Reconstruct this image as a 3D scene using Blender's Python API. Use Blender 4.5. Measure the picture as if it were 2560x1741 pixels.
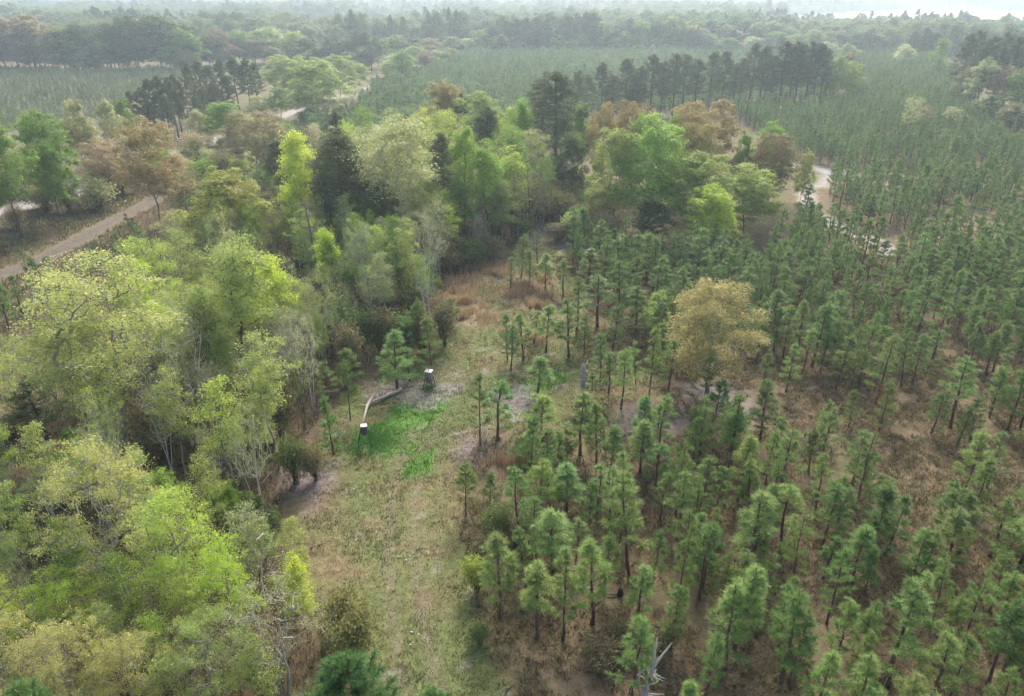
import bpy, math, random
import numpy as np

for o in list(bpy.data.objects):
    bpy.data.objects.remove(o, do_unlink=True)
scene = bpy.context.scene
COL = scene.collection

# ------------------------------------------------------------------ camera
CAM_H = 33.0
cam_data = bpy.data.cameras.new("camera")
cam_data.sensor_fit = 'HORIZONTAL'
cam_data.angle = math.radians(70.0)
cam_data.clip_start = 0.5
cam_data.clip_end = 20000.0
cam = bpy.data.objects.new("camera", cam_data)
COL.objects.link(cam)
cam.location = (0.0, 0.0, CAM_H)
cam.rotation_euler = (math.radians(90.0 - 26.1), 0.0, 0.0)
scene.camera = cam

# ------------------------------------------------------------------ sky and sun (thin high overcast, sun ahead of the camera)
SUN_ELEV, SUN_AZ = 40.0, 8.0          # azimuth measured from +Y towards +X
world = bpy.data.worlds.new("World")
scene.world = world
world.use_nodes = True
wn, wl = world.node_tree.nodes, world.node_tree.links
wn.clear()
sky = wn.new('ShaderNodeTexSky')
sky.sky_type = 'NISHITA'
sky.sun_disc = False
sky.sun_elevation = math.radians(SUN_ELEV)
sky.sun_rotation = math.radians(SUN_AZ)
sky.altitude = 50.0
sky.air_density = 1.0
sky.dust_density = 5.0
sky.ozone_density = 1.0
bg = wn.new('ShaderNodeBackground')
bg.inputs['Strength'].default_value = 0.14
wo = wn.new('ShaderNodeOutputWorld')
wl.new(sky.outputs[0], bg.inputs['Color'])
wl.new(bg.outputs[0], wo.inputs['Surface'])

sun_data = bpy.data.lights.new("sun", 'SUN')
sun_data.energy = 1.5
sun_data.angle = math.radians(11.0)
sun_data.color = (1.0, 0.965, 0.90)
sun = bpy.data.objects.new("sun", sun_data)
COL.objects.link(sun)
sun.rotation_euler = (math.radians(90.0 - SUN_ELEV), 0.0, math.radians(180.0 - SUN_AZ))
sun.location = (0, 200, 300)

scene.view_settings.view_transform = 'Standard'
scene.view_settings.look = 'None'
scene.view_settings.gamma = 1.0
scene.view_settings.use_curve_mapping = False
scene.view_settings.exposure = 1.34

scene.render.engine = 'CYCLES'
cy = scene.cycles
cy.max_bounces = 4
cy.diffuse_bounces = 3
cy.glossy_bounces = 1
cy.transmission_bounces = 3
cy.transparent_max_bounces = 4
cy.volume_bounces = 1
cy.caustics_reflective = False
cy.caustics_refractive = False
cy.use_denoising = True
cy.use_adaptive_sampling = True
cy.adaptive_threshold = 0.03
cy.adaptive_min_samples = 16
HAZE_DENSITY = 0.0004

# ------------------------------------------------------------------ materials
def new_mat(name):
    m = bpy.data.materials.new(name)
    m.use_nodes = True
    nt = m.node_tree
    nt.nodes.clear()
    out = nt.nodes.new('ShaderNodeOutputMaterial')
    return m, nt.nodes, nt.links, out


def math_node(N, L, op, a, b=None, c=None):
    n = N.new('ShaderNodeMath')
    n.operation = op
    for i, v in enumerate((a, b, c)):
        if v is None:
            continue
        if isinstance(v, (int, float)):
            n.inputs[i].default_value = v
        else:
            L.new(v, n.inputs[i])
    return n.outputs[0]


def foliage_mat(name, hue_var, val_var, tree_var, translucency, tip=None):
    """Leaf colour = the crown's own colour, varied leaf by leaf and tree by tree."""
    m, N, L, out = new_mat(name)
    oi = N.new('ShaderNodeObjectInfo')
    geo = N.new('ShaderNodeNewGeometry')
    hsv = N.new('ShaderNodeHueSaturation')
    r = geo.outputs['Random Per Island']
    v = math_node(N, L, 'MULTIPLY_ADD', r, 2 * val_var, 1.0 - val_var)
    tv = math_node(N, L, 'MULTIPLY_ADD', oi.outputs['Random'], 2 * tree_var, 1.0 - tree_var)
    L.new(math_node(N, L, 'MULTIPLY', v, tv), hsv.inputs['Value'])
    r2 = math_node(N, L, 'FRACT', math_node(N, L, 'MULTIPLY', r, 37.7))
    h = math_node(N, L, 'MULTIPLY_ADD', r2, 2 * hue_var, 0.5 - hue_var)
    t2 = math_node(N, L, 'FRACT', math_node(N, L, 'MULTIPLY', oi.outputs['Random'], 91.3))
    h = math_node(N, L, 'ADD', h, math_node(N, L, 'MULTIPLY_ADD', t2, 0.024, -0.012))
    L.new(h, hsv.inputs['Hue'])
    L.new(oi.outputs['Color'], hsv.inputs['Color'])
    col = hsv.outputs[0]
    d = N.new('ShaderNodeBsdfPrincipled')
    d.inputs['Roughness'].default_value = 0.6
    d.inputs['Specular IOR Level'].default_value = 0.25
    t = N.new('ShaderNodeBsdfTranslucent')
    L.new(col, d.inputs['Base Color'])
    L.new(col, t.inputs['Color'])
    mix = N.new('ShaderNodeMixShader')
    mix.inputs[0].default_value = translucency
    L.new(d.outputs[0], mix.inputs[1])
    L.new(t.outputs[0], mix.inputs[2])
    L.new(mix.outputs[0], out.inputs['Surface'])
    return m


def bark_mat(name, scale=6.0, contrast=0.5):
    m, N, L, out = new_mat(name)
    oi = N.new('ShaderNodeObjectInfo')
    tc = N.new('ShaderNodeTexCoord')
    mp = N.new('ShaderNodeMapping')
    mp.inputs['Scale'].default_value = (1, 1, 0.25)
    L.new(tc.outputs['Object'], mp.inputs['Vector'])
    nz = N.new('ShaderNodeTexNoise')
    nz.inputs['Scale'].default_value = scale
    nz.inputs['Detail'].default_value = 5
    nz.inputs['Roughness'].default_value = 0.65
    L.new(mp.outputs[0], nz.inputs['Vector'])
    v = math_node(N, L, 'MULTIPLY_ADD', nz.outputs[0], 2 * contrast, 1.0 - contrast)
    hsv = N.new('ShaderNodeHueSaturation')
    L.new(v, hsv.inputs['Value'])
    L.new(oi.outputs['Color'], hsv.inputs['Color'])
    p = N.new('ShaderNodeBsdfPrincipled')
    p.inputs['Roughness'].default_value = 0.9
    p.inputs['Specular IOR Level'].default_value = 0.15
    L.new(hsv.outputs[0], p.inputs['Base Color'])
    b = N.new('ShaderNodeBump')
    b.inputs['Strength'].default_value = 0.4
    b.inputs['Distance'].default_value = 0.03
    L.new(nz.outputs[0], b.inputs['Height'])
    L.new(b.outputs[0], p.inputs['Normal'])
    L.new(p.outputs[0], out.inputs['Surface'])
    return m


def plain_mat(name, col, rough=0.6, metal=0.0, var=0.15, scale=8.0):
    m, N, L, out = new_mat(name)
    tc = N.new('ShaderNodeTexCoord')
    nz = N.new('ShaderNodeTexNoise')
    nz.inputs['Scale'].default_value = scale
    nz.inputs['Detail'].default_value = 4
    L.new(tc.outputs['Object'], nz.inputs['Vector'])
    v = math_node(N, L, 'MULTIPLY_ADD', nz.outputs[0], 2 * var, 1.0 - var)
    hsv = N.new('ShaderNodeHueSaturation')
    hsv.inputs['Color'].default_value = (*col, 1)
    L.new(v, hsv.inputs['Value'])
    p = N.new('ShaderNodeBsdfPrincipled')
    p.inputs['Roughness'].default_value = rough
    p.inputs['Metallic'].default_value = metal
    L.new(hsv.outputs[0], p.inputs['Base Color'])
    L.new(p.outputs[0], out.inputs['Surface'])
    return m


def grass_mat(name):
    m, N, L, out = new_mat(name)
    at = N.new('ShaderNodeAttribute')
    at.attribute_name = 'Col'
    geo = N.new('ShaderNodeNewGeometry')
    hsv = N.new('ShaderNodeHueSaturation')
    L.new(at.outputs['Color'], hsv.inputs['Color'])
    L.new(math_node(N, L, 'MULTIPLY_ADD', geo.outputs['Random Per Island'], 0.5, 0.75), hsv.inputs['Value'])
    d = N.new('ShaderNodeBsdfDiffuse')
    t = N.new('ShaderNodeBsdfTranslucent')
    L.new(hsv.outputs[0], d.inputs['Color'])
    L.new(hsv.outputs[0], t.inputs['Color'])
    mix = N.new('ShaderNodeMixShader')
    mix.inputs[0].default_value = 0.3
    L.new(d.outputs[0], mix.inputs[1])
    L.new(t.outputs[0], mix.inputs[2])
    L.new(mix.outputs[0], out.inputs['Surface'])
    return m


def ground_mat(name):
    """Soil, litter and turf: painted zones (vertex colour of the ground itself) broken up by fine noise."""
    m, N, L, out = new_mat(name)
    at = N.new('ShaderNodeAttribute')
    at.attribute_name = 'Col'
    tc = N.new('ShaderNodeTexCoord')
    n1 = N.new('ShaderNodeTexNoise')
    n1.inputs['Scale'].default_value = 1.7
    n1.inputs['Detail'].default_value = 8
    n1.inputs['Roughness'].default_value = 0.72
    L.new(tc.outputs['Object'], n1.inputs['Vector'])
    n2 = N.new('ShaderNodeTexNoise')
    n2.inputs['Scale'].default_value = 0.35
    n2.inputs['Detail'].default_value = 6
    n2.inputs['Roughness'].default_value = 0.6
    L.new(tc.outputs['Object'], n2.inputs['Vector'])
    ramp = N.new('ShaderNodeMapRange')
    ramp.inputs['From Min'].default_value = 0.3
    ramp.inputs['From Max'].default_value = 0.7
    ramp.inputs['To Min'].default_value = 0.62
    ramp.inputs['To Max'].default_value = 1.4
    L.new(n1.outputs[0], ramp.inputs['Value'])
    hsv = N.new('ShaderNodeHueSaturation')
    L.new(at.outputs['Color'], hsv.inputs['Color'])
    L.new(ramp.outputs[0], hsv.inputs['Value'])
    L.new(math_node(N, L, 'MULTIPLY_ADD', n2.outputs[0], 0.03, 0.485), hsv.inputs['Hue'])
    p = N.new('ShaderNodeBsdfPrincipled')
    p.inputs['Roughness'].default_value = 0.95
    p.inputs['Specular IOR Level'].default_value = 0.1
    L.new(hsv.outputs[0], p.inputs['Base Color'])
    b = N.new('ShaderNodeBump')
    b.inputs['Strength'].default_value = 0.8
    b.inputs['Distance'].default_value = 0.12
    L.new(n1.outputs[0], b.inputs['Height'])
    L.new(b.outputs[0], p.inputs['Normal'])
    L.new(p.outputs[0], out.inputs['Surface'])
    return m


M_LEAF = foliage_mat("leaf", 0.02, 0.20, 0.06, 0.45)
M_NEEDLE = foliage_mat("needle", 0.015, 0.32, 0.20, 0.30)
M_BARK = bark_mat("bark")
M_GRASS = grass_mat("grass_blade")
M_GROUND = ground_mat("ground_cover")

# ------------------------------------------------------------------ mesh helpers
def make_mesh(name, V, quads=None, tris=None, mat=None, smooth=False, col=None, mat2=None, n_first=None):
    V = np.asarray(V, dtype=np.float32).reshape(-1, 3)
    loops, totals = [], []
    if quads is not None and len(quads):
        q = np.asarray(quads, dtype=np.int32).reshape(-1, 4)
        loops.append(q.ravel())
        totals.append(np.full(len(q), 4, np.int32))
    if tris is not None and len(tris):
        t = np.asarray(tris, dtype=np.int32).reshape(-1, 3)
        loops.append(t.ravel())
        totals.append(np.full(len(t), 3, np.int32))
    loops = np.concatenate(loops)
    totals = np.concatenate(totals)
    starts = np.concatenate([[0], np.cumsum(totals)[:-1]]).astype(np.int32)
    me = bpy.data.meshes.new(name)
    me.vertices.add(len(V))
    me.vertices.foreach_set('co', V.ravel())
    me.loops.add(len(loops))
    me.loops.foreach_set('vertex_index', loops)
    me.polygons.add(len(totals))
    me.polygons.foreach_set('loop_start', starts)
    me.polygons.foreach_set('loop_total', totals)
    if smooth:
        me.polygons.foreach_set('use_smooth', np.ones(len(totals), dtype=bool))
    me.update(calc_edges=True)
    if col is not None:
        a = me.color_attributes.new('Col', 'FLOAT_COLOR', 'POINT')
        c = np.ones((len(V), 4), np.float32)
        c[:, :3] = col
        a.data.foreach_set('color', c.ravel())
    if mat is not None:
        me.materials.append(mat)
    return me


class Tubes:
    """Collects tapered tubes into one mesh."""
    def __init__(self):
        self.V, self.Q, self.T, self.n = [], [], [], 0

    def add(self, pts, rad, sides=6, cap=True, rough=0.0, rng=None):
        P = np.asarray(pts, float)
        R = np.asarray(rad, float)
        k = len(P)
        if k < 2:
            return
        T = np.gradient(P, axis=0)
        T /= np.linalg.norm(T, axis=1)[:, None] + 1e-9
        ref = np.array([1.0, 0, 0]) if abs(T[0][0]) < 0.8 else np.array([0, 1.0, 0])
        U = np.cross(T, ref)
        U /= np.linalg.norm(U, axis=1)[:, None] + 1e-9
        W = np.cross(T, U)
        a = np.linspace(0, 2 * np.pi, sides, endpoint=False)
        ring = (U[:, None, :] * np.cos(a)[None, :, None] + W[:, None, :] * np.sin(a)[None, :, None])
        rr = R[:, None, None] * np.ones((k, sides, 1))
        if rough and rng is not None:
            rr = rr * (1 + rng.normal(0, rough, (k, sides, 1)))
        V = P[:, None, :] + ring * rr
        i = np.arange(k - 1)[:, None] * sides
        j = np.arange(sides)[None, :]
        jn = (j + 1) % sides
        Q = np.stack([i + j, i + jn, i + sides + jn, i + sides + j], -1).reshape(-1, 4) + self.n
        self.V.append(V.reshape(-1, 3))
        self.Q.append(Q)
        self.n += k * sides
        if cap:
            self.V.append(P[-1:] + T[-1:] * R[-1] * 0.6)
            b = self.n - sides
            self.T.append(np.array([[b + s, b + (s + 1) % sides, self.n] for s in range(sides)]))
            self.n += 1

    def mesh(self, name, mat, smooth=True):
        return make_mesh(name, np.concatenate(self.V), np.concatenate(self.Q),
                         np.concatenate(self.T) if self.T else None, mat, smooth)


def unit(v):
    return v / (np.linalg.norm(v, axis=-1, keepdims=True) + 1e-9)


def leaf_quads(rng, C, size, up=0.6, aspect=0.62, jitter=0.35, face=None):
    """Rhombic leaf faces at centres C, turned towards the light on their side of the clump."""
    n = len(C)
    N = rng.normal(size=(n, 3)) * (1.0 if face is None else 0.55) + np.array([0, 0, up * 1.6])
    if face is not None:
        N = N + face
    N = unit(N)
    U = unit(np.cross(N, rng.normal(size=(n, 3))))
    W = np.cross(N, U)
    s = size * (1 + jitter * rng.normal(size=(n, 1))).clip(0.4, 1.9)
    V = np.stack([C + U * s * .5, C + W * s * .5 * aspect, C - U * s * .5, C - W * s * .5 * aspect], 1).reshape(-1, 3)
    Q = np.arange(4 * n).reshape(-1, 4)
    return V, Q


def grow_skeleton(rng, trunk, targets, step=0.7, sag=0.25):
    """Joins every target point to the nearest fitting node: returns nodes, parents."""
    nodes = [np.asarray(p, float) for p in trunk]
    par = [-1] + list(range(len(trunk) - 1))
    base = np.asarray(trunk[max(1, len(trunk) // 2)], float)
    order = np.argsort(np.linalg.norm(targets - base, axis=1))
    A = np.zeros((len(trunk) + len(targets) * 9 + 10, 3))
    A[:len(nodes)] = nodes
    n = len(nodes)
    first_ok = max(1, int(len(trunk) * 0.30))
    for t in order:
        p = targets[t]
        D = p - A[first_ok:n]
        d = np.linalg.norm(D, axis=1) + 1e-6
        below = (-D[:, 2] / d + 0.25).clip(0, None)
        i = int(np.argmin(d * (1 + 1.6 * below))) + first_ok
        q = A[i]
        L = np.linalg.norm(p - q)
        k = int(min(8, max(1, round(L / step))))
        up = np.array([0, 0, sag * L])
        prev = i
        for s in range(1, k + 1):
            f = s / k
            x = q + (p - q) * f + up * (f * (1 - f)) + (rng.normal(0, 0.06 * L / k, 3) if s < k else 0)
            A[n] = x
            par.append(prev)
            prev = n
            n += 1
    return A[:n], np.array(par)


def skeleton_tubes(A, par, r_tip=0.014, power=2.35, max_r=None, trunk_n=0):
    n = len(A)
    w = np.zeros(n)
    kids = [[] for _ in range(n)]
    for i in range(n - 1, 0, -1):
        if not kids[i]:
            w[i] = r_tip ** power
        kids[par[i]].append(i)
        w[par[i]] += w[i]
    r = w ** (1 / power)
    if max_r is not None and r[0] > max_r:
        r = np.where(r > 0.05, 0.05 + (r - 0.05) * (max_r - 0.05) / (r[0] - 0.05), r)
    tb = Tubes()
    stack = [(0, None)]
    while stack:
        i, start = stack.pop()
        chain = [start] if start is not None else []
        chain.append(i)
        cur = i
        while kids[cur]:
            ks = sorted(kids[cur], key=lambda c: -w[c])
            for c in ks[1:]:
                stack.append((c, cur))
            cur = ks[0]
            chain.append(cur)
        R = r[chain].copy()
        if start is not None and len(R) > 1:
            R[0] = R[1] * 1.15
        big = R.max()
        sides = 8 if big > 0.12 else (5 if big > 0.045 else 3)
        tb.add(A[chain], R, sides, cap=False)
    return tb, r


def dome_targets(rng, lobes, n, shell=2.4):
    """Points spread through a union of ellipsoid lobes (cx,cy,cz,rx,ry,rz)."""
    vol = np.array([l[3] * l[4] * l[5] for l in lobes]) ** 0.8
    pick = rng.choice(len(lobes), n, p=vol / vol.sum())
    Lb = np.asarray(lobes, float)[pick]
    d = unit(rng.normal(size=(n, 3)))
    d[:, 2] = np.where((d[:, 2] < -0.35), -d[:, 2], d[:, 2])
    rad = rng.random((n, 1)) ** (1 / shell)
    return Lb[:, :3] + d * rad * Lb[:, 3:]


def broadleaf(name, seed, H=14.0, W=9.0, crown_base=0.33, n_tip=330, per_tip=60, leaf=0.17, spread=0.42,
              shell=2.6, n_lobes=9, lobe=0.42, multi=1, max_r=0.26, up=0.6, wander=0.035, r_tip=0.014, top=1.0, clump=1.6, puff=0.0):
    """A broadleaf tree: (trunk-and-limbs mesh, crown mesh)."""
    rng = np.random.default_rng(seed)
    zb = H * crown_base
    ch = H - zb
    lobes = []
    for i in range(n_lobes):
        f = (i + 0.5) / n_lobes
        a = i * 2.399 + rng.random() * 0.9
        z = zb + ch * (0.18 + 0.66 * f)
        prof = math.sin(math.pi * (0.18 + 0.62 * f) ** top)
        rr = W * 0.5 * prof * rng.uniform(0.35, 0.68)
        s = W * lobe * 0.5 * rng.uniform(0.7, 1.2)
        lobes.append((rr * math.cos(a), rr * math.sin(a), z, s, s, min(s * 0.85, H - z + 0.1)))
    lobes.append((rng.normal(0, W * .05), rng.normal(0, W * .05), H - W * lobe * 0.35, W * lobe * 0.36, W * lobe * 0.36, W * lobe * 0.35))
    tg = dome_targets(rng, lobes, n_tip, shell)
    k = 14
    tz = np.linspace(0, H * 0.72, k)
    tx = np.cumsum(rng.normal(0, wander * H / k * 3, (k, 2)), axis=0)
    tx -= tx[0]
    trunk = np.column_stack([tx, tz])
    A, par = grow_skeleton(rng, trunk, tg)
    tb, r = skeleton_tubes(A, par, r_tip=r_tip, max_r=max_r)
    for _ in range(multi - 1):
        a = rng.random() * 6.28
        e = tg[rng.integers(len(tg))]
        s = np.array([math.cos(a) * 0.5, math.sin(a) * 0.5, 0])
        f = np.linspace(0, 1, 9)[:, None]
        tb.add(s + (e - s) * f + np.array([0, 0, 1.0]) * f * (1 - f) * 2, np.linspace(max_r * .55, 0.02, 9), 5)
    tm = tb.mesh(name + "_wood", M_BARK)
    # leaves hang round every tip; some tips bear many more than others
    wgt = rng.gamma(clump, 1.0, n_tip)
    cnt = rng.poisson(per_tip * wgt / wgt.mean())
    idx = np.repeat(np.arange(n_tip), cnt)
    sp = spread * rng.uniform(0.6, 1.35, n_tip)[idx][:, None]
    off = rng.normal(size=(len(idx), 3))
    if puff:                      # leaves sit on the outside of each bough's clump
        off = unit(off)
        off[:, 2] = np.where(rng.random(len(off)) < 0.6, np.abs(off[:, 2]), off[:, 2])
        off = off * rng.uniform(0.55, 1.15, (len(off), 1)) * 1.7
    C = tg[idx] + off * sp * np.array([1, 1, 0.66])
    keep = C[:, 2] > max(zb * 0.55, 0.25)
    V, Q = leaf_quads(rng, C[keep], leaf, up, face=off[keep] * puff if puff else None)
    cm = make_mesh(name + "_leaves", V, Q, None, M_LEAF)
    return tm, cm


def needle_tris(rng, base, axis, n, length, width, cone=0.9, spread_len=0.5):
    """Needles along a shoot from base along axis (arrays of shoots): thin triangles."""
    m = len(base)
    idx = np.repeat(np.arange(m), n)
    t = rng.random((len(idx), 1)) ** 0.75
    ax = axis[idx]
    o = base[idx] + ax * t
    a = unit(ax)
    side = unit(np.cross(a, rng.normal(size=(len(idx), 3))))
    fwd = rng.uniform(0.25, 1.0, (len(idx), 1))
    d = unit(a * fwd + side * cone)
    L = length * rng.uniform(0.65, 1.15, (len(idx), 1))
    w = unit(np.cross(d, rng.normal(size=(len(idx), 3)))) * width * 0.5
    tip = o + d * L - np.array([0, 0, 1.0]) * (L * L * 0.25)
    V = np.stack([o - w, o + w, tip], 1).reshape(-1, 3)
    return V


def young_pine(name, seed, H=6.0, crown_base=0.30, R=1.15, needles=70, wid=0.017, n_whorl=8, sparse=1.0, long=0.30):
    """A plantation pine: straight stem, whorls of ascending shoots clothed in long soft needles, spire-like leader."""
    rng = np.random.default_rng(seed)
    k = 12
    z = np.linspace(0, H, k)
    bend = np.cumsum(rng.normal(0, 0.016, (k, 2)), 0)
    bend -= bend[0]
    P = np.column_stack([bend, z])
    tb = Tubes()
    rad = np.linspace(0.062, 0.014, k)
    rad[0] *= 1.25
    tb.add(P, rad, 7)
    at = lambda zz: np.array([np.interp(zz, z, P[:, 0]), np.interp(zz, z, P[:, 1]), zz])
    B, A = [], []
    for q in range(4):                       # the leader, needled all along
        B.append(at(H - 0.42 - q * 0.36))
        A.append(np.array([rng.normal(0, .02), rng.normal(0, .02), 0.44]))
    zs = H * (crown_base + (0.90 - crown_base) * (np.linspace(0, 1, n_whorl) ** 0.95))
    for wi, zz in enumerate(zs):
        f = (zz / H - crown_base) / (1 - crown_base)
        L0 = R * (1.0 - 0.80 * f) * (0.80 + 0.20 * min(1, f * 4))
        nb = rng.integers(4, 6)
        a0 = rng.random() * 6.28
        for b in range(nb):
            if rng.random() > sparse:
                continue
            a = a0 + b * 2 * math.pi / nb + rng.normal(0, 0.25)
            L = L0 * rng.uniform(0.55, 1.2)
            el = math.radians(rng.uniform(12, 34) + 26 * f)
            s = at(zz + rng.normal(0, 0.13))
            hd = np.array([math.cos(a), math.sin(a), 0])
            mid = s + hd * L * 0.5 * math.cos(el) + np.array([0, 0, L * 0.45 * math.sin(el)])
            e = s + hd * L * math.cos(el) + np.array([0, 0, L * math.sin(el) + 0.24 * L])
            tb.add([s, mid, e], [0.019, 0.013, 0.007], 4, cap=False)
            n_seg = max(1, int(round(L / 0.40)))
            for q in range(n_seg):
                t0 = 0.34 + 0.66 * q / n_seg
                p0 = s + (mid - s) * (t0 / 0.5) if t0 < 0.5 else mid + (e - mid) * ((t0 - 0.5) / 0.5)
                B.append(p0)
                A.append((e - mid) * (1.5 / n_seg) * 0.75)
            for _ in range(rng.integers(1, 4)):
                sgn = rng.choice([-1, 1])
                h2 = np.array([math.cos(a + sgn * .8), math.sin(a + sgn * .8), 0])
                e2 = mid + h2 * L * 0.34 + np.array([0, 0, L * 0.22 + 0.05])
                B.append(mid)
                A.append(e2 - mid)
                tb.add([mid, e2], [0.010, 0.005], 3, cap=False)
    for _ in range(6):                       # dead side twigs below the crown
        a = rng.random() * 6.28
        s = at(H * rng.uniform(0.12, crown_base))
        L = rng.uniform(0.3, 0.8)
        tb.add([s, s + np.array([math.cos(a) * L, math.sin(a) * L, L * rng.uniform(-.1, .45)])], [0.011, 0.005], 3, cap=False)
    tm = tb.mesh(name + "_stem", M_BARK)
    V = needle_tris(rng, np.array(B), np.array(A), needles, long, wid, cone=1.0)
    V2 = needle_tris(rng, np.array(B) + np.array(A) * 0.8, np.array(A) * 0.4, needles // 4, long * 0.7, wid, cone=0.4)
    V = np.concatenate([V, V2])
    cm = make_mesh(name + "_needles", V, None, np.arange(len(V)).reshape(-1, 3), M_NEEDLE)
    return tm, cm


def tall_pine(name, seed, H=19.0, W=6.0, crown_base=0.32, clumps=156, per=115, flat=0.7):
    """A mature pine: long bare trunk, irregular crown of needle clumps on near-level limbs."""
    rng = np.random.default_rng(seed)
    k = 14
    z = np.linspace(0, H * 0.97, k)
    bend = np.cumsum(rng.normal(0, 0.07, (k, 2)), 0)
    bend -= bend[0]
    P = np.column_stack([bend, z])
    tb = Tubes()
    rad = np.linspace(0.21, 0.05, k)
    rad[0] *= 1.3
    tb.add(P, rad, 8)
    at = lambda zz: np.array([np.interp(zz, z, P[:, 0]), np.interp(zz, z, P[:, 1]), zz])
    C, rc = [], []
    n_limb = clumps // 3
    for i in range(n_limb):
        f = (i + rng.random()) / n_limb
        zz = H * (crown_base + (0.97 - crown_base) * f ** 0.95)
        prof = max(0.16, math.sin(math.pi * min(1, 0.22 + 0.74 * f)) ** 0.9) * (1.05 - 0.3 * f)
        L = W * 0.5 * prof * rng.uniform(0.5, 1.12)
        a = i * 2.399 + rng.normal(0, 0.5)
        s = at(zz)
        h = np.array([math.cos(a), math.sin(a), 0])
        rise = L * rng.uniform(0.0, 0.45)
        e = s + h * L + np.array([0, 0, rise])
        m = s + h * L * 0.55 + np.array([0, 0, rise * 0.3])
        tb.add([s, m, e], [0.055, 0.035, 0.012], 4, cap=False)
        C.append(e); rc.append(0.85)
        C.append(m + (e - m) * 0.45 + rng.normal(0, 0.35, 3)); rc.append(0.75)
        if rng.random() < 0.75:
            C.append(m + rng.normal(0, 0.45, 3)); rc.append(0.65)
    C.append(at(H * 0.985)); rc.append(0.55)
    for _ in range(9):
        a = rng.random() * 6.28
        s = at(H * rng.uniform(crown_base * .55, crown_base))
        L = rng.uniform(0.5, 1.6)
        tb.add([s, s + np.array([math.cos(a) * L, math.sin(a) * L, L * rng.uniform(-.2, .3)])], [0.03, 0.008], 3, cap=False)
    tm = tb.mesh(name + "_stem", M_BARK)
    C = np.array(C)
    rc = np.array(rc)
    idx = np.repeat(np.arange(len(C)), per)
    n = len(idx)
    d = unit(rng.normal(size=(n, 3)) + np.array([0, 0, 0.35]))
    o = C[idx] + d * rc[idx][:, None] * rng.uniform(0.1, 0.75, (n, 1)) * np.array([1, 1, flat])
    L = rng.uniform(0.22, 0.42, (n, 1))
    dd = unit(d + rng.normal(0, 0.45, (n, 3)))
    w = unit(np.cross(dd, rng.normal(size=(n, 3)))) * 0.036
    V = np.stack([o - w, o + w, o + dd * L], 1).reshape(-1, 3)
    cm = make_mesh(name + "_needles", V, None, np.arange(3 * n).reshape(-1, 3), M_NEEDLE)
    return tm, cm


def shrub(name, seed, H=2.6, W=2.8, n_tip=110, per_tip=34, leaf=0.13, spread=0.27):
    """A many-stemmed bush, leafy nearly to the ground."""
    rng = np.random.default_rng(seed)
    lobes = []
    for i in range(6):
        a = i * 1.05 + rng.random()
        rr = W * 0.27 * rng.uniform(0.3, 1.1)
        s = W * rng.uniform(0.2, 0.32)
        zc = H * rng.uniform(0.28, 0.68)
        lobes.append((rr * math.cos(a), rr * math.sin(a), zc, s, s, min(s, H - zc)))
    tg = dome_targets(rng, lobes, n_tip, 2.2)
    tb = Tubes()
    for i in range(0, n_tip, 3):
        e = tg[i]
        s = np.array([rng.normal(0, 0.13), rng.normal(0, 0.13), 0])
        m = s + (e - s) * 0.5 + np.array([0, 0, 0.25])
        tb.add([s, m, e], [0.022, 0.014, 0.006], 3, cap=False)
    tm = tb.mesh(name + "_stem", M_BARK)
    idx = np.repeat(np.arange(n_tip), rng.poisson(per_tip, n_tip))
    C = tg[idx] + rng.normal(size=(len(idx), 3)) * spread
    C = C[C[:, 2] > 0.08]
    V, Q = leaf_quads(rng, C, leaf, 0.5)
    cm = make_mesh(name + "_leaves", V, Q, None, M_LEAF)
    return tm, cm


# ------------------------------------------------------------------ scene objects
def tag(o, label=None, category=None, group=None, kind=None):
    if label: o['label'] = label
    if category: o['category'] = category
    if group: o['group'] = group
    if kind: o['kind'] = kind
    return o


def obj(name, me, parent=None, color=None):
    o = bpy.data.objects.new(name, me)
    COL.objects.link(o)
    if parent is not None:
        o.parent = parent
    if color is not None:
        o.color = (*color, 1.0)
    return o


def empty(name, loc, rz=0.0, scale=(1, 1, 1)):
    o = bpy.data.objects.new(name, None)
    o.empty_display_size = 0.2
    COL.objects.link(o)
    o.location = loc
    o.rotation_euler = (0, 0, rz)
    o.scale = scale
    return o


def plant(name, kit, x, y, rz, h, w, leaf_col, bark_col, label, category, group=None, lean=(0, 0), crown='crown', trunk='trunk'):
    """One tree or bush: an Empty at its base with its own trunk and crown. kit = (wood mesh, leaf mesh, native height, native width)."""
    tm, cm, H, W = kit
    e = empty(name, (x, y, ground_z(x, y) - 0.03), rz, (w / W, w / W, h / H))
    e.rotation_euler = (lean[0], lean[1], rz)
    tag(e, label, category, group)
    obj(trunk, tm, e, bark_col)
    if cm is not None:
        obj(crown, cm, e, leaf_col)
    return e

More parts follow.
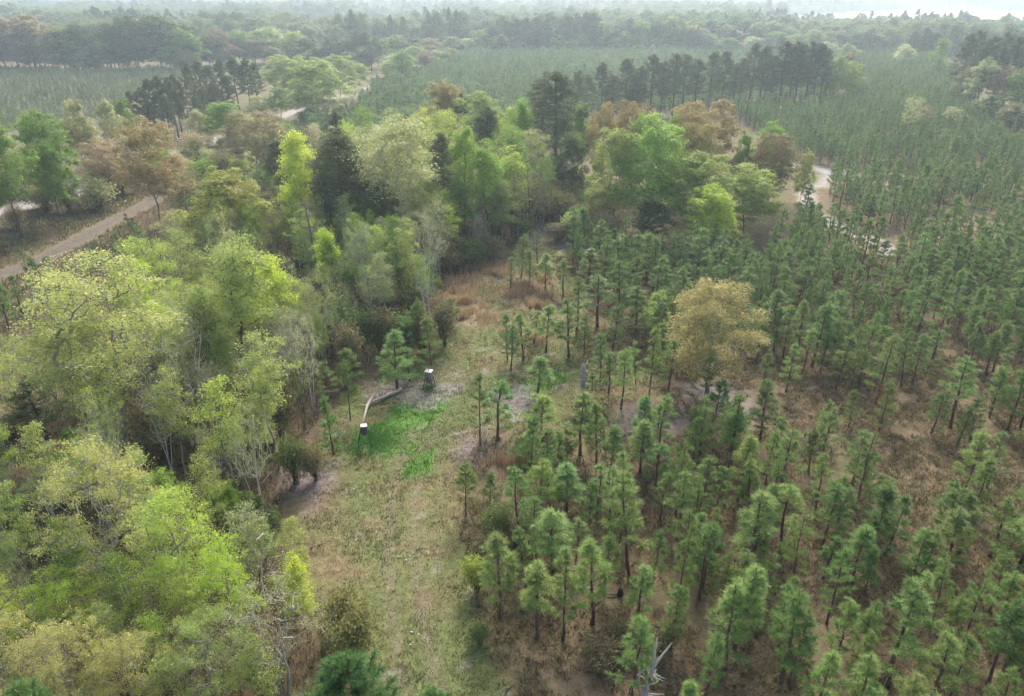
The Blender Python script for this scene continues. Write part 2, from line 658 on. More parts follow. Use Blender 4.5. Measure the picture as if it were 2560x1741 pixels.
# ------------------------------------------------------------------ survey of the place (metres; the camera stands over the origin)
PLANT = [(1.0,22.7),(1.2,26.2),(0.4,28.8),(-0.5,31.0),(-1.3,34.9),(-1.1,37.8),(0.0,40.7),(0.6,45.4),(3.8,47.5),(8.0,48.6),(11.8,50.3),(14.2,52.8),(13.9,60.6),(14.2,66.5),(12.9,74.5),(8.4,84.2),(7.7,96.3),(5.8,102.6),(9.0,105.5),(15.4,95.5),(19.1,91.8),(33.5,93.8),(41.0,101.3),(50.4,126.3),(60.9,134.9),(69.6,143.0),(61.0,153.8),(58.8,159.8),(62.1,194.5),(60.7,221.3),(106.4,241.7),(135.5,316.2),(198.9,460.2),(237.7,472.6),(189.7,331.7),(131.1,214.0),(147.0,194.5),(80.2,64.7),(31.5,19.0)]
CLEAR = [(-7.1,16.0),(-9.2,26.2),(-11.7,33.5),(-16.2,40.7),(-14.7,44.9),(-16.5,48.6),(-15.3,56.1),(-16.2,62.2),(-14.6,66.5),(-8.4,69.3),(-6.1,72.4),(-8.6,81.6),(-5.1,88.4),(2.9,103.5),(7.3,108.5),(7.5,101.6),(3.6,88.4),(7.3,89.9),(9.4,79.1),(6.2,68.4),(7.9,64.7),(13.4,59.8),(13.8,54.1),(9.3,51.5),(4.6,50.9),(0.7,52.8),(-2.9,49.7),(-3.9,44.9),(-3.5,39.0),(-2.2,33.5),(-0.4,26.2),(0.8,16.0)]
GREEN = [[(-13.0,48.6),(-13.2,51.2),(-10.8,52.8),(-9.9,56.1),(-8.4,57.9),(-5.5,58.6),(-5.9,54.7),(-7.3,50.9),(-8.6,48.6),(-10.1,48.0)],[(-8.5,45.4),(-8.3,48.6),(-6.5,49.7),(-6.7,45.9),(-7.8,44.9)],[(-5.4,57.5),(-4.6,62.2),(-2.4,66.5),(-1.3,72.4),(-0.5,77.9),(-2.3,76.8),(-5.4,68.4),(-8.1,66.5),(-5.8,63.0)],[(-13.1,59.8),(-12.9,63.4),(-9.9,64.7),(-8.5,62.2),(-9.3,59.8)],[(-8.7,57.9),(-8.7,60.9),(-6.0,60.6),(-6.2,57.9)],[(0.0,58.3),(0.8,60.6),(4.6,62.2),(4.5,59.8),(1.4,57.5)]]
WOODS = [(-25.6,19.0),(-8.0,19.0),(-9.4,26.2),(-12.2,33.5),(-16.8,40.7),(-15.3,44.9),(-17.2,48.6),(-16.0,56.1),(-16.9,62.2),(-16.0,69.3),(-6.4,71.3),(-9.6,81.6),(-6.3,89.9),(6.2,109.5),(4.4,131.9),(0.0,144.7),(-30.2,111.7),(-32.0,96.3),(-39.6,89.9),(-35.0,64.7),(-45.1,45.9)]
CENTRE = [(-30.9,96.3),(-22.6,88.4),(-14.4,88.4),(-4.4,94.6),(4.9,107.5),(3.7,134.9),(-6.5,148.2),(-18.6,148.2),(-29.7,134.9),(-36.4,121.1)]
SCRUB = [(-69.9,87.0),(-70.7,96.3),(-66.7,109.5),(-64.0,126.3),(-47.0,103.5),(-33.0,99.8),(-33.9,148.2),(-44.3,221.3),(-53.9,233.1),(-61.8,200.6),(-68.0,170.8),(-74.7,146.4),(-80.4,111.7),(-82.5,105.5)]
GAP = [(8.4,105.5),(12.7,101.6),(16.5,103.5),(14.8,121.1),(8.7,131.9),(4.7,144.7),(2.0,121.1),(7.5,111.7)]
FIELD_M = [(-53.8,194.5),(-45.2,214.0),(-52.1,295.5),(-36.7,323.8),(-27.3,411.2),(-22.7,445.5),(50.8,454.2),(118.7,448.4),(151.2,411.2),(172.2,411.2),(112.3,266.1),(72.2,241.7),(37.3,221.3),(18.6,207.1),(1.7,151.9),(-8.3,151.9),(-19.0,151.9),(-32.9,159.8)]
FIELD_L = [(-275.6,350.5),(-150.6,348.7),(-130.6,316.2),(-122.5,246.3),(-116.5,214.0),(-132.5,194.5),(-159.1,188.8)]
FIELD_P = [[(226.6,682.7),(408.9,634.1),(464.7,623.0),(953.7,1295.5),(734.5,1449.7),(378.3,1099.8)],[(-82.4,682.7),(-67.0,682.7),(-99.6,1008.1),(-118.3,1008.1)]]
FIELD_F = [(-173.2,591.8),(-78.3,634.1),(-108.0,863.6),(-202.7,843.3),(-216.7,731.6)]
ROAD = [(-89.8,111.7),(-84.2,119.8),(-80.2,128.5),(-78.7,134.9),(-78.1,153.8),(-76.6,161.5),(-74.4,170.8),(-72.1,182.2),(-68.7,205.8),(-65.3,234.8),(-59.9,260.8),(-54.4,283.0),(-48.8,320.7)]
TRACK = [(-66.9,79.1),(-65.8,88.4),(-64.2,95.5),(-63.5,103.5),(-63.3,113.9),(-62.6,123.1),(-62.6,131.9)]
SAND = [(52.6,156.6),(56.9,154.6),(62.3,150.8),(64.0,145.7),(61.1,139.7),(54.4,133.4),(51.7,126.3),(50.3,118.6),(51.2,109.8),(52.1,105.1),(52.6,102.0),(52.9,97.0)]
SANDLINE = [(56.9,154.6),(62.6,151.5),(68.5,144.0),(72.0,134.9)]
LANE = [(-4.6,26.2),(-6.3,32.9),(-7.8,40.3),(-8.1,47.5),(-7.0,55.4),(-4.8,64.7),(-3.1,74.5),(-2.4,81.6),(0.0,88.4),(3.3,96.3),(6.6,105.5)]
BARE = [(-5.9,60.2,1.9),(-11.7,59.4,2.0),(-1.1,48.3,1.8),(0.2,57.5,1.7),(-8.0,57.9,2.0),(10.5,52.8,2.6),(13.7,53.7,1.8),(19.4,56.8,2.5),(16.8,56.8,2.5),(6.3,105.1,4.5),(-15.6,44.9,2.0),(-3.2,48.6,1.6)]
SEDGE = [(-8.4,79.1,2.2),(-7.3,82.9,2.5),(-5.4,79.1,2.2),(-5.8,74.5,2.4),(-4.1,75.6,2.0),(-2.1,88.4,1.8),(2.0,84.2,2.6),(3.3,87.0,2.6),(1.0,81.6,2.2),(4.3,81.0,2.4),(2.8,77.9,1.6),(-0.6,70.3,1.6),(12.5,74.5,1.6),(11.5,72.4,2.0),(0.0,46.4,1.5),(-0.6,47.0,1.5),(2.1,68.4,1.4),(-5.6,87.0,2.5),(-3.7,91.5,2.6)]
PTS = {'FEED1': (-7.59,58.86),'FEED2': (-11.8,49.45),'LOGA': (-10.09,58.48),'LOGB': (-12.71,55.89),'LIMBT': (-12.44,56.38),'LIMBE': (-12.67,52.96),'SNAG1': (6.78,25.93),'SNAG2': (6.34,56.38),'STUMP': (6.59,33.5),'RAG': (-7.06,36.51),'RAG2': (-5.43,29.86),'BIGP': (-6.57,20.96),'BIGP2': (-3.25,20.59),'BIGP3': (-17.99,18.22),'BIGP4': (-15.83,17.76),'SNAG3': (-19.27,88.45),'SNAG4': (134.56,239.1),'DEADT': (-22.09,79.12),'DEADP1': (31.4,54.07),'DEADP2': (28.52,31.03),'CLEARF': (-92.89,843.35)}
PINES_NEAR = [(-13.78,53.29,6.08,1.88),(-10.5,58.56,6.29,3.12),(-9.62,60.63,3.48,1.7),(-7.7,61.83,6.09,2.38),(-2.56,49.79,6.56,1.94),(-1.15,50.5,5.62,2.62),(-0.12,62.16,4.94,1.92),(-0.43,64.18,4.99,1.38),(1.07,64.18,5.07,1.97),(2.31,67.97,3.82,1.86),(3.42,65.85,5.15,2.42),(5.63,65.05,6.49,2.99),(2.29,57.75,3.78,2.25),(2.41,50.26,4.39,2.94),(1.36,46.85,3.17,1.7),(0.56,46.96,2.57,1.86),(5.37,48.09,5.76,2.68),(9.26,72.35,5.96,3.7),(12.65,68.54,6.06,3.12),(8.4,61.19,4.77,2.09),(8.75,57.46,4.29,1.63),(9.52,55.07,5.89,2.1),(11.38,58.56,5.08,1.65),(12.27,56.88,7.06,2.15),(6.14,81.48,4.79,2.4),(2.18,84.5,4.91,1.98),(1.12,87.15,5.78,2.28),(-0.24,82.51,4.63,1.94),(3.34,91.61,4.81,2.12),(4.13,83.97,4.68,2.21),(14.15,90.54,5.2,3.15),(9.49,86.02,4.56,3.01),(13.95,84.5,3.54,1.98),(-3.22,40.76,4.61,1.68),(-1.53,41.42,3.13,1.13),(0.54,38.39,5.9,1.88),(2.04,40.76,4.84,2.38),(3.81,41.24,4.02,2.4),(0.91,33.7,5.04,1.47),(-0.71,31.69,6.04,2.23),(2.56,35.53,4.93,2.79),(1.43,30.18,5.5,2.05),(2.91,30.12,6.49,1.71),(4.65,31.18,6.2,2.21),(7.32,34.34,8.15,2.73),(7.18,30.97,4.67,1.85),(6.21,26.38,5.18,2.09),(9.47,31.18,7.35,1.4),(8.73,34.34,4.3,1.36),(5.22,39.16,4.09,1.22),(6.61,39.45,5.12,1.64),(7.95,41.59,4.75,1.99),(4.13,36.32,3.56,1.55),(-14.04,48.04,5.44,1.73),(-16.49,56.81,4.02,1.79),(-15.3,59.77,3.74,2.24),(-10.33,64.7,5.6,1.99),(-9.34,66.48,5.91,2.23),(-7.56,69.32,4.09,1.89),(-6.52,72.35,3.51,1.74),(-11.37,66.48,3.55,1.62),(7.23,65.58,4.38,1.81),(7.17,56.81,2.84,1.08),(6.72,69.32,6.71,2.31),(10.15,66.48,5.27,2.03),(11.8,74.5,6.57,2.67),(9.76,45.91,4.98,2.13),(7.2,44.89,4.93,1.8),(10.54,43.43,4.52,2.05),(-68.77,121.08,2.2,0.79),(-53.22,87.0,4.23,1.52),(-53.76,84.23,3.63,1.31),(-55.85,103.51,4.2,1.51),(-56.16,105.46,3.06,1.1),(-50.08,94.65,5.04,1.81),(-54.34,74.5,5.2,1.87),(-53.94,71.32,5.95,2.14),(-54.08,77.92,6.3,2.27),(-56.72,84.23,4.14,1.49),(-62.19,88.45,3.75,1.35),(-53.42,89.93,4.33,1.56),(-58.98,79.12,2.2,0.79),(-50.33,74.5,2.88,1.04),(-54.15,96.31,3.43,1.23),(-46.83,116.22,4.58,1.65),(-51.24,121.08,6.04,2.18)]
# name, kit, x, y, height, width, leaf colour, bark colour, label, group, category, lean
TREES = [
    ('broadleaf_tree', 'sparse', -30.93, 49.28, 15.82, 11.06, 'Yel', 'GreyB', 'tall forked tree with pale yellow leaves on the left edge of woods', None, 'tree', 0.0),
    ('broadleaf_tree', 'sparse', -35.65, 66.48, 11.88, 7.51, 'Lime', 'GreyB', 'rounded lime-yellow tree behind the tall forked yellow tree', None, 'tree', 0.0),
    ('broadleaf_tree', 'sparse', -32.9, 47.49, 11.59, 6.19, 'YG', 'GreyB', 'leaning yellow-green tree with bowed dark trunk near the left border', None, 'tree', -0.16),
    ('broadleaf_tree', 'sparse', -40.25, 48.6, 11.0, 5.2, 'Yel', 'GreyB', 'pale yellow thin-leaved tree cut by left border above clearing', None, 'tree', 0.0),
    ('broadleaf_tree', 'slimL', -22.37, 56.1, 15.28, 5.86, 'YG', 'DarkB', 'slender dark-stemmed tree with yellow-green leaves up its whole height', None, 'tree', 0.0),
    ('broadleaf_tree', 'slim', -19.69, 74.5, 10.73, 3.21, 'BLime', 'GreyB', 'narrow bright lime tree tip in front of the dark pines', None, 'tree', 0.0),
    ('broadleaf_tree', 'sparse', -21.59, 68.35, 7.29, 4.46, 'Lime', 'PaleB', 'small tree with pale bent trunk and flat lime crown in woods', None, 'tree', 0.0),
    ('bare_tree', 'bare', -25.72, 49.45, 11.42, 7.25, 'Pale', 'WhiteB', 'nearly leafless tree with curling white branches in left woods', None, 'tree', 0.0),
    ('bare_tree', 'bare', -21.7, 55.07, 6.78, 5.98, 'Pale', 'WhiteB', 'bare forked tree with silvery outstretched limbs beside dark stems', None, 'tree', 0.0),
    ('broadleaf_tree', 'slim', -22.98, 51.83, 9.02, 2.34, 'YG', 'PaleB', 'thin pale pole-like tree with few leaves standing in the woods', None, 'tree', 0.0),
    ('broadleaf_tree', 'slim', -26.74, 57.89, 10.32, 4.37, 'YG', 'GreyB', 'upright yellow-green tree between the bare grey trees and lime crown', None, 'tree', 0.0),
    ('broadleaf_tree', 'sparse', -28.6, 64.7, 8.86, 5.81, 'YG', 'GreyB', 'mid-sized pale green tree behind the nearly leafless white-branched tree', None, 'tree', 0.0),
    ('broadleaf_tree', 'full', -30.29, 74.5, 8.37, 4.51, 'Grn', 'DarkB', 'deep green clump-crowned tree left of the slender dark-stemmed tree', None, 'tree', 0.0),
    ('broadleaf_tree', 'slim', -22.92, 64.26, 10.98, 4.74, 'BLime', 'GreyB', 'lime-leaved slender tree right of the slender dark-stemmed tree', None, 'tree', 0.0),
    ('tall_pine', 'tallS', -37.59, 49.85, 5.83, 4.22, 'PineD', 'DarkB', 'small dark scraggy pine leaning at the left border of woods', None, 'tree', -0.1),
    ('broadleaf_tree', 'sparse', -31.42, 56.1, 9.6, 5.8, 'YG', 'GreyB', 'leafy green-yellow tree filling the gap under the forked yellow crown', None, 'tree', 0.0),
    ('broadleaf_tree', 'sparse', -40.87, 56.81, 6.34, 5.24, 'YG', 'GreyB', 'soft yellow-green tree behind the leaning dark-trunked tree', None, 'tree', 0.0),
    ('broadleaf_tree', 'full', -35.18, 54.73, 5.83, 3.85, 'Grn', 'DarkB', 'fresh green understory tree beside trunk of the forked yellow tree', None, 'tree', 0.0),
    ('bare_tree', 'bare', -25.92, 45.91, 7.65, 3.02, 'Pale', 'WhiteB', 'leafless pale tree with upswept twigs below the white-branched tree', None, 'tree', 0.0),
    ('bare_tree', 'bare', -23.59, 49.16, 7.92, 2.6, 'Pale', 'WhiteB', 'thin leafless grey tree right of the white-branched tree', None, 'tree', 0.0),
    ('bare_tree', 'bare', -30.14, 52.77, 9.62, 3.35, 'Pale', 'WhiteB', 'grey leafless tree beside trunk of the forked yellow tree', None, 'tree', 0.0),
    ('bare_tree', 'bare', -20.89, 59.77, 8.07, 3.02, 'Pale', 'WhiteB', 'slim bare grey tree left of the mown corner', None, 'tree', 0.0),
    ('bare_tree', 'bare', -20.57, 45.4, 6.3, 2.18, 'Pale', 'PaleB', 'slim bare pale tree near the woods edge by the lane', None, 'tree', 0.0),
    ('bare_tree', 'bare', -19.86, 64.7, 8.86, 2.86, 'Pale', 'PaleB', 'slim bare grey tree among dark brush behind the pole-like tree', None, 'tree', 0.0),
    ('bare_tree', 'bare', -30.64, 39.04, 5.57, 2.93, 'Pale', 'WhiteB', 'pale leafless branchy tree at the left border above yellow buds', None, 'tree', 0.0),
    ('broadleaf_tree', 'sparse', -22.19, 31.63, 11.97, 6.66, 'YelB', 'PaleB', 'big spreading tree with pale yellow buds at bottom left', None, 'tree', 0.0),
    ('broadleaf_tree', 'sparse', -16.93, 29.17, 10.72, 5.55, 'Lime', 'GreyB', 'round lime-yellow tree at bottom left beside the bare brush', None, 'tree', 0.0),
    ('broadleaf_tree', 'sparse', -14.36, 27.45, 9.43, 3.5, 'BLime', 'GreyB', 'vivid yellow-lime tree next to the clearing at lower left', None, 'tree', 0.0),
    ('broadleaf_tree', 'slim', -11.42, 29.58, 6.4, 1.8, 'BLime', 'GreyB', 'small lime sapling at the clearing edge above the bare grey tree', None, 'tree', 0.0),
    ('bare_tree', 'bare', -11.52, 26.09, 8.32, 6.73, 'Pale', 'PaleB', 'bare grey twiggy tree at the bottom beside the clearing', None, 'tree', 0.0),
    ('broadleaf_tree', 'sparse', -23.84, 28.76, 5.8, 3.61, 'BLime', 'GreyB', 'bushy lime tree below the big spreading budded tree', None, 'tree', 0.0),
    ('broadleaf_tree', 'sparse', -28.98, 31.03, 9.04, 3.99, 'YG', 'GreyB', 'pale green tree cut by the left border low in the picture', None, 'tree', 0.0),
    ('broadleaf_tree', 'sparse', -26.11, 26.7, 7.24, 3.26, 'BLime', 'GreyB', 'lime tree low at left border', None, 'tree', 0.0),
    ('broadleaf_tree', 'sparse', -22.95, 23.1, 8.31, 4.31, 'YelB', 'PaleB', 'thin pale-budded tree at the bottom left corner', None, 'tree', 0.0),
    ('broadleaf_tree', 'sparse', -19.76, 22.89, 8.65, 4.29, 'YelB', 'PaleB', 'thin pale-budded tree at bottom edge, second from left corner', None, 'tree', 0.0),
    ('broadleaf_tree', 'sparse', -16.97, 23.1, 7.72, 3.98, 'YelB', 'PaleB', 'thin pale-budded tree at bottom edge under the lime crowns', None, 'tree', 0.0),
    ('broadleaf_tree', 'sparse', -14.04, 23.52, 7.99, 4.19, 'YG', 'PaleB', 'yellow-green thin tree at bottom edge left of bare grey tree', None, 'tree', 0.0),
    ('broadleaf_tree', 'slim', -19.68, 46.43, 6.03, 3.38, 'YG', 'GreyB', 'slender green sapling tree on the woods edge above the grassy lane', None, 'tree', 0.0),
    ('broadleaf_tree', 'full', -22.78, 39.04, 4.62, 3.24, 'BGrn', 'DarkB', 'fresh green small tree between yellow budded tree and clearing', None, 'tree', 0.0),
    ('broadleaf_tree', 'full', -18.44, 38.23, 4.43, 2.7, 'BGrn', 'DarkB', 'rich green bushy tree at the woods edge by the lane bend', None, 'tree', 0.0),
    ('broadleaf_tree', 'full', -16.1, 36.7, 4.66, 2.87, 'DGrn', 'DarkB', 'dark green bushy tree at the woods edge by the lane bend', None, 'tree', 0.0),
    ('broadleaf_tree', 'full', -31.41, 42.5, 4.14, 2.65, 'BGrn', 'DarkB', 'small fresh green tree above the pale budded tree at left', None, 'tree', 0.0),
    ('tall_pine', 'tall', -22.16, 93.83, 17.32, 8.92, 'PineD', 'DarkB', 'broad dark pine, largest of the pines in the central woods', None, 'tree', 0.0),
    ('tall_pine', 'tall', -20.41, 94.65, 14.57, 7.08, 'PineD', 'DarkB', 'dark pine right behind the largest pine of the central woods', None, 'tree', 0.0),
    ('tall_pine', 'tall', -24.42, 96.31, 13.11, 6.08, 'PineD', 'DarkB', 'dark pine on left flank of the largest central pine', None, 'tree', 0.0),
    ('tall_pine', 'tall', -34.17, 108.5, 13.75, 7.96, 'PineD', 'DarkB', 'single dark pine left of the central pine clump, near orange-brown tree', None, 'tree', 0.0),
    ('tall_pine', 'tall', -9.88, 103.51, 15.17, 5.0, 'PineD', 'DarkB', 'slim dark pine among the lime trees of the central woods', None, 'tree', 0.0),
    ('tall_pine', 'tall', -16.78, 92.24, 11.21, 4.79, 'PineD', 'DarkB', 'dark low-branched pine beside pale bare-trunked tree', None, 'tree', 0.0),
    ('broadleaf_tree', 'slimL', -14.17, 92.71, 18.94, 10.16, 'PaleYG', 'PaleB', 'tall pale yellow-green tree with long grey trunk in central woods', None, 'tree', 0.0),
    ('broadleaf_tree', 'sparse', -19.7, 103.51, 16.24, 7.58, 'PaleYG', 'GreyB', 'pale yellow feathery tree behind the dark central pines', None, 'tree', 0.0),
    ('broadleaf_tree', 'sparse', -25.13, 111.69, 15.49, 6.48, 'Lime', 'GreyB', 'lime-yellow crown peeping above the largest central pine', None, 'tree', 0.0),
    ('broadleaf_tree', 'sparse', -11.62, 111.69, 17.58, 8.1, 'Lime', 'GreyB', 'lime-yellow tree left of slender bright green tree', None, 'tree', 0.0),
    ('broadleaf_tree', 'slim', -6.65, 101.63, 17.59, 4.34, 'BGrn', 'DarkB', 'slender bright green tree, tall narrow column in central woods', None, 'tree', 0.0),
    ('broadleaf_tree', 'slim', -3.59, 101.63, 14.7, 6.08, 'BGrn', 'DarkB', 'bright green loose tree beside the tall narrow green column', None, 'tree', 0.0),
    ('broadleaf_tree', 'slim', -0.12, 105.46, 13.18, 5.38, 'Lime', 'DarkB', 'pointed lime tree at right side of the central woods', None, 'tree', 0.0),
    ('broadleaf_tree', 'full', -5.2, 134.94, 16.8, 10.24, 'YG', 'DarkB', 'rounded yellow-green tree behind the slender bright green trees', None, 'tree', 0.0),
    ('broadleaf_tree', 'full', -13.33, 148.22, 17.32, 9.66, 'Org', 'DarkB', 'orange-brown round crown rising in front of the middle pine field', None, 'tree', 0.0),
    ('broadleaf_tree', 'slim', 2.04, 131.95, 15.85, 5.09, 'BGrn', 'DarkB', 'narrow bright green tree left of the dark mid-field pines', None, 'tree', 0.0),
    ('bare_tree', 'bare', 2.69, 105.46, 10.09, 5.92, 'BrnT', 'DarkB', 'brownish twiggy tree right of the pointed lime tree', None, 'tree', 0.0),
    ('tall_pine', 'tall', 5.53, 144.69, 17.9, 9.48, 'PineD', 'DarkB', 'dark pine at near end of the pine row, left one', None, 'tree', 0.0),
    ('tall_pine', 'tall', 8.02, 134.94, 19.97, 10.39, 'PineD', 'DarkB', 'broad dark pine at near end of the pine row', None, 'tree', 0.0),
    ('broadleaf_tree', 'full', 12.47, 134.94, 14.92, 5.8, 'Grn', 'DarkB', 'blue-green tree left of the orange crowns in the island', None, 'tree', 0.0),
    ('broadleaf_tree', 'full', 9.71, 121.08, 12.15, 6.51, 'DGrn', 'DarkB', 'dark green tree behind the scrubby gap beside big green tree', None, 'tree', 0.0),
    ('broadleaf_tree', 'slim', -27.36, 93.03, 17.22, 5.36, 'BLime', 'GreyB', 'lime-yellow tree between single dark pine and central pine clump', None, 'tree', 0.0),
    ('broadleaf_tree', 'slim', -12.53, 99.8, 11.32, 6.27, 'YG', 'DarkB', 'thin green tree right of the tall pale grey-trunked tree', None, 'tree', 0.0),
    ('broadleaf_tree', 'slim', -7.85, 98.03, 9.84, 5.61, 'Grn', 'DarkB', 'thin green tree low in front of the tall narrow green column', None, 'tree', 0.0),
    ('broadleaf_tree', 'slim', -1.71, 99.8, 9.69, 5.13, 'YG', 'DarkB', 'thin olive-green tree below the pointed lime tree', None, 'tree', 0.0),
    ('broadleaf_tree', 'slim', -15.79, 94.65, 9.33, 4.9, 'Olv', 'DarkB', 'thin olive tree beside the long grey trunk', None, 'tree', 0.0),
    ('broadleaf_tree', 'slim', -24.67, 88.45, 9.89, 5.14, 'Olv', 'DarkB', 'thin olive tree left of the central pine trunks', None, 'tree', 0.0),
    ('broadleaf_tree', 'full', -17.23, 87.0, 3.19, 3.26, 'PaleYG', 'DarkB', 'small pale yellow-green bushy tree at foot of the central pines', None, 'tree', 0.0),
    ('broadleaf_tree', 'slim', -18.93, 74.5, 9.25, 4.23, 'Grn', 'GreyB', 'soft green slender tree below the narrow lime tip', None, 'tree', 0.0),
    ('broadleaf_tree', 'dome', 20.43, 105.46, 17.38, 11.81, 'BGrnI', 'DarkB', 'big rounded fresh green tree, tallest of the hardwood island', None, 'tree', 0.0),
    ('broadleaf_tree', 'dome', 15.49, 107.47, 15.05, 9.47, 'PGrnI', 'DarkB', 'pale green tree on the left flank of the big green tree', None, 'tree', 0.0),
    ('broadleaf_tree', 'dome', 21.35, 126.31, 14.48, 5.1, 'BGrn', 'DarkB', 'small bright green crown behind the big green island tree', None, 'tree', 0.0),
    ('broadleaf_tree', 'feather', 15.91, 129.07, 15.58, 6.14, 'Org', 'DarkB', 'orange crown at left back of the hardwood island', None, 'tree', 0.0),
    ('broadleaf_tree', 'feather', 20.08, 131.95, 15.58, 6.26, 'Org', 'DarkB', 'orange crown directly behind the big green island tree', None, 'tree', 0.0),
    ('broadleaf_tree', 'feather', 24.5, 139.66, 14.15, 4.61, 'Org', 'DarkB', 'small orange crown between the dark pine and big green tree', None, 'tree', 0.0),
    ('broadleaf_tree', 'feather', 31.35, 121.08, 17.14, 12.47, 'Org', 'DarkB', 'wide orange-brown dome at back of the hardwood island', None, 'tree', 0.0),
    ('broadleaf_tree', 'feather', 28.69, 115.06, 14.55, 8.87, 'OrgY', 'DarkB', 'mustard-orange crown in the middle of the hardwood island', None, 'tree', 0.0),
    ('broadleaf_tree', 'dome', 27.65, 126.31, 14.8, 5.46, 'BGrn', 'DarkB', 'bright green crown poking up left of the wide orange dome', None, 'tree', 0.0),
    ('broadleaf_tree', 'dome', 37.21, 118.6, 13.0, 4.13, 'Grn', 'DarkB', 'green crown wedged between orange dome and rust-brown tree', None, 'tree', 0.0),
    ('broadleaf_tree', 'dome', 43.95, 126.31, 13.07, 7.64, 'BGrn', 'DarkB', 'bright green crown behind the rust-brown island tree', None, 'tree', 0.0),
    ('broadleaf_tree', 'feather', 40.94, 115.06, 13.0, 9.15, 'Rust', 'DarkB', 'rust-brown tree at right end of the hardwood island', None, 'tree', 0.0),
    ('broadleaf_tree', 'dome', 49.31, 123.64, 8.92, 3.71, 'YG', 'DarkB', 'slim yellow-green tree beside the bend of sandy track', None, 'tree', 0.0),
    ('broadleaf_tree', 'dome', 26.54, 102.56, 12.59, 10.31, 'PGrnI', 'DarkB', 'front green tree of the hardwood island with layered boughs', None, 'tree', 0.0),
    ('broadleaf_tree', 'dome', 34.36, 105.46, 10.21, 10.87, 'YGd', 'DarkB', 'yellow-tipped green tree sloping down at right front of island', None, 'tree', 0.0),
    ('broadleaf_tree', 'dome', 26.88, 95.98, 9.53, 6.99, 'BLime', 'DarkB', 'bright lime rounded tree standing before the hardwood island', None, 'tree', 0.0),
    ('broadleaf_tree', 'feather', 12.67, 105.46, 6.74, 3.85, 'OrgY', 'DarkB', 'small yellowish tree at left front of the hardwood island', None, 'tree', 0.0),
    ('broadleaf_tree', 'dome', 20.12, 102.56, 5.92, 6.67, 'DGrn', 'DarkB', 'low dark evergreen tree at the foot of the big green tree', None, 'tree', 0.0),
    ('broadleaf_tree', 'oak', 16.94, 55.96, 11.77, 7.64, 'OakO', 'GreyB', 'lone orange-tan oak standing among the young pines', None, 'tree', 0.0),
    ('broadleaf_tree', 'full', -71.9, 103.51, 17.56, 9.2, 'Grn', 'DarkB', 'big green oak with bare lower trunk by the dirt track', None, 'tree', 0.0),
    ('broadleaf_tree', 'full', -72.85, 115.06, 16.42, 8.9, 'Grn', 'DarkB', 'large green oak behind the one by the dirt track', None, 'tree', 0.0),
    ('broadleaf_tree', 'full', -73.49, 99.8, 15.55, 7.86, 'Grn', 'DarkB', 'green oak cut by the left border beside the dirt track', None, 'tree', 0.0),
    ('broadleaf_tree', 'full', -69.44, 110.61, 12.8, 5.16, 'Grn', 'DarkB', 'lower green oak at right edge of the oak clump', None, 'tree', 0.0),
    ('broadleaf_tree', 'full', -86.11, 134.94, 13.7, 6.15, 'PGrn', 'DarkB', 'pale green crown rising behind the left oak clump', None, 'tree', 0.0),
    ('broadleaf_tree', 'full', -85.2, 148.22, 13.88, 6.69, 'PaleYG', 'DarkB', 'pale yellow-green tree right of the left oak clump', None, 'tree', 0.0),
    ('broadleaf_tree', 'feather', -81.61, 141.3, 11.93, 6.65, 'Olv', 'DarkB', 'olive-brown low tree beside the pale yellow-green tree', None, 'tree', 0.0),
    ('broadleaf_tree', 'full', -85.42, 159.83, 12.54, 5.57, 'PaleYG', 'DarkB', 'straw-green upright tree left of the dark pine clump', None, 'tree', 0.0),
    ('broadleaf_tree', 'full', -86.19, 168.52, 11.51, 5.01, 'Grn', 'DarkB', 'green tree at left foot of the dark pine clump', None, 'tree', 0.0),
    ('broadleaf_tree', 'feather', -69.33, 124.96, 10.96, 7.75, 'Tan', 'DarkB', 'tan thin-crowned tree with forked trunk by the dirt track', None, 'tree', 0.0),
    ('broadleaf_tree', 'feather', -54.04, 109.54, 16.38, 10.09, 'OrgT', 'DarkB', 'tall orange-tan tree with bare trunk at the end of dirt track', None, 'tree', 0.0),
    ('broadleaf_tree', 'feather', -48.61, 139.66, 12.67, 12.51, 'OrgB', 'DarkB', 'broad orange-brown tree in front of the white road', None, 'tree', 0.0),
    ('broadleaf_tree', 'dome', -66.89, 175.62, 9.73, 9.8, 'BGrn', 'DarkB', 'round bright green tree beside the white road', None, 'tree', 0.0),
    ('broadleaf_tree', 'full', -73.02, 175.62, 8.14, 5.2, 'PaleYG', 'DarkB', 'pale spindly tree left of the round bright green tree', None, 'tree', 0.0),
    ('broadleaf_tree', 'dome', -36.75, 92.24, 12.71, 11.91, 'Mus', 'DarkB', 'mustard-green wide tree in front of the orange-brown tree', None, 'tree', 0.0),
    ('broadleaf_tree', 'sparse', -45.59, 96.31, 6.48, 5.46, 'PaleYG', 'GreyB', 'small pale yellow tree below the mustard-green wide tree', None, 'tree', 0.0),
    ('bare_tree', 'bare', -32.01, 94.65, 7.47, 4.41, 'Pale', 'PaleB', 'small bare pale tree right of the mustard-green tree', None, 'tree', 0.0),
    ('broadleaf_tree', 'full', -29.84, 96.31, 7.02, 4.07, 'YG', 'DarkB', 'small yellow-green tree beside the small bare pale tree', None, 'tree', 0.0),
    ('broadleaf_tree', 'full', -43.35, 151.92, 6.04, 5.7, 'Lime', 'DarkB', 'lime crown right of the single dark pine', None, 'tree', 0.0),
    ('broadleaf_tree', 'full', -65.01, 213.97, 9.0, 8.32, 'PGrn', 'DarkB', 'soft green tree above the round bright green roadside tree', None, 'tree', 0.0),
    ('broadleaf_tree', 'full', -71.23, 213.97, 6.46, 6.24, 'PaleYG', 'DarkB', 'pale shrubby tree left of soft green roadside tree', None, 'tree', 0.0),
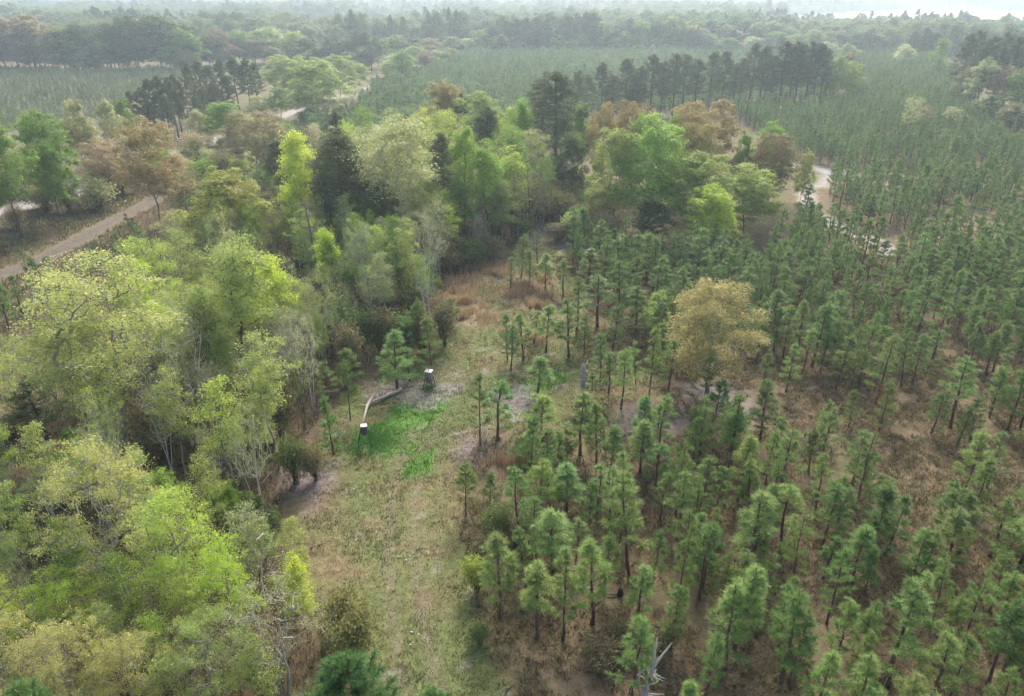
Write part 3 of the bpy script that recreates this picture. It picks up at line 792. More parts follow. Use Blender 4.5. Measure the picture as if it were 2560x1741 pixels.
    ('broadleaf_tree', 'dome', -54.0, 210.49, 15.91, 19.69, 'YG', 'DarkB', 'spreading yellow-green oak with forked trunk along the white road', None, 'tree', 0.0),
    ('broadleaf_tree', 'dome', -74.14, 250.96, 14.29, 15.01, 'YG', 'DarkB', 'yellow-green dome left of the spreading roadside oak', None, 'tree', 0.0),
    ('broadleaf_tree', 'full', -69.48, 255.81, 13.69, 9.83, 'YG', 'DarkB', 'yellow-green crown right behind the spreading roadside oak', None, 'tree', 0.0),
    ('broadleaf_tree', 'dome', -57.45, 255.81, 13.69, 15.29, 'YG', 'DarkB', 'yellow-green dome right of the spreading roadside oak', None, 'tree', 0.0),
    ('broadleaf_tree', 'full', -55.85, 283.01, 8.94, 9.47, 'YG', 'DarkB', 'yellow-green rounded tree nearest the pine field on the road', None, 'tree', 0.0),
    ('broadleaf_tree', 'slim', -43.93, 309.02, 12.15, 11.98, 'BGrn', 'DarkB', 'bright green pointed tree at the corner of the middle field', None, 'tree', 0.0),
    ('tall_pine', 'tall', -92.85, 185.98, 11.04, 3.97, 'PineD', 'DarkB', 'dark tall pine, leftmost in the clump beyond left roadside trees', 'dark pine clump on the left', 'tree', 0.0),
    ('tall_pine', 'tall', -91.41, 188.75, 11.27, 4.83, 'PineD', 'DarkB', 'dark tall pine, second from left in the clump beyond left roadside trees', 'dark pine clump on the left', 'tree', 0.0),
    ('tall_pine', 'tall', -87.7, 183.29, 9.36, 4.31, 'PineD', 'DarkB', 'dark tall pine, third from left in the clump beyond left roadside trees', 'dark pine clump on the left', 'tree', 0.0),
    ('tall_pine', 'tall', -87.89, 185.98, 13.86, 4.77, 'PineD', 'DarkB', 'dark tall pine, fourth from left in the clump beyond left roadside trees', 'dark pine clump on the left', 'tree', 0.0),
    ('tall_pine', 'tall', -85.41, 185.98, 14.5, 4.93, 'PineD', 'DarkB', 'dark tall pine, fifth from left in the clump beyond left roadside trees', 'dark pine clump on the left', 'tree', 0.0),
    ('tall_pine', 'tall', -82.19, 180.67, 10.59, 4.64, 'PineD', 'DarkB', 'dark tall pine, sixth from left in the clump beyond left roadside trees', 'dark pine clump on the left', 'tree', 0.0),
    ('tall_pine', 'tall', -82.72, 185.98, 14.14, 4.77, 'PineD', 'DarkB', 'dark tall pine, seventh from left in the clump beyond left roadside trees', 'dark pine clump on the left', 'tree', 0.0),
    ('tall_pine', 'tall', -85.39, 194.53, 13.84, 4.55, 'PineD', 'DarkB', 'dark tall pine, eighth from left in the clump beyond left roadside trees', 'dark pine clump on the left', 'tree', 0.0),
    ('tall_pine', 'tall', -81.34, 188.75, 13.03, 4.43, 'PineD', 'DarkB', 'dark tall pine, ninth from left in the clump beyond left roadside trees', 'dark pine clump on the left', 'tree', 0.0),
    ('tall_pine', 'tall', -86.65, 207.1, 15.39, 5.26, 'PineD', 'DarkB', 'dark tall pine, tenth from left in the clump beyond left roadside trees', 'dark pine clump on the left', 'tree', 0.0),
    ('tall_pine', 'tall', -76.96, 185.98, 9.93, 4.37, 'PineD', 'DarkB', 'dark tall pine, tenth from right in the clump beyond left roadside trees', 'dark pine clump on the left', 'tree', 0.0),
    ('tall_pine', 'tall', -89.24, 221.28, 15.03, 5.6, 'PineD', 'DarkB', 'dark tall pine, ninth from right in the clump beyond left roadside trees', 'dark pine clump on the left', 'tree', 0.0),
    ('tall_pine', 'tall', -80.94, 200.63, 10.59, 5.11, 'PineD', 'DarkB', 'dark tall pine, eighth from right in the clump beyond left roadside trees', 'dark pine clump on the left', 'tree', 0.0),
    ('tall_pine', 'tall', -83.66, 213.97, 14.6, 5.61, 'PineD', 'DarkB', 'dark tall pine, seventh from right in the clump beyond left roadside trees', 'dark pine clump on the left', 'tree', 0.0),
    ('tall_pine', 'tall', -76.64, 197.54, 11.42, 5.04, 'PineD', 'DarkB', 'dark tall pine, sixth from right in the clump beyond left roadside trees', 'dark pine clump on the left', 'tree', 0.0),
    ('tall_pine', 'tall', -83.05, 221.28, 15.24, 5.6, 'PineD', 'DarkB', 'dark tall pine, fifth from right in the clump beyond left roadside trees', 'dark pine clump on the left', 'tree', 0.0),
    ('tall_pine', 'tall', -76.78, 207.1, 12.4, 5.26, 'PineD', 'DarkB', 'dark tall pine, fourth from right in the clump beyond left roadside trees', 'dark pine clump on the left', 'tree', 0.0),
    ('tall_pine', 'tall', -81.92, 229.06, 15.16, 6.36, 'PineD', 'DarkB', 'dark tall pine, third from right in the clump beyond left roadside trees', 'dark pine clump on the left', 'tree', 0.0),
    ('tall_pine', 'tall', -78.55, 229.06, 14.84, 5.78, 'PineD', 'DarkB', 'dark tall pine, second from right in the clump beyond left roadside trees', 'dark pine clump on the left', 'tree', 0.0),
    ('tall_pine', 'tall', -78.72, 237.37, 13.04, 5.48, 'PineD', 'DarkB', 'dark tall pine, rightmost in the clump beyond left roadside trees', 'dark pine clump on the left', 'tree', 0.0),
    ('tall_pine', 'tall', 13.36, 178.11, 14.41, 6.11, 'PineD', 'DarkB', 'dark tall pine, leftmost in the row across the plantation', 'row of tall pines across the plantation', 'tree', 0.0),
    ('tall_pine', 'tall', 16.56, 194.53, 14.59, 5.8, 'PineD', 'DarkB', 'dark tall pine, second from left in the row across the plantation', 'row of tall pines across the plantation', 'tree', 0.0),
    ('tall_pine', 'tall', 19.7, 200.63, 13.04, 5.96, 'PineD', 'DarkB', 'dark tall pine, third from left in the row across the plantation', 'row of tall pines across the plantation', 'tree', 0.0),
    ('tall_pine', 'tall', 24.87, 213.97, 14.81, 6.78, 'PineD', 'DarkB', 'dark tall pine, fourth from left in the row across the plantation', 'row of tall pines across the plantation', 'tree', 0.0),
    ('tall_pine', 'tall', 28.26, 213.97, 11.71, 6.33, 'PineD', 'DarkB', 'dark tall pine, fifth from left in the row across the plantation', 'row of tall pines across the plantation', 'tree', 0.0),
    ('tall_pine', 'tall', 31.85, 215.4, 15.71, 7.74, 'PineD', 'DarkB', 'dark tall pine, sixth from left in the row across the plantation', 'row of tall pines across the plantation', 'tree', 0.0),
    ('tall_pine', 'tall', 33.4, 210.49, 12.57, 5.79, 'PineD', 'DarkB', 'dark tall pine, seventh from left in the row across the plantation', 'row of tall pines across the plantation', 'tree', 0.0),
    ('tall_pine', 'tall', 35.61, 213.97, 14.29, 6.33, 'PineD', 'DarkB', 'dark tall pine, eighth from left in the row across the plantation', 'row of tall pines across the plantation', 'tree', 0.0),
    ('tall_pine', 'tall', 39.99, 219.78, 16.62, 7.88, 'PineD', 'DarkB', 'dark tall pine, ninth from left in the row across the plantation', 'row of tall pines across the plantation', 'tree', 0.0),
    ('tall_pine', 'tall', 42.89, 219.78, 14.84, 6.49, 'PineD', 'DarkB', 'dark tall pine, tenth from left in the row across the plantation', 'row of tall pines across the plantation', 'tree', 0.0),
    ('tall_pine', 'tall', 46.66, 221.28, 16.82, 7.0, 'PineD', 'DarkB', 'dark tall pine, eleventh from left in the row across the plantation', 'row of tall pines across the plantation', 'tree', 0.0),
    ('tall_pine', 'tall', 50.37, 225.11, 16.22, 7.59, 'PineD', 'DarkB', 'dark tall pine, twelfth from left in the row across the plantation', 'row of tall pines across the plantation', 'tree', 0.0),
    ('tall_pine', 'tall', 54.28, 226.67, 14.81, 6.68, 'PineD', 'DarkB', 'dark tall pine, thirteenth from left in the row across the plantation', 'row of tall pines across the plantation', 'tree', 0.0),
    ('tall_pine', 'tall', 58.65, 227.46, 16.58, 6.7, 'PineD', 'DarkB', 'dark tall pine, thirteenth from right in the row across the plantation', 'row of tall pines across the plantation', 'tree', 0.0),
    ('tall_pine', 'tall', 62.65, 229.06, 16.57, 6.75, 'PineD', 'DarkB', 'dark tall pine, twelfth from right in the row across the plantation', 'row of tall pines across the plantation', 'tree', 0.0),
    ('tall_pine', 'tall', 65.83, 227.46, 13.66, 5.74, 'PineD', 'DarkB', 'dark tall pine, eleventh from right in the row across the plantation', 'row of tall pines across the plantation', 'tree', 0.0),
    ('tall_pine', 'tall', 69.2, 233.15, 14.51, 6.86, 'PineD', 'DarkB', 'dark tall pine, tenth from right in the row across the plantation', 'row of tall pines across the plantation', 'tree', 0.0),
    ('tall_pine', 'tall', 72.99, 235.67, 18.54, 7.42, 'PineD', 'DarkB', 'dark tall pine, ninth from right in the row across the plantation', 'row of tall pines across the plantation', 'tree', 0.0),
    ('tall_pine', 'tall', 75.32, 233.15, 17.82, 7.35, 'PineD', 'DarkB', 'dark tall pine, eighth from right in the row across the plantation', 'row of tall pines across the plantation', 'tree', 0.0),
    ('tall_pine', 'tall', 79.18, 235.67, 15.21, 6.43, 'PineD', 'DarkB', 'dark tall pine, seventh from right in the row across the plantation', 'row of tall pines across the plantation', 'tree', 0.0),
    ('tall_pine', 'tall', 82.27, 235.67, 19.09, 7.92, 'PineD', 'DarkB', 'dark tall pine, sixth from right in the row across the plantation', 'row of tall pines across the plantation', 'tree', 0.0),
    ('tall_pine', 'tall', 85.12, 235.67, 18.76, 7.92, 'PineD', 'DarkB', 'dark tall pine, fifth from right in the row across the plantation', 'row of tall pines across the plantation', 'tree', 0.0),
    ('tall_pine', 'tall', 87.81, 237.37, 18.21, 7.47, 'PineD', 'DarkB', 'dark tall pine, fourth from right in the row across the plantation', 'row of tall pines across the plantation', 'tree', 0.0),
    ('tall_pine', 'tall', 91.55, 239.1, 18.55, 7.52, 'PineD', 'DarkB', 'dark tall pine, third from right in the row across the plantation', 'row of tall pines across the plantation', 'tree', 0.0),
    ('tall_pine', 'tall', 94.05, 239.1, 18.1, 7.52, 'PineD', 'DarkB', 'dark tall pine, second from right in the row across the plantation', 'row of tall pines across the plantation', 'tree', 0.0),
    ('tall_pine', 'tall', 95.28, 237.37, 16.76, 5.98, 'PineD', 'DarkB', 'dark tall pine, rightmost in the row across the plantation', 'row of tall pines across the plantation', 'tree', 0.0),
    ('broadleaf_tree', 'full', 102.42, 244.44, 14.55, 7.07, 'PGrn', 'DarkB', 'green tree at the right end of the tall pine row', None, 'tree', 0.0),
    ('broadleaf_tree', 'full', 107.76, 248.12, 12.5, 10.15, 'YGd', 'DarkB', 'yellow-green bushy tree at right end of the tall pine row', None, 'tree', 0.0),
    ('broadleaf_tree', 'full', 99.86, 244.44, 11.04, 7.07, 'Grn', 'DarkB', 'dark green bush-tree under right end of the tall pine row', None, 'tree', 0.0),
    ('broadleaf_tree', 'full', 114.39, 266.07, 13.54, 8.93, 'Org', 'DarkB', 'orange-tinted crown behind right end of the tall pine row', None, 'tree', 0.0),
    ('broadleaf_tree', 'full', 39.43, 244.44, 7.13, 5.3, 'BGrn', 'DarkB', 'small bright green tree in front of the pine row', None, 'tree', 0.0),
    ('tall_pine', 'tall', 197.61, 388.11, 14.6, 8.74, 'PineD', 'DarkB', 'dark tall pine, leftmost in the clump near right border', 'dark pine clump on the right', 'tree', 0.0),
    ('tall_pine', 'tall', 204.79, 392.52, 15.84, 9.64, 'PineD', 'DarkB', 'dark tall pine, second from left in the clump near right border', 'dark pine clump on the right', 'tree', 0.0),
    ('tall_pine', 'tall', 207.54, 388.11, 13.7, 8.74, 'PineD', 'DarkB', 'dark tall pine, third from left in the clump near right border', 'dark pine clump on the right', 'tree', 0.0),
    ('tall_pine', 'tall', 141.47, 244.44, 20.85, 8.71, 'PineD', 'DarkB', 'dark tall pine, fourth from left in the clump near right border', 'dark pine clump on the right', 'tree', 0.0),
    ('tall_pine', 'tall', 148.29, 250.96, 21.33, 8.4, 'PineD', 'DarkB', 'dark tall pine, fifth from left in the clump near right border', 'dark pine clump on the right', 'tree', 0.0),
    ('tall_pine', 'tall', 137.34, 229.06, 18.94, 6.75, 'PineD', 'DarkB', 'dark tall pine, sixth from left in the clump near right border', 'dark pine clump on the right', 'tree', 0.0),
    ('tall_pine', 'tall', 148.51, 244.44, 19.71, 8.19, 'PineD', 'DarkB', 'dark tall pine, seventh from right in the clump near right border', 'dark pine clump on the right', 'tree', 0.0),
    ('tall_pine', 'tall', 141.05, 225.11, 18.13, 6.64, 'PineD', 'DarkB', 'dark tall pine, sixth from right in the clump near right border', 'dark pine clump on the right', 'tree', 0.0),
    ('tall_pine', 'tall', 153.38, 244.44, 20.85, 8.71, 'PineD', 'DarkB', 'dark tall pine, fifth from right in the clump near right border', 'dark pine clump on the right', 'tree', 0.0),
    ('tall_pine', 'tall', 152.58, 237.37, 20.1, 8.97, 'PineD', 'DarkB', 'dark tall pine, fourth from right in the clump near right border', 'dark pine clump on the right', 'tree', 0.0),
    ('tall_pine', 'tall', 153.1, 233.15, 19.78, 8.33, 'PineD', 'DarkB', 'dark tall pine, third from right in the clump near right border', 'dark pine clump on the right', 'tree', 0.0),
    ('tall_pine', 'tall', 163.23, 244.44, 20.28, 8.19, 'PineD', 'DarkB', 'dark tall pine, second from right in the clump near right border', 'dark pine clump on the right', 'tree', 0.0),
    ('tall_pine', 'tall', 162.54, 237.37, 20.1, 7.97, 'PineD', 'DarkB', 'dark tall pine, rightmost in the clump near right border', 'dark pine clump on the right', 'tree', 0.0),
    ('broadleaf_tree', 'full', 173.85, 348.67, 11.28, 9.89, 'PaleYG', 'DarkB', 'pale tree left of the right-hand pine clump', None, 'tree', 0.0),
    ('broadleaf_tree', 'full', 172.28, 316.24, 15.81, 7.51, 'BGrn', 'DarkB', 'bright green tree between the right-hand pines', None, 'tree', 0.0),
    ('broadleaf_tree', 'feather', 136.9, 225.11, 15.47, 9.17, 'PaleYG', 'DarkB', 'pale thin tree in front of the right-hand pines', None, 'tree', 0.0),
    ('broadleaf_tree', 'feather', 141.14, 221.28, 13.65, 8.03, 'Tan', 'DarkB', 'tan thin tree in front of right-hand pines', None, 'tree', 0.0),
    ('broadleaf_tree', 'full', 137.18, 233.15, 11.5, 9.01, 'Olv', 'DarkB', 'olive tree at foot of the right-hand pine clump', None, 'tree', 0.0),
    ('broadleaf_tree', 'full', 141.32, 213.97, 13.78, 10.4, 'Grn', 'DarkB', 'green tree at right border below the pine clump', None, 'tree', 0.0),
    ('broadleaf_tree', 'full', 154.2, 229.06, 16.79, 9.98, 'Org', 'DarkB', 'orange crown at the right border among pines', None, 'tree', 0.0),
    ('broadleaf_tree', 'sparse', 95.25, 180.67, 10.14, 4.99, 'PaleYG', 'DarkB', 'spindly yellow tree in the far plantation clearing', None, 'tree', 0.0),
    ('broadleaf_tree', 'sparse', 101.3, 185.98, 7.61, 4.7, 'Tan', 'DarkB', 'spindly tan tree in the far plantation clearing', None, 'tree', 0.0),
    ('broadleaf_tree', 'sparse', 108.05, 185.98, 7.14, 5.12, 'PaleYG', 'DarkB', 'spindly pale tree at foot of the right-hand pine clump', None, 'tree', 0.0),
    ('broadleaf_tree', 'full', 112.75, 188.75, 4.85, 5.56, 'Olv', 'DarkB', 'low olive tree in the far brushy clearing', None, 'tree', 0.0),
    ('broadleaf_tree', 'full', 125.68, 200.63, 8.12, 8.82, 'DGrn', 'DarkB', 'low dark tree below the right-hand pine clump', None, 'tree', 0.0),
    ('broadleaf_tree', 'full', 121.5, 183.29, 8.44, 8.11, 'Olv', 'DarkB', 'low olive tree at right border beyond the plantation', None, 'tree', 0.0),
    ('broadleaf_tree', 'far', -251.03, 353.01, 13.81, 17.41, 'Olv', 'DarkB', 'hazy olive tree, leftmost in tree line behind left pine field', 'tree line behind the left field', 'tree', 0.0),
    ('broadleaf_tree', 'far', -241.29, 355.93, 21.83, 21.94, 'OrgB', 'DarkB', 'hazy orange-brown tree, leftmost in tree line behind left pine field', 'tree line behind the left field', 'tree', 0.0),
    ('broadleaf_tree', 'far', -230.32, 355.93, 22.64, 21.94, 'OrgB', 'DarkB', 'hazy orange-brown tree, second from left in tree line behind left pine field', 'tree line behind the left field', 'tree', 0.0),
    ('broadleaf_tree', 'far', -230.34, 363.48, 13.75, 22.38, 'OrgB', 'DarkB', 'hazy orange-brown tree, third from left in tree line behind left pine field', 'tree line behind the left field', 'tree', 0.0),
    ('broadleaf_tree', 'far', -222.1, 358.68, 9.52, 10.31, 'Olv', 'DarkB', 'hazy olive tree, second from left in tree line behind left pine field', 'tree line behind the left field', 'tree', 0.0),
    ('broadleaf_tree', 'far', -215.75, 353.03, 18.55, 17.41, 'OrgB', 'DarkB', 'hazy orange-brown tree, fourth from left in tree line behind left pine field', 'tree line behind the left field', 'tree', 0.0),
    ('broadleaf_tree', 'far', -216.61, 355.93, 22.32, 20.11, 'OrgB', 'DarkB', 'hazy orange-brown tree, fifth from right in tree line behind left pine field', 'tree line behind the left field', 'tree', 0.0),
    ('broadleaf_tree', 'far', -219.09, 361.64, 9.78, 17.82, 'OrgB', 'DarkB', 'hazy orange-brown tree, fourth from right in tree line behind left pine field', 'tree line behind the left field', 'tree', 0.0),
    ('broadleaf_tree', 'far', -217.28, 363.48, 13.24, 13.06, 'Olv', 'DarkB', 'hazy olive tree, third from left in tree line behind left pine field', 'tree line behind the left field', 'tree', 0.0),
    ('broadleaf_tree', 'far', -202.97, 349.31, 17.65, 15.8, 'OrgB', 'DarkB', 'hazy orange-brown tree, third from right in tree line behind left pine field', 'tree line behind the left field', 'tree', 0.0),
    ('broadleaf_tree', 'far', -201.81, 352.26, 17.92, 16.29, 'Grn', 'DarkB', 'hazy green tree, leftmost in tree line behind left pine field', 'tree line behind the left field', 'tree', 0.0),
    ('broadleaf_tree', 'far', -197.15, 348.67, 10.79, 14.34, 'DGrn', 'DarkB', 'hazy dark green tree, leftmost in tree line behind left pine field', 'tree line behind the left field', 'tree', 0.0),
    ('broadleaf_tree', 'far', -195.06, 350.67, 12.68, 12.98, 'Grn', 'DarkB', 'hazy green tree, second from left in tree line behind left pine field', 'tree line behind the left field', 'tree', 0.0),
    ('broadleaf_tree', 'far', -194.68, 355.93, 19.07, 21.94, 'DGrn', 'DarkB', 'hazy dark green tree, second from left in tree line behind left pine field', 'tree line behind the left field', 'tree', 0.0),
    ('broadleaf_tree', 'far', -187.66, 345.83, 9.04, 12.8, 'Grn', 'DarkB', 'hazy green tree, third from left in tree line behind left pine field', 'tree line behind the left field', 'tree', 0.0),
    ('broadleaf_tree', 'far', -188.02, 346.7, 8.03, 11.41, 'DGrn', 'DarkB', 'hazy dark green tree, third from left in tree line behind left pine field', 'tree line behind the left field', 'tree', 0.0),
    ('broadleaf_tree', 'far', -187.64, 351.26, 14.9, 14.44, 'DGrn', 'DarkB', 'hazy dark green tree, fourth from left in tree line behind left pine field', 'tree line behind the left field', 'tree', 0.0),
    ('broadleaf_tree', 'far', -182.81, 348.67, 11.61, 16.13, 'DGrn', 'DarkB', 'hazy dark green tree, fifth from left in tree line behind left pine field', 'tree line behind the left field', 'tree', 0.0),
    ('broadleaf_tree', 'far', -182.74, 351.97, 13.57, 17.36, 'Grn', 'DarkB', 'hazy green tree, fourth from left in tree line behind left pine field', 'tree line behind the left field', 'tree', 0.0),
    ('broadleaf_tree', 'far', -180.97, 355.93, 19.72, 18.28, 'DGrn', 'DarkB', 'hazy dark green tree, sixth from left in tree line behind left pine field', 'tree line behind the left field', 'tree', 0.0),
    ('broadleaf_tree', 'far', -177.47, 352.29, 16.01, 13.03, 'DGrn', 'DarkB', 'hazy dark green tree, seventh from left in tree line behind left pine field', 'tree line behind the left field', 'tree', 0.0),
    ('broadleaf_tree', 'far', -173.34, 350.1, 9.46, 12.96, 'DGrn', 'DarkB', 'hazy dark green tree, eighth from left in tree line behind left pine field', 'tree line behind the left field', 'tree', 0.0),
    ('broadleaf_tree', 'far', -170.91, 355.93, 22.32, 16.45, 'DGrn', 'DarkB', 'hazy dark green tree, ninth from right in tree line behind left pine field', 'tree line behind the left field', 'tree', 0.0),
    ('broadleaf_tree', 'far', -168.33, 352.26, 13.03, 16.29, 'DGrn', 'DarkB', 'hazy dark green tree, eighth from right in tree line behind left pine field', 'tree line behind the left field', 'tree', 0.0),
    ('broadleaf_tree', 'far', -159.95, 355.93, 22.64, 25.59, 'DGrn', 'DarkB', 'hazy dark green tree, seventh from right in tree line behind left pine field', 'tree line behind the left field', 'tree', 0.0),
    ('broadleaf_tree', 'far', -158.77, 362.32, 13.29, 14.87, 'DGrn', 'DarkB', 'hazy dark green tree, sixth from right in tree line behind left pine field', 'tree line behind the left field', 'tree', 0.0),
    ('broadleaf_tree', 'far', -153.85, 352.26, 11.38, 16.29, 'Grn', 'DarkB', 'hazy green tree, fifth from right in tree line behind left pine field', 'tree line behind the left field', 'tree', 0.0),
    ('broadleaf_tree', 'far', -146.44, 345.14, 6.94, 10.65, 'Olv', 'DarkB', 'hazy olive tree, fourth from left in tree line behind left pine field', 'tree line behind the left field', 'tree', 0.0),
    ('broadleaf_tree', 'far', -144.19, 345.28, 9.54, 12.78, 'Olv', 'DarkB', 'hazy olive tree, fourth from right in tree line behind left pine field', 'tree line behind the left field', 'tree', 0.0),
    ('broadleaf_tree', 'far', -145.93, 352.6, 17.35, 20.29, 'Grn', 'DarkB', 'hazy green tree, fourth from right in tree line behind left pine field', 'tree line behind the left field', 'tree', 0.0),
    ('broadleaf_tree', 'far', -149.21, 363.48, 18.44, 18.65, 'DGrn', 'DarkB', 'hazy dark green tree, fifth from right in tree line behind left pine field', 'tree line behind the left field', 'tree', 0.0),
    ('broadleaf_tree', 'far', -139.75, 344.09, 5.52, 8.5, 'Grn', 'DarkB', 'hazy green tree, third from right in tree line behind left pine field', 'tree line behind the left field', 'tree', 0.0),
    ('broadleaf_tree', 'far', -144.09, 362.92, 10.98, 13.41, 'DGrn', 'DarkB', 'hazy dark green tree, fourth from right in tree line behind left pine field', 'tree line behind the left field', 'tree', 0.0),
    ('broadleaf_tree', 'far', -142.26, 367.38, 13.03, 13.19, 'DGrn', 'DarkB', 'hazy dark green tree, third from right in tree line behind left pine field', 'tree line behind the left field', 'tree', 0.0),
    ('broadleaf_tree', 'far', -136.6, 367.38, 16.94, 16.96, 'OrgB', 'DarkB', 'hazy orange-brown tree, second from right in tree line behind left pine field', 'tree line behind the left field', 'tree', 0.0),
    ('broadleaf_tree', 'far', -137.43, 369.79, 11.32, 12.13, 'Grn', 'DarkB', 'hazy green tree, second from right in tree line behind left pine field', 'tree line behind the left field', 'tree', 0.0),
    ('broadleaf_tree', 'far', -133.72, 362.76, 9.37, 10.42, 'Olv', 'DarkB', 'hazy olive tree, third from right in tree line behind left pine field', 'tree line behind the left field', 'tree', 0.0),
    ('broadleaf_tree', 'far', -116.32, 326.41, 5.43, 8.08, 'DGrn', 'DarkB', 'hazy dark green tree, second from right in tree line behind left pine field', 'tree line behind the left field', 'tree', 0.0),
    ('broadleaf_tree', 'far', -131.5, 377.47, 15.1, 15.47, 'Grn', 'DarkB', 'hazy green tree, rightmost in tree line behind left pine field', 'tree line behind the left field', 'tree', 0.0),
    ('broadleaf_tree', 'far', -134.01, 385.42, 11.57, 20.52, 'Olv', 'DarkB', 'hazy olive tree, second from right in tree line behind left pine field', 'tree line behind the left field', 'tree', 0.0),
    ('broadleaf_tree', 'far', -114.5, 331.7, 6.38, 10.25, 'YG', 'DarkB', 'hazy yellow-green tree, leftmost in tree line behind left pine field', 'tree line behind the left field', 'tree', 0.0),
    ('broadleaf_tree', 'far', -123.76, 377.47, 11.6, 15.47, 'OrgB', 'DarkB', 'hazy orange-brown tree, rightmost in tree line behind left pine field', 'tree line behind the left field', 'tree', 0.0),
    ('broadleaf_tree', 'far', -121.15, 388.11, 16.39, 25.82, 'YG', 'DarkB', 'hazy yellow-green tree, second from right in tree line behind left pine field', 'tree line behind the left field', 'tree', 0.0),
    ('broadleaf_tree', 'far', -113.46, 370.25, 9.12, 12.15, 'Olv', 'DarkB', 'hazy olive tree, rightmost in tree line behind left pine field', 'tree line behind the left field', 'tree', 0.0),
    ('broadleaf_tree', 'far', -107.25, 388.11, 14.6, 15.89, 'YG', 'DarkB', 'hazy yellow-green tree, rightmost in tree line behind left pine field', 'tree line behind the left field', 'tree', 0.0),
    ('broadleaf_tree', 'far', -100.76, 387.08, 11.88, 12.68, 'DGrn', 'DarkB', 'hazy dark green tree, rightmost in tree line behind left pine field', 'tree line behind the left field', 'tree', 0.0),
    ('broadleaf_tree', 'far', -105.44, 383.49, 6.64, 10.99, 'DGrn', 'DarkB', 'hazy dark green tree, leftmost in wood between road and middle field', 'wood at the head of the road', 'tree', 0.0),
    ('broadleaf_tree', 'far', -98.82, 373.24, 5.84, 10.71, 'DGrn', 'DarkB', 'hazy dark green tree, second from left in wood between road and middle field', 'wood at the head of the road', 'tree', 0.0),
    ('broadleaf_tree', 'far', -101.29, 388.11, 9.19, 13.9, 'Grn', 'DarkB', 'hazy green tree, leftmost in wood between road and middle field', 'wood at the head of the road', 'tree', 0.0),
    ('broadleaf_tree', 'far', -92.82, 377.47, 8.07, 13.54, 'DGrn', 'DarkB', 'hazy dark green tree, third from left in wood between road and middle field', 'wood at the head of the road', 'tree', 0.0),
    ('tall_pine', 'tall', -87.99, 377.47, 12.48, 8.7, 'PineD', 'DarkB', 'hazy dark pine, leftmost in wood between road and middle field', 'wood at the head of the road', 'tree', 0.0),
    ('tall_pine', 'tall', -81.64, 371.11, 8.3, 6.85, 'PineD', 'DarkB', 'hazy dark pine, second from left in wood between road and middle field', 'wood at the head of the road', 'tree', 0.0),
    ('broadleaf_tree', 'far', -81.22, 377.47, 11.6, 13.54, 'DGrn', 'DarkB', 'hazy dark green tree, fourth from left in wood between road and middle field', 'wood at the head of the road', 'tree', 0.0),
    ('broadleaf_tree', 'far', -72.59, 348.67, 8.33, 10.75, 'DGrn', 'DarkB', 'hazy dark green tree, fifth from left in wood between road and middle field', 'wood at the head of the road', 'tree', 0.0),
    ('tall_pine', 'tall', -76.71, 369.47, 11.69, 7.58, 'PineD', 'DarkB', 'hazy dark pine, third from left in wood between road and middle field', 'wood at the head of the road', 'tree', 0.0),
    ('broadleaf_tree', 'far', -74.52, 374.23, 8.53, 10.74, 'Olv', 'DarkB', 'hazy olive tree, leftmost in wood between road and middle field', 'wood at the head of the road', 'tree', 0.0),
    ('tall_pine', 'tall', -73.55, 370.93, 12.41, 7.61, 'PineD', 'DarkB', 'hazy dark pine, fourth from left in wood between road and middle field', 'wood at the head of the road', 'tree', 0.0),
    ('tall_pine', 'tall', -74.45, 377.47, 15.45, 9.67, 'PineD', 'DarkB', 'hazy dark pine, fifth from left in wood between road and middle field', 'wood at the head of the road', 'tree', 0.0),
    ('tall_pine', 'tall', -67.05, 347.62, 8.98, 7.15, 'PineD', 'DarkB', 'hazy dark pine, fifth from right in wood between road and middle field', 'wood at the head of the road', 'tree', 0.0),
    ('broadleaf_tree', 'far', -66.59, 345.33, 6.88, 8.52, 'Olv', 'DarkB', 'hazy olive tree, second from left in wood between road and middle field', 'wood at the head of the road', 'tree', 0.0),
    ('broadleaf_tree', 'far', -68.18, 360.05, 9.45, 10.35, 'DGrn', 'DarkB', 'hazy dark green tree, sixth from left in wood between road and middle field', 'wood at the head of the road', 'tree', 0.0),
    ('tall_pine', 'tall', -69.49, 371.35, 15.05, 9.52, 'PineD', 'DarkB', 'hazy dark pine, fourth from right in wood between road and middle field', 'wood at the head of the road', 'tree', 0.0),
    ('tall_pine', 'tall', -62.73, 348.67, 11.61, 8.96, 'PineD', 'DarkB', 'hazy dark pine, third from right in wood between road and middle field', 'wood at the head of the road', 'tree', 0.0),
    ('broadleaf_tree', 'far', -63.12, 367.38, 13.03, 13.19, 'DGrn', 'DarkB', 'hazy dark green tree, sixth from right in wood between road and middle field', 'wood at the head of the road', 'tree', 0.0),
    ('broadleaf_tree', 'far', -50.94, 323.8, 7.01, 10.02, 'YG', 'DarkB', 'hazy yellow-green tree, leftmost in wood between road and middle field', 'wood at the head of the road', 'tree', 0.0),
    ('broadleaf_tree', 'far', -60.89, 411.2, 11.98, 14.7, 'Grn', 'DarkB', 'hazy green tree, second from left in wood between road and middle field', 'wood at the head of the road', 'tree', 0.0),
    ('broadleaf_tree', 'far', -48.03, 326.67, 4.62, 6.74, 'Grn', 'DarkB', 'hazy green tree, third from left in wood between road and middle field', 'wood at the head of the road', 'tree', 0.0),
    ('broadleaf_tree', 'far', -45.06, 320.54, 4.85, 7.94, 'DGrn', 'DarkB', 'hazy dark green tree, fifth from right in wood between road and middle field', 'wood at the head of the road', 'tree', 0.0),
    ('tall_pine', 'tall', -60.12, 437.1, 12.68, 10.02, 'PineD', 'DarkB', 'hazy dark pine, second from right in wood between road and middle field', 'wood at the head of the road', 'tree', 0.0),
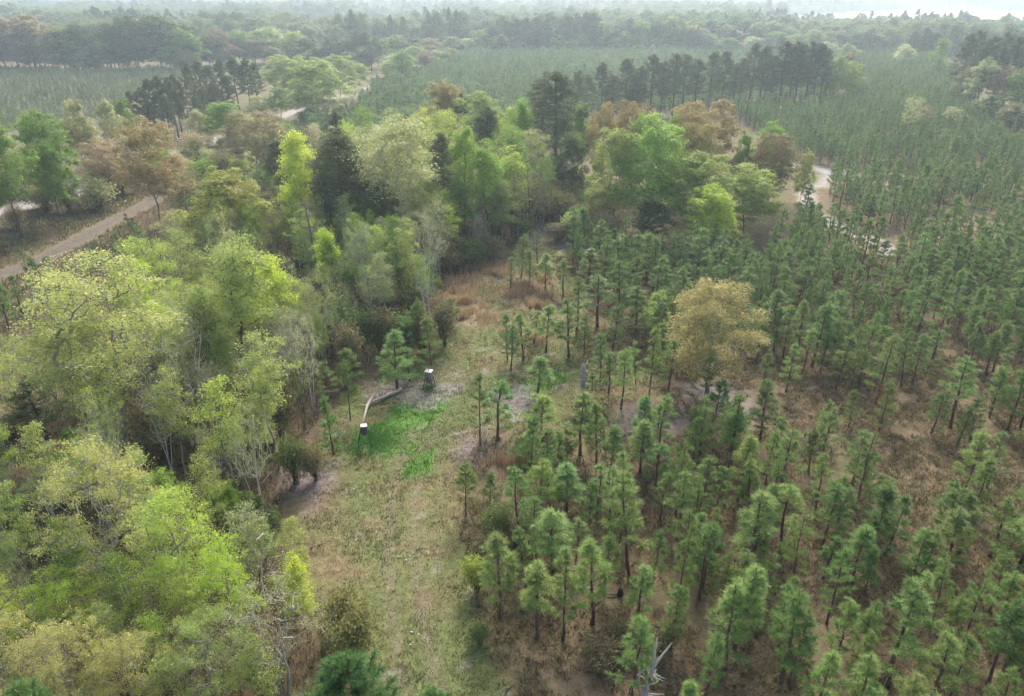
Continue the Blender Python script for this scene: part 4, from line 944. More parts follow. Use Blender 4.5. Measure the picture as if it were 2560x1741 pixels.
    ('broadleaf_tree', 'far', -54.28, 405.37, 9.29, 11.6, 'DGrn', 'DarkB', 'hazy dark green tree, fourth from right in wood between road and middle field', 'wood at the head of the road', 'tree', 0.0),
    ('broadleaf_tree', 'far', -44.43, 331.7, 6.38, 8.54, 'Grn', 'DarkB', 'hazy green tree, third from right in wood between road and middle field', 'wood at the head of the road', 'tree', 0.0),
    ('tall_pine', 'tall', -56.27, 435.98, 9.18, 8.0, 'PineD', 'DarkB', 'hazy dark pine, rightmost in wood between road and middle field', 'wood at the head of the road', 'tree', 0.0),
    ('broadleaf_tree', 'far', -51.44, 411.2, 11.6, 14.7, 'DGrn', 'DarkB', 'hazy dark green tree, third from right in wood between road and middle field', 'wood at the head of the road', 'tree', 0.0),
    ('broadleaf_tree', 'far', -45.22, 367.38, 9.6, 13.19, 'YG', 'DarkB', 'hazy yellow-green tree, second from right in wood between road and middle field', 'wood at the head of the road', 'tree', 0.0),
    ('broadleaf_tree', 'far', -48.16, 404.1, 8.65, 9.91, 'Olv', 'DarkB', 'hazy olive tree, third from left in wood between road and middle field', 'wood at the head of the road', 'tree', 0.0),
    ('broadleaf_tree', 'far', -38.53, 348.67, 8.33, 11.65, 'OrgB', 'DarkB', 'hazy orange-brown tree, leftmost in wood between road and middle field', 'wood at the head of the road', 'tree', 0.0),
    ('broadleaf_tree', 'far', -42.64, 401.75, 8.12, 11.5, 'Olv', 'DarkB', 'hazy olive tree, third from right in wood between road and middle field', 'wood at the head of the road', 'tree', 0.0),
    ('broadleaf_tree', 'far', -38.77, 364.94, 7.75, 10.48, 'DGrn', 'DarkB', 'hazy dark green tree, second from right in wood between road and middle field', 'wood at the head of the road', 'tree', 0.0),
    ('broadleaf_tree', 'far', -41.99, 411.2, 10.65, 12.6, 'OrgB', 'DarkB', 'hazy orange-brown tree, rightmost in wood between road and middle field', 'wood at the head of the road', 'tree', 0.0),
    ('broadleaf_tree', 'far', -35.8, 367.38, 7.87, 11.31, 'YG', 'DarkB', 'hazy yellow-green tree, rightmost in wood between road and middle field', 'wood at the head of the road', 'tree', 0.0),
    ('broadleaf_tree', 'far', -36.82, 385.84, 5.89, 9.48, 'Grn', 'DarkB', 'hazy green tree, second from right in wood between road and middle field', 'wood at the head of the road', 'tree', 0.0),
    ('broadleaf_tree', 'far', -32.62, 343.81, 6.28, 9.2, 'Grn', 'DarkB', 'hazy green tree, rightmost in wood between road and middle field', 'wood at the head of the road', 'tree', 0.0),
    ('broadleaf_tree', 'far', -31.08, 363.15, 6.72, 8.94, 'DGrn', 'DarkB', 'hazy dark green tree, rightmost in wood between road and middle field', 'wood at the head of the road', 'tree', 0.0),
    ('broadleaf_tree', 'far', -30.78, 388.11, 7.73, 11.92, 'YGd', 'DarkB', 'hazy dull yellow-green tree, leftmost in wood between road and middle field', 'wood at the head of the road', 'tree', 0.0),
    ('broadleaf_tree', 'far', -33.4, 437.1, 10.25, 13.36, 'Olv', 'DarkB', 'hazy olive tree, second from right in wood between road and middle field', 'wood at the head of the road', 'tree', 0.0),
    ('broadleaf_tree', 'far', -27.62, 430.35, 6.81, 10.53, 'Olv', 'DarkB', 'hazy olive tree, rightmost in wood between road and middle field', 'wood at the head of the road', 'tree', 0.0),
    ('broadleaf_tree', 'far', -24.49, 437.1, 9.24, 13.36, 'YG', 'DarkB', 'hazy yellow-green tree, leftmost in tree line behind middle pine field', 'tree line behind the middle field', 'tree', 0.0),
    ('broadleaf_tree', 'far', -18.03, 442.66, 13.03, 15.78, 'Grn', 'DarkB', 'hazy green tree, leftmost in tree line behind middle pine field', 'tree line behind the middle field', 'tree', 0.0),
    ('broadleaf_tree', 'far', -16.64, 433.35, 6.52, 10.6, 'YG', 'DarkB', 'hazy yellow-green tree, second from left in tree line behind middle pine field', 'tree line behind the middle field', 'tree', 0.0),
    ('tall_pine', 'tall', -11.27, 442.66, 15.68, 11.27, 'PineD', 'DarkB', 'hazy dark pine, leftmost in tree line behind middle pine field', 'tree line behind the middle field', 'tree', 0.0),
    ('tall_pine', 'tall', -10.24, 448.04, 12.73, 9.12, 'PineD', 'DarkB', 'hazy dark pine, second from left in tree line behind middle pine field', 'tree line behind the middle field', 'tree', 0.0),
    ('broadleaf_tree', 'far', -9.25, 434.37, 9.8, 12.39, 'Grn', 'DarkB', 'hazy green tree, second from left in tree line behind middle pine field', 'tree line behind the middle field', 'tree', 0.0),
    ('tall_pine', 'tall', -6.05, 432.24, 10.95, 8.81, 'PineD', 'DarkB', 'hazy dark pine, third from left in tree line behind middle pine field', 'tree line behind the middle field', 'tree', 0.0),
    ('broadleaf_tree', 'far', -5.64, 442.66, 10.99, 11.27, 'YG', 'DarkB', 'hazy yellow-green tree, third from left in tree line behind middle pine field', 'tree line behind the middle field', 'tree', 0.0),
    ('tall_pine', 'tall', -3.42, 448.36, 18.32, 11.41, 'PineD', 'DarkB', 'hazy dark pine, fourth from left in tree line behind middle pine field', 'tree line behind the middle field', 'tree', 0.0),
    ('broadleaf_tree', 'far', 0.53, 438.95, 7.32, 8.94, 'Olv', 'DarkB', 'hazy olive tree, leftmost in tree line behind middle pine field', 'tree line behind the middle field', 'tree', 0.0),
    ('tall_pine', 'tall', 2.28, 448.36, 18.94, 11.41, 'PineD', 'DarkB', 'hazy dark pine, fifth from left in tree line behind middle pine field', 'tree line behind the middle field', 'tree', 0.0),
    ('broadleaf_tree', 'far', 3.17, 442.24, 6.49, 10.81, 'Grn', 'DarkB', 'hazy green tree, third from left in tree line behind middle pine field', 'tree line behind the middle field', 'tree', 0.0),
    ('tall_pine', 'tall', 7.99, 448.36, 19.55, 11.41, 'PineD', 'DarkB', 'hazy dark pine, sixth from left in tree line behind middle pine field', 'tree line behind the middle field', 'tree', 0.0),
    ('tall_pine', 'tall', 8.55, 446.68, 12.25, 9.1, 'PineD', 'DarkB', 'hazy dark pine, seventh from left in tree line behind middle pine field', 'tree line behind the middle field', 'tree', 0.0),
    ('tall_pine', 'tall', 9.45, 439.31, 13.67, 8.95, 'PineD', 'DarkB', 'hazy dark pine, eighth from left in tree line behind middle pine field', 'tree line behind the middle field', 'tree', 0.0),
    ('broadleaf_tree', 'far', 11.27, 442.66, 7.91, 13.52, 'DGrn', 'DarkB', 'hazy dark green tree, leftmost in tree line behind middle pine field', 'tree line behind the middle field', 'tree', 0.0),
    ('tall_pine', 'tall', 13.69, 448.36, 19.95, 11.41, 'PineD', 'DarkB', 'hazy dark pine, ninth from left in tree line behind middle pine field', 'tree line behind the middle field', 'tree', 0.0),
    ('tall_pine', 'tall', 13.74, 444.35, 13.93, 9.05, 'PineD', 'DarkB', 'hazy dark pine, tenth from left in tree line behind middle pine field', 'tree line behind the middle field', 'tree', 0.0),
    ('tall_pine', 'tall', 13.59, 437.83, 14.25, 8.92, 'PineD', 'DarkB', 'hazy dark pine, eleventh from left in tree line behind middle pine field', 'tree line behind the middle field', 'tree', 0.0),
    ('tall_pine', 'tall', 19.4, 448.36, 18.94, 11.41, 'PineD', 'DarkB', 'hazy dark pine, twelfth from left in tree line behind middle pine field', 'tree line behind the middle field', 'tree', 0.0),
    ('broadleaf_tree', 'far', 19.5, 440.3, 8.87, 8.07, 'DGrn', 'DarkB', 'hazy dark green tree, second from left in tree line behind middle pine field', 'tree line behind the middle field', 'tree', 0.0),
    ('broadleaf_tree', 'far', 25.25, 442.66, 11.4, 10.14, 'YG', 'DarkB', 'hazy yellow-green tree, fourth from left in tree line behind middle pine field', 'tree line behind the middle field', 'tree', 0.0),
    ('tall_pine', 'tall', 25.57, 444.63, 14.51, 9.05, 'PineD', 'DarkB', 'hazy dark pine, thirteenth from left in tree line behind middle pine field', 'tree line behind the middle field', 'tree', 0.0),
    ('tall_pine', 'tall', 31.95, 448.36, 20.36, 11.41, 'PineD', 'DarkB', 'hazy dark pine, fourteenth from left in tree line behind middle pine field', 'tree line behind the middle field', 'tree', 0.0),
    ('tall_pine', 'tall', 32.57, 445.61, 13.82, 8.17, 'PineD', 'DarkB', 'hazy dark pine, fifteenth from left in tree line behind middle pine field', 'tree line behind the middle field', 'tree', 0.0),
    ('broadleaf_tree', 'far', 33.16, 434.09, 9.14, 8.85, 'Grn', 'DarkB', 'hazy green tree, fourth from left in tree line behind middle pine field', 'tree line behind the middle field', 'tree', 0.0),
    ('tall_pine', 'tall', 36.97, 454.2, 21.43, 10.4, 'PineD', 'DarkB', 'hazy dark pine, sixteenth from left in tree line behind middle pine field', 'tree line behind the middle field', 'tree', 0.0),
    ('broadleaf_tree', 'far', 39.45, 442.66, 10.99, 11.27, 'Grn', 'DarkB', 'hazy green tree, fifth from left in tree line behind middle pine field', 'tree line behind the middle field', 'tree', 0.0),
    ('tall_pine', 'tall', 41.2, 453.98, 15.9, 8.31, 'PineD', 'DarkB', 'hazy dark pine, seventeenth from left in tree line behind middle pine field', 'tree line behind the middle field', 'tree', 0.0),
    ('tall_pine', 'tall', 41.59, 454.2, 22.25, 10.4, 'PineD', 'DarkB', 'hazy dark pine, eighteenth from left in tree line behind middle pine field', 'tree line behind the middle field', 'tree', 0.0),
    ('tall_pine', 'tall', 46.21, 454.2, 21.84, 10.4, 'PineD', 'DarkB', 'hazy dark pine, nineteenth from left in tree line behind middle pine field', 'tree line behind the middle field', 'tree', 0.0),
    ('tall_pine', 'tall', 46.36, 444.04, 18.03, 8.14, 'PineD', 'DarkB', 'hazy dark pine, nineteenth from right in tree line behind middle pine field', 'tree line behind the middle field', 'tree', 0.0),
    ('broadleaf_tree', 'far', 50.84, 454.2, 17.3, 18.49, 'Grn', 'DarkB', 'hazy green tree, sixth from left in tree line behind middle pine field', 'tree line behind the middle field', 'tree', 0.0),
    ('broadleaf_tree', 'far', 52.09, 453.53, 12.24, 11.08, 'DGrn', 'DarkB', 'hazy dark green tree, third from left in tree line behind middle pine field', 'tree line behind the middle field', 'tree', 0.0),
    ('broadleaf_tree', 'far', 60.08, 454.2, 15.64, 13.86, 'DGrn', 'DarkB', 'hazy dark green tree, fourth from left in tree line behind middle pine field', 'tree line behind the middle field', 'tree', 0.0),
    ('broadleaf_tree', 'far', 59.99, 452.78, 14.06, 14.74, 'Olv', 'DarkB', 'hazy olive tree, second from left in tree line behind middle pine field', 'tree line behind the middle field', 'tree', 0.0),
    ('tall_pine', 'tall', 60.64, 447.65, 13.03, 9.11, 'PineD', 'DarkB', 'hazy dark pine, eighteenth from right in tree line behind middle pine field', 'tree line behind the middle field', 'tree', 0.0),
    ('broadleaf_tree', 'far', 63.29, 447.06, 12.95, 14.56, 'Grn', 'DarkB', 'hazy green tree, seventh from left in tree line behind middle pine field', 'tree line behind the middle field', 'tree', 0.0),
    ('broadleaf_tree', 'far', 63.11, 442.66, 8.94, 13.52, 'DGrn', 'DarkB', 'hazy dark green tree, fifth from left in tree line behind middle pine field', 'tree line behind the middle field', 'tree', 0.0),
    ('tall_pine', 'tall', 67.01, 454.2, 19.37, 11.55, 'PineD', 'DarkB', 'hazy dark pine, seventeenth from right in tree line behind middle pine field', 'tree line behind the middle field', 'tree', 0.0),
    ('broadleaf_tree', 'far', 68.21, 432.87, 6.05, 10.59, 'DGrn', 'DarkB', 'hazy dark green tree, sixth from left in tree line behind middle pine field', 'tree line behind the middle field', 'tree', 0.0),
    ('broadleaf_tree', 'far', 72.79, 454.2, 17.72, 18.49, 'Grn', 'DarkB', 'hazy green tree, eighth from left in tree line behind middle pine field', 'tree line behind the middle field', 'tree', 0.0),
    ('broadleaf_tree', 'far', 83.19, 454.2, 18.13, 16.18, 'DGrn', 'DarkB', 'hazy dark green tree, sixth from right in tree line behind middle pine field', 'tree line behind the middle field', 'tree', 0.0),
    ('broadleaf_tree', 'far', 81.15, 442.66, 8.94, 13.52, 'DGrn', 'DarkB', 'hazy dark green tree, fifth from right in tree line behind middle pine field', 'tree line behind the middle field', 'tree', 0.0),
    ('broadleaf_tree', 'far', 85.77, 437.68, 6.36, 10.7, 'Olv', 'DarkB', 'hazy olive tree, third from left in tree line behind middle pine field', 'tree line behind the middle field', 'tree', 0.0),
    ('broadleaf_tree', 'far', 89.48, 447.98, 13.31, 12.77, 'Grn', 'DarkB', 'hazy green tree, ninth from left in tree line behind middle pine field', 'tree line behind the middle field', 'tree', 0.0),
    ('broadleaf_tree', 'far', 92.43, 454.2, 19.37, 20.8, 'Grn', 'DarkB', 'hazy green tree, ninth from right in tree line behind middle pine field', 'tree line behind the middle field', 'tree', 0.0),
    ('broadleaf_tree', 'far', 95.8, 449.6, 13.87, 14.64, 'Grn', 'DarkB', 'hazy green tree, eighth from right in tree line behind middle pine field', 'tree line behind the middle field', 'tree', 0.0),
    ('broadleaf_tree', 'far', 102.21, 443.87, 15.5, 16.27, 'Olv', 'DarkB', 'hazy olive tree, fourth from left in tree line behind middle pine field', 'tree line behind the middle field', 'tree', 0.0),
    ('broadleaf_tree', 'far', 105.14, 454.2, 18.13, 18.49, 'Grn', 'DarkB', 'hazy green tree, seventh from right in tree line behind middle pine field', 'tree line behind the middle field', 'tree', 0.0),
    ('tall_pine', 'tall', 113.23, 454.2, 17.72, 11.55, 'PineD', 'DarkB', 'hazy dark pine, sixteenth from right in tree line behind middle pine field', 'tree line behind the middle field', 'tree', 0.0),
    ('broadleaf_tree', 'far', 110.45, 442.66, 12.01, 18.03, 'Grn', 'DarkB', 'hazy green tree, sixth from right in tree line behind middle pine field', 'tree line behind the middle field', 'tree', 0.0),
    ('tall_pine', 'tall', 113.67, 452.51, 12.58, 8.29, 'PineD', 'DarkB', 'hazy dark pine, fifteenth from right in tree line behind middle pine field', 'tree line behind the middle field', 'tree', 0.0),
    ('tall_pine', 'tall', 115.54, 446.41, 11.92, 9.09, 'PineD', 'DarkB', 'hazy dark pine, fourteenth from right in tree line behind middle pine field', 'tree line behind the middle field', 'tree', 0.0),
    ('tall_pine', 'tall', 121.69, 460.19, 16.47, 10.53, 'PineD', 'DarkB', 'hazy dark pine, thirteenth from right in tree line behind middle pine field', 'tree line behind the middle field', 'tree', 0.0),
    ('broadleaf_tree', 'far', 117.94, 432.02, 9.87, 14.09, 'Grn', 'DarkB', 'hazy green tree, fifth from right in tree line behind middle pine field', 'tree line behind the middle field', 'tree', 0.0),
    ('tall_pine', 'tall', 125.23, 448.43, 13.08, 9.13, 'PineD', 'DarkB', 'hazy dark pine, twelfth from right in tree line behind middle pine field', 'tree line behind the middle field', 'tree', 0.0),
    ('broadleaf_tree', 'far', 127.09, 454.2, 12.51, 16.18, 'OrgB', 'DarkB', 'hazy orange-brown tree, leftmost in tree line behind middle pine field', 'tree line behind the middle field', 'tree', 0.0),
    ('broadleaf_tree', 'far', 125.44, 432.12, 7.15, 12.33, 'Olv', 'DarkB', 'hazy olive tree, fourth from right in tree line behind middle pine field', 'tree line behind the middle field', 'tree', 0.0),
    ('tall_pine', 'tall', 134.56, 460.19, 17.1, 11.7, 'PineD', 'DarkB', 'hazy dark pine, eleventh from right in tree line behind middle pine field', 'tree line behind the middle field', 'tree', 0.0),
    ('broadleaf_tree', 'far', 135.77, 452.28, 8.56, 12.89, 'Grn', 'DarkB', 'hazy green tree, fourth from right in tree line behind middle pine field', 'tree line behind the middle field', 'tree', 0.0),
    ('tall_pine', 'tall', 141.04, 466.34, 16.25, 11.85, 'PineD', 'DarkB', 'hazy dark pine, tenth from right in tree line behind middle pine field', 'tree line behind the middle field', 'tree', 0.0),
    ('broadleaf_tree', 'far', 133.6, 437.1, 10.25, 15.59, 'YG', 'DarkB', 'hazy yellow-green tree, fourth from right in tree line behind middle pine field', 'tree line behind the middle field', 'tree', 0.0),
    ('tall_pine', 'tall', 144.58, 462.4, 10.99, 9.4, 'PineD', 'DarkB', 'hazy dark pine, ninth from right in tree line behind middle pine field', 'tree line behind the middle field', 'tree', 0.0),
    ('tall_pine', 'tall', 133.07, 410.18, 9.21, 8.38, 'PineD', 'DarkB', 'hazy dark pine, eighth from right in tree line behind middle pine field', 'tree line behind the middle field', 'tree', 0.0),
    ('broadleaf_tree', 'far', 144.74, 437.1, 12.28, 15.59, 'Grn', 'DarkB', 'hazy green tree, third from right in tree line behind middle pine field', 'tree line behind the middle field', 'tree', 0.0),
    ('broadleaf_tree', 'far', 143.04, 421.9, 7.95, 12.05, 'Olv', 'DarkB', 'hazy olive tree, third from right in tree line behind middle pine field', 'tree line behind the middle field', 'tree', 0.0),
    ('tall_pine', 'tall', 139.62, 411.2, 11.98, 10.5, 'PineD', 'DarkB', 'hazy dark pine, seventh from right in tree line behind middle pine field', 'tree line behind the middle field', 'tree', 0.0),
    ('broadleaf_tree', 'far', 151.13, 433.88, 7.7, 12.38, 'Grn', 'DarkB', 'hazy green tree, second from right in tree line behind middle pine field', 'tree line behind the middle field', 'tree', 0.0),
    ('broadleaf_tree', 'far', 152.37, 423.77, 11.93, 15.13, 'Grn', 'DarkB', 'hazy green tree, rightmost in tree line behind middle pine field', 'tree line behind the middle field', 'tree', 0.0),
    ('broadleaf_tree', 'far', 167.0, 437.1, 13.29, 15.59, 'YGd', 'DarkB', 'hazy dull yellow-green tree, leftmost in tree line behind middle pine field', 'tree line behind the middle field', 'tree', 0.0),
    ('broadleaf_tree', 'far', 158.95, 410.02, 7.22, 8.37, 'Olv', 'DarkB', 'hazy olive tree, second from right in tree line behind middle pine field', 'tree line behind the middle field', 'tree', 0.0),
    ('tall_pine', 'tall', 182.52, 466.34, 14.75, 11.85, 'PineD', 'DarkB', 'hazy dark pine, sixth from right in tree line behind middle pine field', 'tree line behind the middle field', 'tree', 0.0),
    ('broadleaf_tree', 'far', 163.76, 411.2, 8.73, 10.5, 'YG', 'DarkB', 'hazy yellow-green tree, third from right in tree line behind middle pine field', 'tree line behind the middle field', 'tree', 0.0),
    ('broadleaf_tree', 'far', 171.81, 431.28, 9.74, 12.31, 'Olv', 'DarkB', 'hazy olive tree, rightmost in tree line behind middle pine field', 'tree line behind the middle field', 'tree', 0.0),
    ('tall_pine', 'tall', 186.65, 465.62, 9.95, 9.47, 'PineD', 'DarkB', 'hazy dark pine, fifth from right in tree line behind middle pine field', 'tree line behind the middle field', 'tree', 0.0),
    ('tall_pine', 'tall', 187.21, 460.19, 13.73, 11.7, 'PineD', 'DarkB', 'hazy dark pine, fourth from right in tree line behind middle pine field', 'tree line behind the middle field', 'tree', 0.0),
    ('tall_pine', 'tall', 182.75, 447.39, 8.16, 9.11, 'PineD', 'DarkB', 'hazy dark pine, third from right in tree line behind middle pine field', 'tree line behind the middle field', 'tree', 0.0),
    ('tall_pine', 'tall', 192.61, 456.95, 11.39, 9.3, 'PineD', 'DarkB', 'hazy dark pine, second from right in tree line behind middle pine field', 'tree line behind the middle field', 'tree', 0.0),
    ('tall_pine', 'tall', 189.41, 448.36, 12.78, 11.41, 'PineD', 'DarkB', 'hazy dark pine, rightmost in tree line behind middle pine field', 'tree line behind the middle field', 'tree', 0.0),
    ('broadleaf_tree', 'far', 170.44, 399.33, 8.5, 9.19, 'YG', 'DarkB', 'hazy yellow-green tree, second from right in tree line behind middle pine field', 'tree line behind the middle field', 'tree', 0.0),
    ('broadleaf_tree', 'far', 190.95, 440.63, 8.17, 12.57, 'DGrn', 'DarkB', 'hazy dark green tree, fourth from right in tree line behind middle pine field', 'tree line behind the middle field', 'tree', 0.0),
    ('broadleaf_tree', 'far', 174.91, 398.93, 5.69, 7.34, 'YG', 'DarkB', 'hazy yellow-green tree, rightmost in tree line behind middle pine field', 'tree line behind the middle field', 'tree', 0.0),
    ('broadleaf_tree', 'far', 198.36, 442.66, 13.03, 15.78, 'DGrn', 'DarkB', 'hazy dark green tree, third from right in tree line behind middle pine field', 'tree line behind the middle field', 'tree', 0.0),
    ('broadleaf_tree', 'far', 200.71, 442.66, 9.5, 12.62, 'DGrn', 'DarkB', 'hazy dark green tree, second from right in tree line behind middle pine field', 'tree line behind the middle field', 'tree', 0.0),
    ('broadleaf_tree', 'far', 209.95, 448.36, 11.74, 15.97, 'DGrn', 'DarkB', 'hazy dark green tree, rightmost in tree line behind middle pine field', 'tree line behind the middle field', 'tree', 0.0),
    ('shrub', 'shrub', -7.04, 68.16, 5.35, 3.52, 'Brush', 'DarkB', 'tall dark bush at the corner where woods meet the lane', None, 'shrub', 0.0),
    ('shrub', 'shrub', -8.88, 66.03, 5.04, 3.23, 'Brush', 'DarkB', 'dark bush behind the white-lidded feeder pine', None, 'shrub', 0.0),
    ('shrub', 'shrub', -11.1, 66.03, 4.82, 3.43, 'BrushG', 'DarkB', 'dark green bush left of the pines behind the feeder', None, 'shrub', 0.0),
    ('shrub', 'shrub', -13.2, 66.48, 5.27, 3.65, 'Brush', 'DarkB', 'brown-green bush at the back of the mown corner', None, 'shrub', 0.0),
    ('shrub', 'shrub', -14.94, 66.03, 5.46, 3.43, 'BrushG', 'DarkB', 'leafy dark bush above the fallen white log', None, 'shrub', 0.0),
    ('shrub', 'shrub', -15.39, 62.16, 5.47, 3.08, 'Brush', 'DarkB', 'bush at the left end of the mown corner', None, 'shrub', 0.0),
    ('shrub', 'shrub', -17.85, 68.35, 6.22, 4.15, 'BrushG', 'DarkB', 'tall green bush in the woods left of the mown corner', None, 'shrub', 0.0),
    ('shrub', 'shrub', -16.93, 74.5, 5.2, 4.23, 'Brush', 'DarkB', 'olive bush below the pale bushy tree', None, 'shrub', 0.0),
    ('shrub', 'shrub', -14.43, 75.61, 4.79, 4.06, 'Brush', 'DarkB', 'olive-brown bush in middle of the woods edge', None, 'shrub', 0.0),
    ('shrub', 'shrub', -11.56, 77.92, 4.88, 4.16, 'BrushG', 'DarkB', 'dark bush beside the tan broomsedge', None, 'shrub', 0.0),
    ('shrub', 'shrub', -14.3, 84.23, 4.14, 4.44, 'BrushG', 'DarkB', 'dark evergreen bush at foot of long grey trunk', None, 'shrub', 0.0),
    ('shrub', 'shrub', -11.15, 87.0, 4.23, 4.56, 'BrushG', 'DarkB', 'dark evergreen bush behind the tan broomsedge', None, 'shrub', 0.0),
    ('shrub', 'shrub', -8.34, 89.93, 4.33, 4.17, 'Brush', 'DarkB', 'grey-brown bush at far end of the broomsedge', None, 'shrub', 0.0),
    ('shrub', 'shrub', -5.33, 92.24, 4.41, 3.99, 'BrushG', 'DarkB', 'green bush where the lane turns behind the woods', None, 'shrub', 0.0),
    ('shrub', 'shrub', -2.72, 94.65, 3.94, 3.81, 'Brush', 'DarkB', 'olive bush along the far bend of the lane', None, 'shrub', 0.0),
    ('shrub', 'shrub', -16.0, 44.16, 4.55, 2.37, 'BrushG', 'DarkB', 'green bush at the woods edge where the lane narrows', None, 'shrub', 0.0),
    ('shrub', 'shrub', -14.64, 44.65, 3.38, 1.94, 'Brush', 'DarkB', 'brown twiggy bush at woods edge left of second feeder', None, 'shrub', 0.0),
    ('shrub', 'shrub', -19.11, 50.92, 4.89, 3.63, 'Brush', 'DarkB', 'dark tangled bush under the bare silvery tree', None, 'shrub', 0.0),
    ('shrub', 'shrub', -20.9, 50.32, 4.5, 3.27, 'Brush', 'DarkB', 'dark bush between bare trees of the left woods', None, 'shrub', 0.0),
    ('shrub', 'shrub', -27.13, 48.04, 5.44, 4.1, 'Brush', 'DarkB', 'wide dark bush right of the forked yellow tree trunk', None, 'shrub', 0.0),
    ('shrub', 'shrub', -1.21, 38.43, 2.67, 2.41, 'BrushG', 'DarkB', 'dark green bramble at the foot of two small edge pines', None, 'shrub', 0.0),
    ('shrub', 'shrub', 0.27, 38.23, 2.01, 2.14, 'Brush', 'DarkB', 'brown bramble patch beside the edge pines', None, 'shrub', 0.0),
    ('shrub', 'shrub', -2.09, 33.87, 2.7, 1.84, 'YGd', 'DarkB', 'light green bush on the lane edge left of the pines', None, 'shrub', 0.0),
    ('shrub', 'shrub', -1.81, 29.86, 1.39, 1.36, 'BrushG', 'DarkB', 'small low green bush in dry grass at bottom', None, 'shrub', 0.0),
    ('shrub', 'shrub', 4.8, 28.23, 1.81, 2.4, 'Brush', 'DarkB', 'low bramble mound right of the lane at bottom', None, 'shrub', 0.0),
    ('shrub', 'shrub', 6.25, 29.3, 1.83, 2.01, 'Brush', 'DarkB', 'low bramble mound by white snag', None, 'shrub', 0.0),
    ('shrub', 'shrub', 8.17, 28.76, 2.12, 1.99, 'Brush', 'DarkB', 'bramble patch behind the white broken snag', None, 'shrub', 0.0),
    ('shrub', 'shrub', -8.29, 28.23, 4.12, 2.62, 'Olv', 'DarkB', 'olive bush beside the bare grey tree at bottom', None, 'shrub', 0.0),
    ('shrub', 'shrub', -9.56, 30.15, 3.33, 2.28, 'Olv', 'DarkB', 'olive-brown bush at clearing edge above the bottom pine', None, 'shrub', 0.0),
    ('shrub', 'shrub', 6.56, 54.07, 2.18, 3.8, 'Olv', 'DarkB', 'low olive bush at foot of the grey snag', None, 'shrub', 0.0),
    ('shrub', 'shrub', 3.75, 47.49, 2.22, 2.81, 'Olv', 'DarkB', 'low olive scrub between the open-ground pines', None, 'shrub', 0.0),
    ('shrub', 'shrub', 105.24, 168.52, 3.1, 6.35, 'Brush', 'DarkB', 'brown scrub patch beyond the plantation at right', None, 'shrub', 0.0),
    ('shrub', 'shrub', 6.76, 103.51, 3.31, 4.7, 'Brush', 'DarkB', 'scrubby bush at the end of the lane', None, 'shrub', 0.0),
    ('shrub', 'shrub', 10.05, 111.69, 3.82, 5.03, 'Brush', 'DarkB', 'grey-brown scrub left of the hardwood island', None, 'shrub', 0.0),
    ('shrub', 'shrub', 1.18, 103.51, 4.2, 4.12, 'BrushG', 'DarkB', 'dark scrub at right foot of the central woods', None, 'shrub', 0.0),
    ('shrub', 'shrub', -34.02, 45.4, 2.53, 3.33, 'RustB', 'DarkB', 'russet-leaved bush in the gap at left border', None, 'shrub', 0.0),
    ('shrub', 'shrub', -35.72, 43.43, 2.3, 3.22, 'RustB', 'DarkB', 'orange-russet bush at left border above the pale crowns', None, 'shrub', 0.0),
    ('shrub', 'shrub', -31.56, 44.16, 3.01, 2.67, 'RustB', 'DarkB', 'russet bush beside the small fresh green tree', None, 'shrub', 0.0),
    ('shrub', 'shrub', -41.2, 50.92, 2.3, 3.3, 'Brush', 'DarkB', 'dark bush at left border below the pale yellow tree', None, 'shrub', 0.0),
]

# ------------------------------------------------------------------ terrain
def ground_z(x, y):
    return (0.16 * np.sin(x * 0.11 + 0.7) * np.cos(y * 0.09) + 0.10 * np.sin(x * 0.31 - y * 0.27)
            + 0.5 * np.sin(x * 0.013 + 1.0) * np.sin(y * 0.011) * np.clip((y - 90) / 200, 0, 1))


def vnoise(x, y, scale, seed=0):
    x = np.asarray(x, float) / scale + seed * 17.3
    y = np.asarray(y, float) / scale - seed * 9.1
    ix, iy = np.floor(x), np.floor(y)
    fx, fy = x - ix, y - iy
    fx, fy = fx * fx * (3 - 2 * fx), fy * fy * (3 - 2 * fy)
    def hsh(a, b):
        s = np.sin(a * 127.1 + b * 311.7 + seed * 74.7) * 43758.5453
        return s - np.floor(s)
    return ((hsh(ix, iy) * (1 - fx) + hsh(ix + 1, iy) * fx) * (1 - fy)
            + (hsh(ix, iy + 1) * (1 - fx) + hsh(ix + 1, iy + 1) * fx) * fy)


def fbm(x, y, scale, seed=0, oct=4):
    v, a, t = 0.0, 1.0, 0.0
    for o in range(oct):
        v = v + a * vnoise(x, y, scale / 2 ** o, seed + o * 3)
        t += a
        a *= 0.55
    return v / t


def inside(poly, x, y):
    x, y = np.asarray(x, float), np.asarray(y, float)
    c = np.zeros(x.shape, bool)
    n = len(poly)
    for i in range(n):
        x1, y1 = poly[i]
        x2, y2 = poly[(i + 1) % n]
        if y1 == y2:
            continue
        c ^= ((y1 > y) != (y2 > y)) & (x < (x2 - x1) * (y - y1) / (y2 - y1) + x1)
    return c


def line_dist(line, x, y):
    x, y = np.asarray(x, float), np.asarray(y, float)
    best = np.full(x.shape, 1e9)
    for (x1, y1), (x2, y2) in zip(line[:-1], line[1:]):
        dx, dy = x2 - x1, y2 - y1
        t = np.clip(((x - x1) * dx + (y - y1) * dy) / (dx * dx + dy * dy + 1e-9), 0, 1)
        best = np.minimum(best, np.hypot(x - x1 - t * dx, y - y1 - t * dy))
    return best


